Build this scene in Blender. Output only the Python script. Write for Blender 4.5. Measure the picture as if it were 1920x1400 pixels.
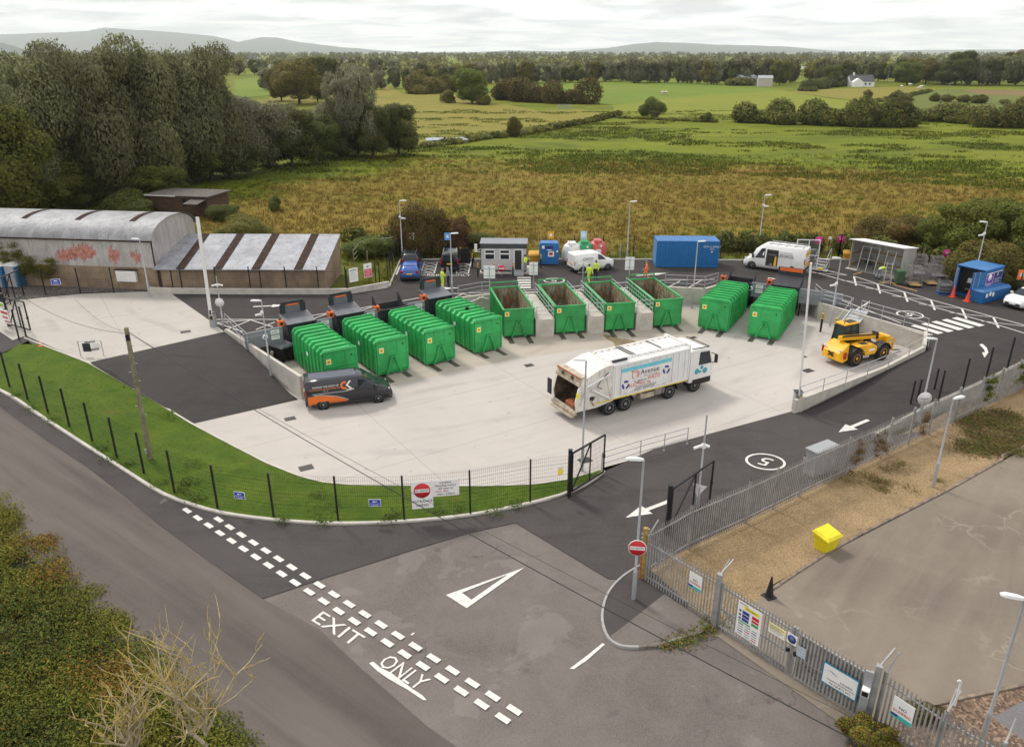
import bpy, bmesh, math, random
from mathutils import Vector, Matrix
from mathutils.geometry import delaunay_2d_cdt
R = math.radians
for o in list(bpy.data.objects): bpy.data.objects.remove(o)
SC = bpy.context.scene
COL = SC.collection
random.seed(7)
H, F, YH = 21.0, 1461.0, 97.0            # camera height, focal length in photo pixels, horizon row
TH = math.atan((700 - YH) / F); TS, TC = math.sin(TH), math.cos(TH)
cam_d = bpy.data.cameras.new("camera"); cam = bpy.data.objects.new("camera", cam_d); COL.objects.link(cam)
cam.location = (0, 0, H); cam.rotation_euler = (math.pi / 2 - TH, 0, 0)
cam_d.sensor_fit = 'HORIZONTAL'; cam_d.sensor_width = 36; cam_d.lens = F / 1920 * 36
cam_d.clip_start = .5; cam_d.clip_end = 60000
SC.camera = cam
SUN_EL, SUN_AZ = R(48), R(-40)           # sun behind the left shoulder of the far field, veiled by cloud
w = bpy.data.worlds.new("World"); SC.world = w; w.use_nodes = True
nt = w.node_tree; N = nt.nodes; L = nt.links
N.clear()
wo = N.new('ShaderNodeOutputWorld'); bg = N.new('ShaderNodeBackground')
sky = N.new('ShaderNodeTexSky'); sky.sky_type = 'NISHITA'; sky.sun_disc = False
sky.sun_elevation = SUN_EL; sky.sun_rotation = SUN_AZ; sky.air_density = 1.0; sky.dust_density = 3.0
tcw = N.new('ShaderNodeTexCoord'); sep = N.new('ShaderNodeSeparateXYZ'); L.new(tcw.outputs['Generated'], sep.inputs[0])
def wmath(op, a, b=None, c=None, clamp=False):
 n = N.new('ShaderNodeMath'); n.operation = op; n.use_clamp = clamp
 for i, v in enumerate((a, b, c)):
  if v is None: continue
  if isinstance(v, (int, float)): n.inputs[i].default_value = v
  else: L.new(v, n.inputs[i])
 return n.outputs[0]
zz = wmath('MAXIMUM', sep.outputs['Z'], 0.0)
den = wmath('ADD', zz, 0.075)
cx = wmath('DIVIDE', sep.outputs['X'], den); cy = wmath('DIVIDE', sep.outputs['Y'], den)
cmb = N.new('ShaderNodeCombineXYZ'); L.new(cx, cmb.inputs[0]); L.new(cy, cmb.inputs[1])
nz = N.new('ShaderNodeTexNoise'); nz.inputs['Scale'].default_value = .95; nz.inputs['Detail'].default_value = 7; nz.inputs['Roughness'].default_value = .58
nz.inputs['Distortion'].default_value = .5
L.new(cmb.outputs[0], nz.inputs['Vector'])
cr = N.new('ShaderNodeValToRGB'); el = cr.color_ramp.elements
el[0].position = .36; el[0].color = (.80, .81, .85, 1); el[1].position = .58; el[1].color = (1.42, 1.41, 1.41, 1)
e_ = el.new(.50); e_.color = (1.16, 1.155, 1.165, 1)
L.new(nz.outputs['Fac'], cr.inputs[0])
up = wmath('MULTIPLY_ADD', wmath('POWER', zz, .8), -.02, .985)
mulc = N.new('ShaderNodeVectorMath'); mulc.operation = 'SCALE'; L.new(cr.outputs[0], mulc.inputs[0]); L.new(up, mulc.inputs['Scale'])
skys = N.new('ShaderNodeVectorMath'); skys.operation = 'SCALE'; L.new(sky.outputs[0], skys.inputs[0]); skys.inputs['Scale'].default_value = .10
mx = N.new('ShaderNodeMix'); mx.data_type = 'RGBA'; mx.inputs['Factor'].default_value = .93
L.new(skys.outputs[0], mx.inputs['A']); L.new(mulc.outputs[0], mx.inputs['B'])
L.new(mx.outputs['Result'], bg.inputs['Color']); bg.inputs['Strength'].default_value = 1.0
L.new(bg.outputs[0], wo.inputs[0])
sun_d = bpy.data.lights.new("sun", 'SUN'); sun_d.energy = 2.4; sun_d.angle = R(10); sun_d.color = (1, .955, .89)
sun = bpy.data.objects.new("sun", sun_d); COL.objects.link(sun)
sdir = Vector((math.sin(SUN_AZ) * math.cos(SUN_EL), math.cos(SUN_AZ) * math.cos(SUN_EL), math.sin(SUN_EL)))
sun.rotation_euler = sdir.to_track_quat('Z', 'Y').to_euler(); sun.location = (0, 0, 200)
SC.render.engine = 'CYCLES'
SC.view_settings.view_transform = 'Standard'; SC.view_settings.look = 'None'; SC.view_settings.exposure = .12; SC.view_settings.gamma = 1
SC.cycles.use_denoising = True; SC.cycles.max_bounces = 6; SC.cycles.diffuse_bounces = 3; SC.cycles.transparent_max_bounces = 12
SC.cycles.volume_bounces = 3
def P(px, py, z=0.0):
 """the point of the place seen at photo pixel (px, py), at height z (a number or a ground-height function)"""
 u = (px - 960) / F; v = (py - 700) / F; d = TS + v * TC
 zf = z if callable(z) else None
 zc = zf(0, 50) if zf else z
 for _ in range(30 if zf else 1):
  t = (H - zc) / d; x, y = u * t, (TC - v * TS) * t
  if zf: zc = zc * .4 + zf(x, y) * .6
 return Vector((x, y, zc))
def ztop(p, py):
 """height at which photo row py is seen above ground point p"""
 v = (py - 700) / F
 return H - p[1] * (TS + v * TC) / (TC - v * TS)
def wpx(p, n):
 """metres covered by n photo pixels at p"""
 return n * (p[1] * TC + (H - p[2]) * TS) / F
ZU = 1.4
def sm(t): t = min(1, max(0, t)); return t * t * (3 - 2 * t)
def z0(x, y): return 0.0
def zroad(x, y): return 1.15 * sm((-x - 11) / 27)
def zramp(x, y):     # left ramp, yard level up to the entrance slab
 bx, by = -16.8, 44.6; nx, ny = -.556, .831
 return ZU * min(1, max(0, ((x - bx) * nx + (y - by) * ny) / 9.0))
def zring(x, y):     # right leg of the ring road, down to the exit
 return ZU * sm(((x - 20.5) * 10 + (y - 44.0) * 9.5) / 205)
def tag(o, label=None, cat=None, group=None, kind=None):
 if label: o['label'] = label
 if cat: o['category'] = cat
 if group: o['group'] = group
 if kind: o['kind'] = kind
 return o
def thing(name, loc, rz=0, label=None, cat=None, group=None, scale=None):
 o = bpy.data.objects.new(name, None); COL.objects.link(o); o.empty_display_size = .2
 o.location = loc; o.rotation_euler = (0, 0, rz)
 if scale is not None: o.scale = (scale, scale, scale) if isinstance(scale, (int, float)) else scale
 return tag(o, label, cat, group)
def copy_tree(o, parent=None):
 c = o.copy(); COL.objects.link(c); c.parent = parent
 if parent is not None: c.matrix_parent_inverse = Matrix()
 for ch in list(o.children): copy_tree(ch, c)
 return c
def dup(o, loc, rz=0, label=None, group=None, scale=None):
 c = copy_tree(o); c.location = loc; c.rotation_euler = (0, 0, rz)
 if label: c['label'] = label
 if group: c['group'] = group
 if scale is not None: c.scale = (scale, scale, scale) if isinstance(scale, (int, float)) else scale
 return c
class MB:
 def __init__(s): s.v = []; s.f = []; s.m = []; s.mats = []; s.cur = 0; s.smooth = []; s.sm = False
 def use(s, m):
  if m not in s.mats: s.mats.append(m)
  s.cur = s.mats.index(m); return s
 def add(s, vs, fs, smooth=None):
  b = len(s.v); s.v += [tuple(q) for q in vs]
  for f in fs: s.f.append([b + i for i in f]); s.m.append(s.cur); s.smooth.append(s.sm if smooth is None else smooth)
  return s
 def box(s, c, d, rz=0, rot=None):
  hx, hy, hz = d[0] / 2, d[1] / 2, d[2] / 2
  M = rot if rot is not None else Matrix.Rotation(rz, 3, 'Z')
  vs = [Vector(c) + M @ Vector((x * hx, y * hy, z * hz)) for x in (-1, 1) for y in (-1, 1) for z in (-1, 1)]
  return s.add(vs, [(0, 1, 3, 2), (4, 6, 7, 5), (0, 4, 5, 1), (2, 3, 7, 6), (0, 2, 6, 4), (1, 5, 7, 3)], False)
 def b2(s, x0, x1, y0, y1, z0, z1): return s.box(((x0 + x1) / 2, (y0 + y1) / 2, (z0 + z1) / 2), (abs(x1 - x0), abs(y1 - y0), abs(z1 - z0)))
 def bar(s, a, b, w, h=None):
  """square bar from a to b"""
  a, b = Vector(a), Vector(b); h = h or w; d = b - a; l = d.length
  if l < 1e-6: return s
  q = d.to_track_quat('X', 'Z').to_matrix()
  return s.box((a + b) / 2, (l, w, h), rot=q)
 def tube(s, a, b, r, r2=None, n=8, cap=True):
  a, b = Vector(a), Vector(b); r2 = r if r2 is None else r2; d = (b - a)
  if d.length < 1e-6: return s
  q = d.to_track_quat('Z', 'Y').to_matrix(); vs = []
  for p, rr in ((a, r), (b, r2)):
   for i in range(n):
    t = 2 * math.pi * i / n; vs.append(p + q @ Vector((rr * math.cos(t), rr * math.sin(t), 0)))
  fs = [(i, (i + 1) % n, n + (i + 1) % n, n + i) for i in range(n)]
  s.add(vs, fs, True)
  if cap: s.add(vs, [tuple(range(n - 1, -1, -1)), tuple(range(n, 2 * n))], False)
  return s
 def path(s, pts, r, n=8):
  for a, b in zip(pts, pts[1:]): s.tube(a, b, r, n=n)
  return s
 def lathe(s, prof, c=(0, 0, 0), n=24, axis='Z', smooth=True):
  """prof: list of (r, h)"""
  vs = []
  for r, h in prof:
   for i in range(n):
    t = 2 * math.pi * i / n; x, y = r * math.cos(t), r * math.sin(t)
    q = (x, y, h) if axis == 'Z' else ((h, x, y) if axis == 'X' else (x, h, y))
    vs.append((c[0] + q[0], c[1] + q[1], c[2] + q[2]))
  fs = []
  for k in range(len(prof) - 1):
   for i in range(n):
    j = (i + 1) % n; fs.append((k * n + i, k * n + j, (k + 1) * n + j, (k + 1) * n + i))
  s.add(vs, fs, smooth)
  s.add(vs[:n], [tuple(range(n))], False); s.add(vs[-n:], [tuple(range(n))], False)
  return s
 def prism(s, poly, a0, a1, axis='Y'):
  """poly of 2-D points; extruded a0..a1 along axis. axis Y: (x,z); Z: (x,y); X: (y,z)"""
  def q(p, a): return (p[0], a, p[1]) if axis == 'Y' else ((p[0], p[1], a) if axis == 'Z' else (a, p[0], p[1]))
  n = len(poly); vs = [q(p, a0) for p in poly] + [q(p, a1) for p in poly]
  fs = [(i, (i + 1) % n, n + (i + 1) % n, n + i) for i in range(n)] + [tuple(range(n)), tuple(range(2 * n - 1, n - 1, -1))]
  return s.add(vs, fs, False)
 def quad(s, *p): return s.add(p, [tuple(range(len(p)))], False)
 def loft(s, rings, smooth=True, caps=True):
  n = len(rings[0]); vs = [p for r in rings for p in r]; fs = []
  for k in range(len(rings) - 1):
   for i in range(n): j = (i + 1) % n; fs.append((k * n + i, k * n + j, (k + 1) * n + j, (k + 1) * n + i))
  s.add(vs, fs, smooth)
  if caps: s.add(rings[0], [tuple(range(n - 1, -1, -1))], False); s.add(rings[-1], [tuple(range(n))], False)
  return s
 def mesh(s, name):
  me = bpy.data.meshes.new(name); me.from_pydata(s.v, [], s.f)
  for m in s.mats: me.materials.append(m)
  if s.f:
   me.polygons.foreach_set('material_index', s.m); me.polygons.foreach_set('use_smooth', s.smooth)
  me.update()
  return me
 def build(s, name, parent=None, mat=None, fix=True, bevel=0):
  if mat is not None and not s.mats: s.mats.append(mat)
  me = s.mesh(name)
  if fix:
   bm = bmesh.new(); bm.from_mesh(me); bmesh.ops.recalc_face_normals(bm, faces=bm.faces); bm.to_mesh(me); bm.free()
  o = bpy.data.objects.new(name, me); COL.objects.link(o)
  if parent is not None: o.parent = parent
  if bevel:
   md = o.modifiers.new('bevel', 'BEVEL'); md.width = bevel; md.segments = 2; md.limit_method = 'ANGLE'; md.angle_limit = R(35)
  return o
def struct(mb, name, mat=None, kind='structure'):
 o = mb.build(name, None, mat); o['kind'] = kind; return o
def lettering(txt, size, mat, parent, loc, rot, name='lettering', depth=.004, wid=1.0, align='CENTER', kind=None):
 cu = bpy.data.curves.new('txt', 'FONT'); cu.body = txt; cu.size = size; cu.align_x = align; cu.align_y = 'CENTER'; cu.extrude = depth / 2
 cu.resolution_u = 2; cu.space_line = .95
 t = bpy.data.objects.new('txt', cu); COL.objects.link(t)
 bpy.context.view_layer.update()
 me = bpy.data.meshes.new_from_object(t.evaluated_get(bpy.context.evaluated_depsgraph_get()))
 bpy.data.objects.remove(t); bpy.data.curves.remove(cu)
 me.name = name; me.materials.clear(); me.materials.append(mat)
 o = bpy.data.objects.new(name, me); COL.objects.link(o)
 o.parent = parent; o.location = loc; o.rotation_euler = rot; o.scale = (wid, 1, 1)
 if kind: o['kind'] = kind
 return o
def lin(r, g, b):
 f = lambda c: (c / 255 / 12.92) if c <= 10 else ((c / 255 + .055) / 1.055) ** 2.4
 return (f(r), f(g), f(b))
class MT:
 """small node helper"""
 def __init__(s, name):
  s.m = bpy.data.materials.new(name); s.m.use_nodes = True; s.t = s.m.node_tree; s.n = s.t.nodes; s.l = s.t.links
  s.b = s.n['Principled BSDF']; s._pos = None
 def pos(s, obj=False, scale=(1, 1, 1)):
  if obj: o = s.n.new('ShaderNodeTexCoord').outputs['Object']
  else: o = s.n.new('ShaderNodeNewGeometry').outputs['Position']
  if scale != (1, 1, 1):
   q = s.n.new('ShaderNodeVectorMath'); q.operation = 'MULTIPLY'; s.l.new(o, q.inputs[0]); q.inputs[1].default_value = scale; o = q.outputs[0]
  return o
 def noise(s, vec, scale, detail=4, rough=.55, dist=0, lo=.35, hi=.65):
  q = s.n.new('ShaderNodeTexNoise'); s.l.new(vec, q.inputs['Vector']); q.inputs['Scale'].default_value = scale
  q.inputs['Detail'].default_value = detail; q.inputs['Roughness'].default_value = rough; q.inputs['Distortion'].default_value = dist
  return s.rng(q.outputs['Fac'], lo, hi)
 def rng(s, x, lo, hi, a=0., b=1.):
  q = s.n.new('ShaderNodeMapRange'); s.l.new(x, q.inputs['Value']); q.inputs['From Min'].default_value = lo; q.inputs['From Max'].default_value = hi
  q.inputs['To Min'].default_value = a; q.inputs['To Max'].default_value = b; return q.outputs[0]
 def math(s, op, a, b=None, clamp=False):
  q = s.n.new('ShaderNodeMath'); q.operation = op; q.use_clamp = clamp
  for i, v in enumerate((a, b)):
   if v is None: continue
   if isinstance(v, (int, float)): q.inputs[i].default_value = v
   else: s.l.new(v, q.inputs[i])
  return q.outputs[0]
 def mix(s, f, a, b, mode='MIX'):
  q = s.n.new('ShaderNodeMix'); q.data_type = 'RGBA'; q.blend_type = mode
  for k, v in (('Factor', f), ('A', a), ('B', b)):
   if isinstance(v, (tuple, list)): q.inputs[k].default_value = (*v, 1) if len(v) == 3 else v
   elif isinstance(v, (int, float)): q.inputs[k].default_value = v
   else: s.l.new(v, q.inputs[k])
  return q.outputs['Result']
 def col(s, c): s.l.new(c, s.b.inputs['Base Color']); return s
 def bump(s, h, strength=.3, dist=.02):
  q = s.n.new('ShaderNodeBump'); s.l.new(h, q.inputs['Height']); q.inputs['Strength'].default_value = strength; q.inputs['Distance'].default_value = dist
  s.l.new(q.outputs[0], s.b.inputs['Normal']); return s
 def set(s, rough=.6, metal=0, spec=.4):
  s.b.inputs['Roughness'].default_value = rough; s.b.inputs['Metallic'].default_value = metal; s.b.inputs['Specular IOR Level'].default_value = spec; return s
_MC = {}
def M(name, c, rough=.55, metal=0., var=.12, scale=2.5, spec=.4, dirt=.0, dirtc=(.12, .09, .06), bump=0., obj=True):
 """paint, metal, plastic: base colour with wear and grime"""
 if name in _MC: return _MC[name]
 t = MT(name); p = t.pos(obj)
 n1 = t.noise(p, scale, 5, .6); c1 = tuple(max(0, x * (1 - var)) for x in c); c2 = tuple(min(1, x * (1 + var)) for x in c)
 cc = t.mix(n1, c1, c2)
 if dirt:
  ps = t.pos(obj, (3, 3, .6)); n2 = t.noise(ps, 1.6, 6, .65, 0, .52, .78)
  cc = t.mix(t.math('MULTIPLY', n2, dirt), cc, dirtc)
 t.col(cc).set(rough, metal, spec)
 if bump: t.bump(t.noise(p, scale * 12, 3), bump, .01)
 _MC[name] = t.m; return t.m
def glassy(name, c=(.02, .025, .03), rough=.08):
 if name in _MC: return _MC[name]
 t = MT(name); t.b.inputs['Base Color'].default_value = (*c, 1); t.set(rough, 0, .4); _MC[name] = t.m; return t.m
WHITE = M('white_paint', (.72, .71, .69), .45, var=.05, dirt=.25)
GALV = M('galvanised_steel', (.42, .43, .44), .45, .35, var=.15, scale=6)
BLACK = M('black_coated_steel', (.012, .012, .013), .5, var=.2)
RUBBER = M('tyre_rubber', (.018, .018, .018), .85, var=.25)
GLASS = glassy('dark_glass')
CONC = M('cast_concrete', (.48, .445, .39), .85, var=.13, scale=1.4, dirt=.35, dirtc=(.28, .25, .2), bump=.1)
RED = M('red_paint', (.55, .02, .025), .5, var=.08)
ORANGE = M('orange_paint', (.75, .14, .03), .5, var=.1)
YELLOW = M('yellow_paint', (.8, .5, .02), .45, var=.08, dirt=.15)
BLUE = M('blue_sign', (.02, .06, .4), .5, var=.05)
LINEW = M('road_line_paint', (.62, .60, .55), .7, var=.16, scale=7, dirt=.6, dirtc=(.3, .28, .26), obj=False)
def asphalt(name, c, var=.2, fine=.25, patch=.12, spot=(0, 0, 0), tint=None):
 t = MT(name); p = t.pos()
 big = t.noise(p, .12, 4, .55, .4, .3, .7); mid = t.noise(p, .8, 5, .6, 0, .3, .7); sp = t.noise(p, 24, 3, .7, 0, .35, .65)
 cc = t.mix(big, tuple(x * (1 - var) for x in c), tuple(x * (1 + var) for x in (tint or c)))
 cc = t.mix(t.math('MULTIPLY', mid, patch * 2), cc, tuple(x * 1.5 for x in c))
 cc = t.mix(t.rng(sp, 0, 1, 0, fine), cc, tuple(min(1, x * 2.6 + .03) for x in c))
 st = t.noise(t.pos(False, (.25, 1.6, 1)), .5, 5, .6, 1.2, .55, .75)
 cc = t.mix(t.math('MULTIPLY', st, .35), cc, tuple(x * .55 for x in c))
 t.col(cc).set(.95, 0, .08).bump(sp, .25, .01); return t.m
ASPH = asphalt('fresh_tarmac', (.043, .0385, .0365), .24, .2, .22)
ASPH2 = asphalt('laid_tarmac', (.054, .0475, .045), .28, .22, .28)
def old_tarmac():
 t = MT('old_tarmac'); p = t.pos()
 big = t.noise(p, .10, 5, .6, .6, .35, .66); mid = t.noise(p, .5, 6, .62, .8, .42, .62); sp = t.noise(p, 20, 3, .75, 0, .33, .67)
 cc = t.mix(big, (.092, .077, .069), (.145, .125, .112))
 cc = t.mix(t.math('MULTIPLY', mid, .4), cc, (.18, .157, .139))
 cc = t.mix(t.rng(sp, 0, 1, 0, .35), cc, (.27, .245, .225))
 pt = t.noise(p, .33, 7, .55, .5, .585, .605); cc = t.mix(t.math('MULTIPLY', pt, .24), cc, (.26, .235, .21))
 v = t.n.new('ShaderNodeTexVoronoi'); v.feature = 'DISTANCE_TO_EDGE'; v.inputs['Scale'].default_value = .16
 wob = t.n.new('ShaderNodeTexNoise'); wob.inputs['Scale'].default_value = .9; wob.inputs['Detail'].default_value = 6; t.l.new(p, wob.inputs['Vector'])
 vm = t.n.new('ShaderNodeVectorMath'); vm.operation = 'MULTIPLY_ADD'; t.l.new(wob.outputs['Color'], vm.inputs[0]); vm.inputs[1].default_value = (2.4, 2.4, 0); t.l.new(p, vm.inputs[2])
 t.l.new(vm.outputs[0], v.inputs['Vector'])
 ck = t.rng(v.outputs['Distance'], 0, .006, 1, 0); ckm = t.noise(p, .22, 3, .5, 0, .5, .62)
 cc = t.mix(t.math('MULTIPLY', t.math('MULTIPLY', ck, ckm), .75), cc, (.05, .043, .038))
 oil = t.noise(p, .7, 4, .5, .3, .66, .76); cc = t.mix(t.math('MULTIPLY', oil, .45), cc, (.06, .052, .048))
 t.col(cc).set(.95, 0, .08).bump(sp, .25, .01); return t.m
OLD = old_tarmac()
def lane_tarmac():    # the public lane: brownish, wheel tracks along its length
 t = MT('lane_tarmac'); p = t.pos()
 rot = t.n.new('ShaderNodeVectorRotate'); rot.rotation_type = 'Z_AXIS'; t.l.new(p, rot.inputs['Vector']); rot.inputs['Angle'].default_value = R(37)
 ms = t.n.new('ShaderNodeVectorMath'); ms.operation = 'MULTIPLY'; t.l.new(rot.outputs[0], ms.inputs[0]); ms.inputs[1].default_value = (.05, .8, 1)
 trk = t.noise(ms.outputs[0], .75, 4, .55, .4, .35, .65); sp = t.noise(p, 22, 3, .7, 0, .35, .65); mid = t.noise(p, .45, 5, .6, .5, .35, .65)
 cc = t.mix(trk, (.068, .056, .050), (.138, .118, .105)); cc = t.mix(t.math('MULTIPLY', mid, .3), cc, (.13, .112, .103))
 cc = t.mix(t.rng(sp, 0, 1, 0, .22), cc, (.20, .178, .16))
 t.col(cc).set(.95, 0, .08).bump(sp, .2, .01); return t.m
LANE = lane_tarmac()
def slab_mat(name, c, joints=True):
 t = MT(name); p = t.pos()
 big = t.noise(p, .07, 4, .55, .6, .3, .7); mid = t.noise(p, .6, 6, .62, .3, .3, .7); sp = t.noise(p, 12, 4, .7, 0, .3, .7)
 cc = t.mix(big, tuple(x * .90 for x in c), tuple(x * 1.07 for x in c)); cc = t.mix(t.math('MULTIPLY', mid, .22), cc, tuple(x * .8 for x in c))
 cc = t.mix(t.rng(sp, 0, 1, 0, .12), cc, tuple(x * .7 for x in c))
 wv = t.n.new('ShaderNodeTexWave'); wv.wave_type = 'RINGS'; wv.rings_direction = 'Z'; wv.inputs['Scale'].default_value = .11; wv.inputs['Distortion'].default_value = 5; wv.inputs['Detail'].default_value = 3; wv.inputs['Detail Scale'].default_value = .5
 off = t.n.new('ShaderNodeVectorMath'); off.operation = 'ADD'; t.l.new(p, off.inputs[0]); off.inputs[1].default_value = (14, -74, 0)
 t.l.new(off.outputs[0], wv.inputs['Vector'])
 arcs = t.math('MULTIPLY', t.rng(wv.outputs['Fac'], .8, 1), t.noise(p, .25, 4, .6, 0, .45, .62))
 cc = t.mix(t.math('MULTIPLY', arcs, .22), cc, tuple(x * .45 for x in c))
 st = t.noise(p, .35, 6, .65, 1.0, .6, .8); cc = t.mix(t.math('MULTIPLY', st, .3), cc, (c[0] * .62, c[1] * .56, c[2] * .45))
 sr = t.n.new('ShaderNodeVectorRotate'); sr.rotation_type = 'Z_AXIS'; t.l.new(p, sr.inputs['Vector']); sr.inputs['Angle'].default_value = R(-28)
 sm_ = t.n.new('ShaderNodeVectorMath'); sm_.operation = 'MULTIPLY'; t.l.new(sr.outputs[0], sm_.inputs[0]); sm_.inputs[1].default_value = (.07, 1, 1)
 cc = t.mix(t.math('MULTIPLY', t.noise(sm_.outputs[0], 1.3, 5, .6, .5, .52, .72), .28), cc, tuple(x * .62 for x in c))
 cc = t.mix(t.math('MULTIPLY', t.noise(p, 1.7, 3, .5, .2, .68, .74), .35), cc, tuple(x * .4 for x in c))
 if joints:   # sawn joints between the cast bays
  rot = t.n.new('ShaderNodeVectorRotate'); rot.rotation_type = 'Z_AXIS'; t.l.new(p, rot.inputs['Vector']); rot.inputs['Angle'].default_value = R(-33)
  sx = t.n.new('ShaderNodeSeparateXYZ'); t.l.new(rot.outputs[0], sx.inputs[0])
  for ax, per in (('X', 11.0), ('Y', 6.4)):
   fr = t.math('FRACT', t.math('MULTIPLY', sx.outputs[ax], 1 / per)); d = t.math('ABSOLUTE', t.math('SUBTRACT', fr, .5))
   cc = t.mix(t.math('MULTIPLY', t.rng(d, 0, .03 / per, 1, 0), .6), cc, tuple(x * .35 for x in c))
 t.col(cc).set(.92, 0, .15).bump(sp, .1, .01); return t.m
SLAB = slab_mat('yard_concrete', (.46, .421, .385))
SLAB2 = slab_mat('entrance_concrete', (.43, .40, .355))
def neighbour_mat():
 t = MT('weathered_concrete'); p = t.pos()
 big = t.noise(p, .13, 5, .6, .8, .32, .68); mid = t.noise(p, .7, 6, .65, .6, .35, .65); sp = t.noise(p, 16, 3, .7, 0, .33, .67)
 rt = t.n.new('ShaderNodeVectorRotate'); rt.rotation_type = 'Z_AXIS'; t.l.new(p, rt.inputs['Vector']); rt.inputs['Angle'].default_value = R(-50)
 ms = t.n.new('ShaderNodeVectorMath'); ms.operation = 'MULTIPLY'; t.l.new(rt.outputs[0], ms.inputs[0]); ms.inputs[1].default_value = (.12, 1, 1)
 sw = t.noise(ms.outputs[0], .9, 5, .6, .6, .35, .68)
 cc = t.mix(big, (.125, .107, .086), (.22, .182, .142)); cc = t.mix(t.math('MULTIPLY', sw, .5), cc, (.255, .212, .166)); cc = t.mix(t.math('MULTIPLY', mid, .35), cc, (.15, .125, .10))
 cc = t.mix(t.rng(sp, 0, 1, 0, .15), cc, (.34, .29, .235))
 v = t.n.new('ShaderNodeTexVoronoi'); v.feature = 'DISTANCE_TO_EDGE'; v.inputs['Scale'].default_value = .45
 wob = t.n.new('ShaderNodeTexNoise'); wob.inputs['Scale'].default_value = 1.1; wob.inputs['Detail'].default_value = 6; t.l.new(p, wob.inputs['Vector'])
 vm = t.n.new('ShaderNodeVectorMath'); vm.operation = 'MULTIPLY_ADD'; t.l.new(wob.outputs['Color'], vm.inputs[0]); vm.inputs[1].default_value = (2.2, 2.2, 0); t.l.new(p, vm.inputs[2]); t.l.new(vm.outputs[0], v.inputs['Vector'])
 ln = t.math('MULTIPLY', t.rng(v.outputs['Distance'], 0, .045, 1, 0), t.noise(p, .3, 4, .5, 0, .52, .66))
 cc = t.mix(t.math('MULTIPLY', ln, .32), cc, (.40, .35, .28))
 t.col(cc).set(.95, 0, .1).bump(sp, .15, .01); return t.m
NBR = neighbour_mat()
def speckled(name, cs, sc=14, rough=.9, big=(.8, 1.15), bs=.6):
 t = MT(name); p = t.pos()
 v = t.n.new('ShaderNodeTexVoronoi'); v.inputs['Scale'].default_value = sc; t.l.new(p, v.inputs['Vector'])
 r = t.n.new('ShaderNodeValToRGB'); r.color_ramp.interpolation = 'CONSTANT'; e = r.color_ramp.elements
 for i, c in enumerate(cs):
  q = e[i] if i < 2 else e.new(i / len(cs)); q.position = i / len(cs); q.color = (*c, 1)
 sx = t.n.new('ShaderNodeSeparateColor'); t.l.new(v.outputs['Color'], sx.inputs[0]); t.l.new(sx.outputs[0], r.inputs[0])
 b = t.noise(p, bs, 5, .6, .3, .3, .7); f = t.rng(b, 0, 1, *big)
 q = t.n.new('ShaderNodeVectorMath'); q.operation = 'SCALE'; t.l.new(r.outputs[0], q.inputs[0]); t.l.new(f, q.inputs['Scale'])
 t.col(q.outputs[0]).set(rough, 0, .2).bump(v.outputs['Distance'], .5, .03); return t.m
GRAVEL = speckled('tan_gravel', [(.29, .205, .11), (.24, .165, .085), (.34, .25, .145), (.21, .14, .07), (.275, .19, .10)], 24)
GRAVEL2 = speckled('brown_gravel', [(.19, .125, .085), (.12, .08, .055), (.26, .18, .125), (.09, .06, .045), (.16, .11, .075)], 12)
GRAVEL3 = speckled('grey_gravel', [(.11, .10, .09), (.07, .062, .055), (.16, .145, .13), (.09, .08, .07)], 9)
def grass_mat(name, a, b, c, s1=.25, s2=2.2, dirt=.35, dc=(.11, .075, .035)):
 t = MT(name); p = t.pos()
 n1 = t.noise(p, s1, 5, .6, .4, .35, .65); n2 = t.noise(p, s2, 5, .7, .2, .3, .7); n3 = t.noise(p, s1 * 1.7, 6, .65, .8, .58, .72)
 cc = t.mix(n1, a, b); cc = t.mix(t.math('MULTIPLY', n2, .6), cc, c); cc = t.mix(t.math('MULTIPLY', n3, dirt), cc, dc)
 t.col(cc).set(.9, 0, .15).bump(n2, .5, .08); return t.m
TURF = grass_mat('verge_turf', (.060, .108, .008), (.105, .150, .012), (.038, .072, .007), .5, 6, .5)
def sheet(name, pts, mat, zf=z0, dz=0., step=None, thick=0., kind='structure'):
 """pts: photo pixels (px,py) or world points (Vector / 3-tuples). One sheet laid on the ground-height function zf."""
 wp = [P(q[0], q[1], zf) if len(q) == 2 else Vector(q) for q in pts]
 v2 = [Vector((q.x, q.y)) for q in wp]; n = len(v2)
 ins = []
 if step:
  x0, x1 = min(q.x for q in v2), max(q.x for q in v2); y0, y1 = min(q.y for q in v2), max(q.y for q in v2)
  x = x0 + step / 2
  while x < x1:
   y = y0 + step / 2
   while y < y1:
    if inside(x, y, v2): ins.append(Vector((x, y)))
    y += step
   x += step
 res = delaunay_2d_cdt(v2 + ins, [], [list(range(n))], 1, 1e-4)
 mb = MB().use(mat); zc = {}
 vs = []
 for i, q in enumerate(res[0]):
  o = res[3][i]
  z = (wp[o[0]].z if (o and o[0] < n and len(pts[o[0]]) == 3) else (zf(q.x, q.y) if callable(zf) else zf))
  vs.append((q.x, q.y, z + dz))
 mb.add(vs, [tuple(f) for f in res[2]])
 o = mb.build(name); o['kind'] = kind
 if o.data.polygons and o.data.polygons[0].normal.z < 0: o.data.flip_normals()
 return o
def inside(x, y, poly):
 c = False; n = len(poly); j = n - 1
 for i in range(n):
  xi, yi, xj, yj = poly[i][0], poly[i][1], poly[j][0], poly[j][1]
  if (yi > y) != (yj > y) and x < (xj - xi) * (y - yi) / (yj - yi) + xi: c = not c
  j = i
 return c
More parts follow.
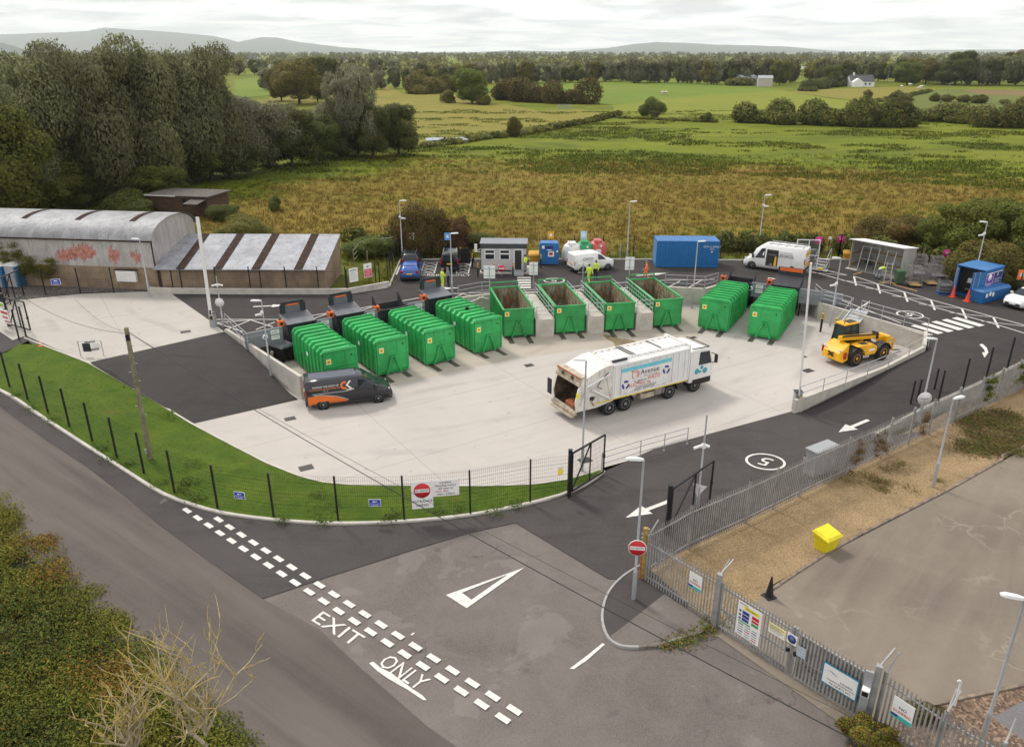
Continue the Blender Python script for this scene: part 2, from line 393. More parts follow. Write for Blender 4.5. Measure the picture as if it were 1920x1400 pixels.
def smooth_line(pts, n=8):
 """Catmull-Rom through world points"""
 out = []
 for i in range(len(pts) - 1):
  p0, p1, p2, p3 = pts[max(i - 1, 0)], pts[i], pts[i + 1], pts[min(i + 2, len(pts) - 1)]
  for k in range(n):
   t = k / n
   out.append(.5 * ((2 * p1) + (p2 - p0) * t + (2 * p0 - 5 * p1 + 4 * p2 - p3) * t * t + (3 * p1 - p0 - 3 * p2 + p3) * t ** 3))
 out.append(pts[-1]); return out
def resample(pts, n):
 ds = [0]
 for a, b in zip(pts, pts[1:]): ds.append(ds[-1] + (b - a).length)
 out = []; k = 0
 for i in range(n):
  d = ds[-1] * i / (n - 1)
  while k < len(ds) - 2 and ds[k + 1] < d: k += 1
  t = (d - ds[k]) / max(1e-9, ds[k + 1] - ds[k]); out.append(pts[k].lerp(pts[k + 1], min(1, max(0, t))))
 return out
def ribbon(mb, pts, off0, off1, z0_, z1_=None):
 """flat or stepped strip beside a polyline: between lateral offsets"""
 z1_ = z0_ if z1_ is None else z1_
 L_, R_ = [], []
 for i, p in enumerate(pts):
  d = (pts[min(i + 1, len(pts) - 1)] - pts[max(i - 1, 0)]); d.z = 0; d.normalize(); nrm = Vector((-d.y, d.x, 0))
  L_.append(p + nrm * off0 + Vector((0, 0, z0_))); R_.append(p + nrm * off1 + Vector((0, 0, z1_)))
 n = len(pts); mb.add(L_ + R_, [(i, i + 1, n + i + 1, n + i) for i in range(n - 1)], False)
def kerb(name, pts, wdt=.16, hgt=.12, mat=CONC, side=1):
 mb = MB().use(mat)
 a, b = (0, wdt * side)
 ribbon(mb, pts, a, a, -.25, hgt - .02); ribbon(mb, pts, a, a + .02 * side, hgt - .02, hgt); ribbon(mb, pts, a + .02 * side, b, hgt); ribbon(mb, pts, b, b, hgt, -.25)
 o = mb.build(name, fix=True); o['kind'] = 'structure'; return o
V3 = lambda x, y, z=0: Vector((x, y, z))
FIELD_FRONT_PX = [(-900, 640), (-300, 590), (0, 562), (280, 552), (645, 549), (733, 537), (752, 487), (893, 487), (1130, 487), (1387, 489), (1580, 487), (1720, 503), (1800, 527), (1891, 558), (1960, 590), (2100, 650), (2400, 790)]
FIELD_FRONT = [P(x, y, 1.3) for x, y in FIELD_FRONT_PX]
def far_field():
 t = MT('field_grass'); p = t.pos(); sx = t.n.new('ShaderNodeSeparateXYZ'); t.l.new(p, sx.inputs[0]); X, Y = sx.outputs[0], sx.outputs[1]
 bx = t.math('ADD', t.math('MULTIPLY', t.math('MULTIPLY', X, X), -.0042), 150)
 bx = t.math('ADD', bx, t.math('MULTIPLY', X, .12)); bx = t.math('ADD', bx, t.math('MINIMUM', t.math('MULTIPLY', t.math('ADD', X, 20), 1.3), 0))
 wob = t.n.new('ShaderNodeTexNoise'); wob.inputs['Scale'].default_value = .035; wob.inputs['Detail'].default_value = 7; wob.inputs['Roughness'].default_value = .65; t.l.new(t.pos(False, (.6, 1, 1)), wob.inputs['Vector'])
 e = t.math('ADD', t.math('SUBTRACT', Y, bx), t.math('MULTIPLY', t.math('SUBTRACT', wob.outputs['Fac'], .5), 75))
 f = t.rng(e, -5, 7)
 st = t.pos(False, (.28, 1, 1))
 n1 = t.noise(p, .06, 6, .65, .5, .35, .65); n2 = t.noise(p, .5, 6, .7, .3, .32, .68); n3 = t.noise(st, .16, 6, .7, .6, .45, .68)
 brown = t.mix(n1, (.182, .126, .022), (.245, .172, .034)); brown = t.mix(t.math('MULTIPLY', n2, .5), brown, (.125, .09, .017)); brown = t.mix(t.math('MULTIPLY', n3, .6), brown, (.13, .14, .014))
 green = t.mix(n1, (.125, .158, .010), (.185, .205, .016)); green = t.mix(t.math('MULTIPLY', n2, .42), green, (.085, .11, .010))
 tuss = t.noise(t.pos(False, (.4, 1, 1)), .07, 7, .7, .7, .48, .60); green = t.mix(t.math('MULTIPLY', tuss, .8), green, (.075, .10, .012)); green = t.mix(t.math('MULTIPLY', t.noise(t.pos(False, (.5, 1, 1)), .02, 5, .6, .5, .5, .66), .5), green, (.19, .165, .022))
 cc = t.mix(f, brown, green)
 nearg = t.rng(t.math('ADD', Y, t.math('MULTIPLY', t.math('SUBTRACT', wob.outputs['Fac'], .5), 14)), 80.5, 84.0, 1, 0)
 cc = t.mix(t.math('MULTIPLY', nearg, t.rng(X, 25, 60, .85, .35)), cc, t.mix(n2, (.12, .15, .02), (.06, .08, .014)))
 t.col(cc).set(.92, 0, .1).bump(n2, .6, .25); return t.m
FIELDM = far_field()
LOWM = grass_mat('low_ground', (.05, .06, .015), (.07, .075, .02), (.03, .035, .012))
mb = MB().use(LOWM)
lo = [V3(-160, -30, -.35), V3(160, -30, -.35), V3(160, 66, -.35), V3(-160, 66, -.35)]
gx = [-160, -60, -38, -34, -30, -26, -22, -18, -14, -10, 0, 20, 60, 160]; gy = [-30, 0, 15, 25, 35, 45, 55, 62, 66]
vs = [(x, y, zroad(x, y) - .3) for x in gx for y in gy]; ny_ = len(gy)
mb.add(vs, [(i * ny_ + j, (i + 1) * ny_ + j, (i + 1) * ny_ + j + 1, i * ny_ + j + 1) for i in range(len(gx) - 1) for j in range(ny_ - 1)])
struct(mb, 'ground')
sheet('field', [V3(q.x, q.y, 1.3) for q in FIELD_FRONT] + [V3(160, 30, 1.3), V3(26000, 30, 1.3), V3(26000, 22000, 1.3), V3(-26000, 22000, 1.3), V3(-26000, 30, 1.3), V3(-130, 30, 1.3)], FIELDM, 1.3)
mb = MB().use(FIELDM)
fr = [V3(q.x, q.y, 1.3) for q in FIELD_FRONT]; mb.add(fr + [q - V3(0, 0, 2) for q in fr], [(i, i + 1, len(fr) + i + 1, len(fr) + i) for i in range(len(fr) - 1)])
struct(mb, 'field_bank')
sheet('old_junction_tarmac', [(-700, 1500), (-500, 640), (0, 722), (160, 826), (310, 915), (430, 955), (630, 975), (880, 960), (1060, 920), (1140, 880), (1230, 900), (1290, 1020), (1360, 1180), (1660, 1370), (1760, 1560), (900, 1800)], OLD, zroad, -.012, 1.4)
sheet('lane', [(-700, 1500), (-500, 640), (0, 722), (0, 762), (80, 820), (160, 873), (247, 940), (300, 985), (409, 1064), (493, 1122), (600, 1180), (680, 1255), (800, 1360), (900, 1430), (1100, 1600), (600, 1800)], LANE, zroad, .004, 1.4)
sheet('resurfaced_tarmac', [(-500, 640), (-300, 668), (0, 735), (150, 832), (300, 927), (420, 965), (630, 984), (880, 968), (1060, 928), (1138, 882), (1225, 842), (1490, 770), V3(22, 41, 0), (1740, 806), (1600, 876), (1500, 924), (1400, 974), (1300, 1022), (1235, 1056), (1190, 1085), (1140, 1085), (967, 980), (883, 998), (774, 1031), (613, 1082), (493, 1122), (409, 1064), (300, 985), (247, 940), (160, 873), (80, 820), (0, 762), (-300, 700)], ASPH2, zroad, .020, 1.4)
BW = [V3(-21.8, 55.75), V3(-19.9, 54.0), V3(-5.2, 63.8), V3(-2.5, 65.1), V3(13.5, 67.6), V3(17.2, 66.9), V3(19.3, 68.6), V3(25.9, 64.9), V3(25.8, 62.75), V3(31.0, 55.0)]
yard_px = [(360, 795), (430, 832), (500, 868), (560, 892), (600, 903), (660, 909), (760, 910), (900, 911), (1000, 908), (1060, 899), (1133, 876), (1300, 830), (1490, 770)]
yard = [P(x, y, 0) for x, y in yard_px] + [V3(29.6, 52.0), V3(31.0, 55.0)] + [q.copy() for q in reversed(BW[:-1])] + [V3(-13.95, 46.4)]
yard = [V3(q.x, q.y, .006) for q in yard]
sheet('yard_slab', yard, SLAB)
SLAB3 = slab_mat('bay_concrete', (.425, .375, .315), False)
sheet('bay_slab', [V3(-13.9, 46.5, .01)] + [tuple(P(x, y, .01)) for x, y in [(620, 752), (732, 724), (850, 697), (960, 674), (1090, 655), (1210, 648), (1300, 640), (1335, 600), (1300, 579)]] + [V3(q.x, q.y, .01) for q in (BW[4], BW[3], BW[2], BW[1])], SLAB3)
STAIN = M('damp_stain', (.20, .15, .085), .5, var=.3, scale=2, obj=False); sheet('damp_stain', [tuple(P(x, y, .014)) for x, y in [(1130, 627), (1148, 629), (1160, 634), (1188, 638), (1200, 646), (1192, 653), (1172, 650), (1156, 653), (1150, 641), (1138, 636)]], STAIN)
ramp_px = [(165, 680), (262, 735), (360, 795), (555, 749), (420, 622)]
sheet('ramp', ramp_px, ASPH, zramp, .01, 1.5)
ent_px = [(-260, 690), (-120, 652), (0, 622), (24, 638), (40, 632), (50, 630), (165, 680), (420, 622), (412, 615), (396, 603), (322, 551), (278, 546), (150, 551), (0, 566), (-300, 600)]
sheet('entrance_road', [tuple(P(x, y, 1.36)) for x, y in [(-300, 760), (-120, 700), (0, 664), (50, 640), (70, 628), (0, 600), (-300, 640)]], ASPH2, 1.36)
sheet('entrance_slab', ent_px, SLAB2, lambda x, y: ZU, .004)
ring_up = [P(x, y, ZU) for x, y in [(412, 615), (396, 603), (322, 551), (480, 552), (652, 552), (731, 539), (752, 488), (893, 487), (1130, 487), (1387, 489), (1580, 487), (1720, 503), (1800, 527), (1891, 558), (1960, 590), (2100, 650)]] + [V3(46, 50, ZU), V3(31.0, 55.0, ZU)] + [V3(q.x, q.y, ZU) for q in reversed(BW[:-1])]
sheet('ring_road', ring_up, ASPH)
sheet('ring_road_ramp', [V3(17.9, 44.2, 0), V3(29.65, 52.05, zring(29.65, 52.05)), V3(31.0, 55.0, ZU), V3(46, 50, ZU), P(1925, 678, zring), P(1736, 766, zring), V3(21.6, 41.2, zring(21.6, 41.2))], ASPH, zring, .009, 1.2)
kl_px = [(-300, 640), (-120, 690), (0, 735), (75, 783), (150, 832), (225, 880), (300, 927), (360, 950), (420, 966), (520, 979), (630, 985), (760, 981), (880, 969), (980, 950), (1060, 929), (1105, 908), (1135, 886)]
KL = resample(smooth_line([P(x, y, zroad) for x, y in kl_px], 6), 70)
up_px = [(-320, 700), (-60, 668), (0, 657), (44, 632)]
verge_top = [P(-300, 633, 1.2), P(-120, 668, 1.2), P(-2, 660, 1.3), P(45, 633, 1.4), P(100, 655, 1.4), P(165, 680, 1.4), P(262, 735, .72), P(360, 795, .02), P(430, 832, .02), P(500, 868, .02), P(560, 892, .02), P(600, 903, .02), P(660, 909, .02), P(760, 910, .02), P(900, 911, .02), P(1000, 908, .02), P(1060, 899, .02), P(1110, 886, .02), P(1131, 879, .02)]
VT = resample(verge_top, 70)
def nearest_on(pts, q):
 best = min(pts, key=lambda a: (a.x - q.x) ** 2 + (a.y - q.y) ** 2); return best
mb = MB().use(TURF); NR = 9; vs = []
fine_top = resample(verge_top, 900)
for i, k in enumerate(KL):
 d = (KL[min(i + 1, 69)] - KL[max(i - 1, 0)]); d.z = 0; d.normalize(); nrm = V3(-d.y, d.x)
 t_ = VT[i].lerp(nearest_on(fine_top, k), .35); t_ = nearest_on(fine_top, t_)
 for j in range(NR):
  s = j / (NR - 1); q = (k + nrm * .14 + V3(0, 0, .10)).lerp(t_, s); hz = (k.z + .1) * (1 - sm(s)) + t_.z * sm(s)
  q.z = hz + (.06 * math.sin(i * 1.3 + j * 2) * math.sin(s * math.pi)); vs.append(q)
mb.sm = True
mb.add(vs, [(i * NR + j, (i + 1) * NR + j, (i + 1) * NR + j + 1, i * NR + j + 1) for i in range(69) for j in range(NR - 1)], True)
VERGE = struct(mb, 'grass_verge')
VERGE_TRI = (vs, NR)
kerb('verge_kerb', KL, .17, .13)
mb = MB().use(CONC)
et = resample([q + V3(0, 0, .0) for q in verge_top[3:]], 60); ribbon(mb, et, -.04, .08, .035); ribbon(mb, et, -.04, -.04, .035, -.2)
struct(mb, 'slab_edging')
isl = smooth_line([P(*q, 0) for q in [(1203, 1058), (1165, 1082), (1138, 1113), (1127, 1150), (1130, 1180), (1143, 1203), (1172, 1216), (1230, 1213), (1310, 1190)]], 6)
kerb('island_kerb', isl[39:], .10, .115, M('old_island_kerb', (.16, .14, .11), .9, var=.3, scale=4, obj=False))
kerb('island_kerb', isl[:40], .10, .115, M('grey_kerb', (.31, .30, .285), .85, var=.15, scale=4, obj=False), side=1)
sheet('island_tarmac', [V3(q.x, q.y, .09) for q in isl[:40]] + [P(1290, 1130, .09), P(1240, 1085, .09)], ASPH2)
sheet('island_patch', [P(1145, 1192, .094), P(1158, 1209, .094), P(1175, 1213, .094), P(1230, 1211, .094), P(1310, 1188, .094), P(1335, 1172, .094), P(1246, 1113, .094)], OLD)
grav = [(1205, 1080), (1290, 1010), (1400, 960), (1500, 908), (1586, 862), (1640, 835), (1743, 790), (1834, 740), (1920, 700), (2200, 560), (2300, 700), (1920, 837), (1886, 857), (1777, 918), (1583, 1018), (1449, 1096), (1430, 1120), (1345, 1170)]
sheet('gravel_strip', grav, GRAVEL, z0, .008)
sheet('neighbour_yard', [(1345, 1172), (1432, 1118), (1449, 1100), (1583, 1022), (1777, 922), (1886, 861), (1920, 841), (2300, 705), (2700, 900), (2500, 1250), (1920, 1287), (1790, 1315), (1718, 1333), (1640, 1400), (1560, 1345), (1330, 1182)], NBR, z0, .012)
sheet('brown_gravel', [(1640, 1385), (1718, 1335), (1790, 1317), (1920, 1289), (2500, 1252), (2600, 1700), (1750, 1560)], GRAVEL2, z0, .03)
GREYP = asphalt('grey_path', (.13, .125, .125))
sheet('grey_path', [(1860, 1345), (1925, 1312), (2400, 1280), (2500, 1560), (1960, 1420)], GREYP, z0, .034)
ek = resample(smooth_line([P(*q, 0) for q in [(1432, 1119), (1583, 1021), (1777, 921), (1886, 860), (1920, 840), (2300, 704)]], 5), 40)
KERBOLD = M('old_kerb_stone', (.20, .155, .115), .9, var=.4, scale=3, obj=False)
kerb('gravel_kerb', ek, .14, .07, KERBOLD)
ek2 = resample([P(*q, 0) for q in [(1718, 1334), (1790, 1316), (1920, 1288), (2300, 1262)]], 20); kerb('path_kerb', ek2, .12, .09, KERBOLD)
sheet('shed_gravel', [(-500, 640), (0, 566), (150, 550), (280, 545), (300, 520), (-60, 515), (-500, 560)], GRAVEL3, lambda x, y: ZU, .02)
kb = [P(x, y, ZU) for x, y in [(731, 539), (752, 488), (893, 487), (1130, 487), (1387, 489), (1580, 487), (1720, 503), (1800, 527), (1891, 558), (1960, 590)]]
kerb('ring_road_kerb', kb, .15, .12, side=1)
def mark(name, polys, zf=z0, dz=.018):
 """polys: list of polygons in photo pixels, or world points, painted on the ground"""
 mb = MB().use(LINEW)
 for pl in polys:
  q = [P(p[0], p[1], zf) if len(p) == 2 else Vector(p) for p in pl]
  mb.add([(a.x, a.y, (zf(a.x, a.y) if callable(zf) else zf) + dz) for a in q], [tuple(range(len(q)))], False)
 o = mb.build(name); o['kind'] = 'structure'
 for f in o.data.polygons: pass
 return o
def line_px(a, b, wdt, zf=z0):
 a, b = P(*a, zf), P(*b, zf); d = (b - a); d.z = 0; d.normalize(); nrm = V3(-d.y, d.x) * wdt / 2
 return [tuple(a + nrm), tuple(b + nrm), tuple(b - nrm), tuple(a - nrm)]
def line_w(a, b, wdt):
 a, b = Vector(a), Vector(b); d = (b - a); d.z = 0; d.normalize(); nrm = V3(-d.y, d.x) * wdt / 2
 return [tuple(a + nrm), tuple(b + nrm), tuple(b - nrm), tuple(a - nrm)]
zu = lambda x, y: ZU
def dashes(a, b, n, duty, wdt):
 a, b = P(*a, zroad), P(*b, zroad); out = []
 for i in range(n):
  s = a.lerp(b, i / (n - 1)); d = (b - a); l = d.length / (n - 1) * duty; d.normalize(); out.append(line_w(s - d * l / 2, s + d * l / 2, wdt))
 return out
mark('give_way_line', dashes((351, 957.6), (943, 1346.6), 22, .58, .24) + dashes((410, 974.4), (964, 1331), 20, .58, .24), zroad, .032)
T1, T2, T3 = P(836, 1115), P(875, 1140), P(983, 1064)
def offset_tri(a, b, c, ws):
 cen = (a + b + c) / 3
 return a.lerp(cen, ws[0]), b.lerp(cen, ws[1]), c.lerp(cen, ws[2])
i1, i2, i3 = P(866, 1111), P(884, 1124), P(953, 1076)
mark('give_way_triangle', [[tuple(T1), tuple(i1), tuple(i3), tuple(T3)], [tuple(T1), tuple(T2), tuple(i2), tuple(i1)], [tuple(T2), tuple(T3), tuple(i3), tuple(i2)]], z0, .012)
def road_text(txt, pc, right, up_, size, zf=z0, wid=1.0, dz=.012, name='road_lettering'):
 """letters painted on the road: pc centre, right and up directions given as pixels along the baseline and the stroke"""
 c = P(*pc, zf); r = P(*right, zf) - c; u = P(*up_, zf) - c; r.z = 0; u.z = 0
 o = lettering(txt, 1.0, LINEW, None, (0, 0, 0), (0, 0, 0), name, .002, 1.0)
 bb = [v.co for v in o.data.vertices]; x0, x1 = min(v.x for v in bb), max(v.x for v in bb); y0, y1 = min(v.y for v in bb), max(v.y for v in bb)
 for v in o.data.vertices:
  q = c + r * ((v.co.x - (x0 + x1) / 2) / ((x1 - x0) / 2)) + u * ((v.co.y - (y0 + y1) / 2) / ((y1 - y0) / 2))
  v.co = (q.x, q.y, (zf(q.x, q.y) if callable(zf) else zf) + dz + v.co.z)
 o['kind'] = 'structure'; return o
road_text('EXIT', (634, 1178), (675, 1203), (645, 1169), 1)
road_text('ONLY', (757, 1259), (796, 1284), (770, 1249), 1)
sm_poly = [(692, 1243), (700, 1240), (712, 1250), (735, 1262), (752, 1275), (772, 1290), (792, 1303), (800, 1312), (793, 1312), (765, 1293), (745, 1282), (725, 1270), (708, 1258)]
mark('worn_paint', [sm_poly, [(770, 1189), (776, 1185), (778, 1187), (772, 1191)], [(1068, 1253), (1095, 1233), (1130, 1205), (1134, 1208), (1100, 1238), (1076, 1254)]], z0, .011)
def arrow(tail, tip, w0, hl, hw, zf=z0, name='direction_arrow', dz=.014):
 a, b = P(*tail, zf), P(*tip, zf); d = (b - a); d.z = 0; l = d.length; d.normalize(); nrm = V3(-d.y, d.x); k = a + d * (l - hl)
 return mark(name, [[tuple(a + nrm * w0 / 2), tuple(k + nrm * w0 / 2), tuple(k - nrm * w0 / 2), tuple(a - nrm * w0 / 2)], [tuple(k + nrm * hw / 2), tuple(b), tuple(k - nrm * hw / 2)]], zf, dz)
arrow((1255, 940), (1173, 971), .24, 1.35, .85, dz=.038)
arrow((1628, 788), (1572, 811), .24, 1.3, .85, zring, dz=.040)
arrow((475, 575), (545, 572), .22, 1.5, .75, zu)
arrow((812, 541), (863, 540), .22, 1.5, .75, zu)
arrow((1193, 517), (1252, 512), .22, 1.5, .75, zu)
arrow((1440, 521), (1475, 526), .22, .6, .3, zu)
ca = [P(x, y, zring) for x, y in [(1838, 646), (1847, 654), (1848, 662)]]
mark('direction_arrow', [[(1836, 646), (1842, 645), (1850, 652), (1853, 661), (1848, 662), (1844, 654)], [(1841, 661), (1854, 660), (1846, 671)]], zring, .02)
def roundel(pc, rx, ry, zf, txt, flip, name='speed_roundel', dz=.014):
 c = P(*pc, zf); r = (P(pc[0] + rx, pc[1], zf) - P(pc[0] - rx, pc[1], zf)).length / 2; r2 = (P(pc[0], pc[1] - ry, zf) - P(pc[0], pc[1] + ry, zf)).length / 2
 mb = MB().use(LINEW); n = 40; vs = []
 for rr in (1.0, .87):
  for i in range(n):
   t = 2 * math.pi * i / n; x, y = c.x + r * rr * math.cos(t), c.y + r2 * rr * math.sin(t); vs.append((x, y, zf(x, y) + dz))
 mb.add(vs, [(i, (i + 1) % n, n + (i + 1) % n, n + i) for i in range(n)]); o = mb.build(name); o['kind'] = 'structure'
 a, s = flip
 t = road_text(txt, pc, (pc[0] + s * rx * .30 * math.cos(a), pc[1] + s * ry * .42 * math.sin(a)), (pc[0] + s * rx * .45 * math.sin(a), pc[1] - s * ry * .45 * math.cos(a)), 1, zf, dz=dz)
roundel((1435, 866), 37, 15, z0, '5', (R(-155), 1), dz=.038)
roundel((1039, 526), 20, 4.6, zu, '5', (R(0), -1))
roundel((1706, 590), 24, 6.5, zu, '5', (R(10), -1))
zb = []
for i in range(6):
 a = (1688 + i * 19.3, 614.5 - i * 3.55); zb.append([(a[0], a[1]), (a[0] + 10, a[1] - 2.2), (a[0] + 62, a[1] + 13.0), (a[0] + 51, a[1] + 15.6)])
mark('zebra_crossing', zb, zu, .014)
mark('step_crossing', [[(970, 519.5 + i * 4.6), (995, 519.5 + i * 4.6), (995.5, 522 + i * 4.6), (970, 522 + i * 4.6)] for i in range(5)], zu, .012)
top = [(1510, 497), (1550, 511), (1600, 517), (1650, 531.5), (1700, 545.5), (1750, 560), (1800, 574), (1850, 589), (1900, 605), (1960, 624)]
A_ = [(1503, 504), (1576, 524), (1644, 543), (1702, 560), (1756, 577), (1816, 594), (1880, 612), (1950, 634)]
B_ = [(1560, 514), (1601, 518), (1645, 532), (1695, 547), (1745, 562), (1803, 578), (1862, 594), (1930, 612)]
hz = [line_px(A_[i], A_[i + 1], .12, zu) for i in range(7)] + [line_px(B_[i], B_[i + 1], .12, zu) for i in range(1, 7)] + [line_px((1508, 497), (1588, 516), .12, zu), line_px((1503, 510), (1588, 516), .10, zu)]
for i in range(1, 8):
 hz.append(line_px(B_[i], (A_[i][0] - (41 if i == 1 else 41), A_[i][1] - 11) if False else (B_[i][0] + 3 + i * 1.2, B_[i][1] + 17 + i * .6), .16, zu))
for i in range(1, 7): hz.append(line_px((B_[i][0] - 22, B_[i][1] + 8), (B_[i + 1][0] + 2, B_[i + 1][1] + 1), .1, zu))
mark('bay_hatching', hz, zu, .013)
eh = [line_px((404, 599), (525, 599), .11, zu), line_px((405, 605), (470, 600), .1, zu), line_px((405, 605), (455, 622), .1, zu), line_px((423, 619), (470, 600), .1, zu), line_px((470, 600), (512, 613), .1, zu), line_px((480, 618), (515, 604), .1, zu),
      line_px((568, 594), (615, 587), .11, zu), line_px((580, 600), (612, 589), .1, zu), line_px((655, 582), (697, 574), .11, zu), line_px((665, 586), (700, 575), .1, zu), line_px((750, 565), (788, 558), .11, zu),
      line_px((840, 551), (918, 548), .11, zu), line_px((845, 562), (868, 551), .1, zu), line_px((866, 551), (916, 560), .1, zu), line_px((880, 567), (919, 550), .1, zu), line_px((976, 545), (1012, 542), .1, zu), line_px((976, 546), (996, 556), .1, zu),
      line_px((1068, 538), (1100, 535), .1, zu), line_px((1072, 549), (1098, 537), .1, zu), line_px((1150, 531), (1180, 529), .1, zu), line_px((1235, 526), (1340, 524), .1, zu), line_px((1250, 540), (1275, 527), .1, zu), line_px((1290, 540), (1318, 524), .1, zu),
      line_px((1520, 553), (1548, 553), .1, zu), line_px((1537, 566), (1560, 553), .12, zu), line_px((1555, 572), (1580, 557), .12, zu), line_px((1552, 553), (1690, 606), .11, zu), line_px((1600, 584), (1630, 566), .12, zu)]
mark('edge_hatching', eh, zu, .012)
pk = []
for (x0, x1, xb0, xb1) in ((791, 812, 803, 821), (858, 876, 863, 884)):
 a, b, c_, d_ = (x0 - 2, 513), (x1 + 2, 513), (xb0 - 7, 491), (xb1 - 1, 491)
 pk += [line_px(a, c_, .1, zu), line_px(b, d_, .1, zu), line_px(a, b, .1, zu), line_px(c_, d_, .1, zu)]
 for k in range(4):
  f0, f1 = k / 4, (k + 1) / 4
  l0 = (a[0] + (c_[0] - a[0]) * f0, a[1] + (c_[1] - a[1]) * f0); l1 = (a[0] + (c_[0] - a[0]) * f1, a[1] + (c_[1] - a[1]) * f1)
  r0 = (b[0] + (d_[0] - b[0]) * f0, b[1] + (d_[1] - b[1]) * f0); r1 = (b[0] + (d_[0] - b[0]) * f1, b[1] + (d_[1] - b[1]) * f1)
  pk += [line_px(l0, r1, .09, zu), line_px(r0, l1, .09, zu)]
pk += [line_px((743, 515), (751, 496), .16, zu), line_px((787, 491), (880, 491), .08, zu)]
mark('parking_bay_lines', pk, zu, .013)
road_text('PARKING  ONLY', (834, 516), (882, 516), (834, 514.4), 1, zu)
GRATE = M('cast_iron_grate', (.06, .055, .05), .6, .5, var=.3, scale=20)
mb = MB().use(GRATE)
for (x, y, w_, h_) in ((544, 785, 20, 7), (574, 877, 26, 9), (992, 685, 17, 5), (1300, 633, 12, 2.5), (1515, 695, 20, 6), (1508, 669, 9, 3), (168, 641, 18, 5), (348, 622, 18, 5), (1097, 863, 24, 9), (176, 655, 18, 6)):
 zf = (zu if x < 400 else z0); a = P(x, y, zf); s = wpx(a, w_) / 2; mb.box((a.x, a.y, a.z + .012), (s * 2, s * 1.5, .02), R(28))
 for k in range(4): mb.box((a.x + (k - 1.5) * s * .36 * math.cos(R(28)), a.y + (k - 1.5) * s * .36 * math.sin(R(28)), a.z + .024), (.03, s * 1.3, .01), R(28))
struct(mb, 'drain_gratings')
mb = MB().use(GRATE); a = P(304, 939, zroad); mb.box((a.x, a.y, a.z + .012), (.45, .45, .02), R(-37)); struct(mb, 'road_gully')
GREEN = M('green_container_paint', (.034, .37, .095), .42, var=.2, scale=.7, dirt=.32, dirtc=(.055, .085, .035), obj=False)
GREEN2 = M('green_skip_paint', (.032, .31, .08), .45, var=.22, scale=.7, dirt=.4, dirtc=(.07, .075, .035), obj=False)
def rusty():
 t = MT('rusted_skip_lining'); p = t.pos(True, (1, 1, .35)); n1 = t.noise(p, 2.6, 7, .65, .6, .42, .60); n2 = t.noise(p, 7, 5, .6, 0, .4, .6)
 base = t.mix(n2, (.20, .225, .145), (.33, .33, .25)); cc = t.mix(n1, base, (.19, .085, .03)); cc = t.mix(t.noise(p, 1.1, 5, .6, .5, .55, .72), cc, (.05, .17, .06))
 t.col(cc).set(.8, .1, .3); return t.m
RUST = rusty()
DARKST = M('dark_grey_steel', (.035, .037, .042), .5, .2, var=.2, dirt=.25, dirtc=(.10, .09, .08))
DARKST2 = M('black_machinery', (.012, .012, .014), .55, .2, var=.3)
LIDST = M('slate_steel_plate', (.14, .145, .16), .4, .2, var=.15, scale=2, dirt=.3, dirtc=(.2, .19, .18))
PANELG = M('pale_grey_steel_sheet', (.23, .24, .26), .45, .2, var=.08, scale=1, dirt=.15)
STICKY = M('yellow_sticker', (.85, .72, .05), .5, var=.05)
STICKW = M('white_sticker', (.78, .77, .74), .5, var=.04)
DARKTXT = M('dark_print', (.03, .03, .035), .6, var=.1)
ORTXT = M('orange_print', (.6, .10, .03), .5, var=.1)
BLUETXT = M('blue_print', (.03, .05, .25), .5, var=.1)
REDTXT = M('red_print', (.5, .03, .04), .5, var=.1)
def frame_rz(d): return math.atan2(d[1], d[0]) - math.pi / 2
def hook_frame(mb, h=1.35, w=.55, y=-.11):
 mb.bar((-w, y, .12), (-.14, y, h), .10, .12); mb.bar((w, y, .12), (.14, y, h), .10, .12); mb.bar((-.2, y, h), (.2, y, h), .09, .09)
 mb.bar((-.22, y, h - .22), (.22, y, h - .22), .06, .06); mb.bar((-.16, y - .02, h - .02), (.16, y - .02, h - .02), .05, .09)
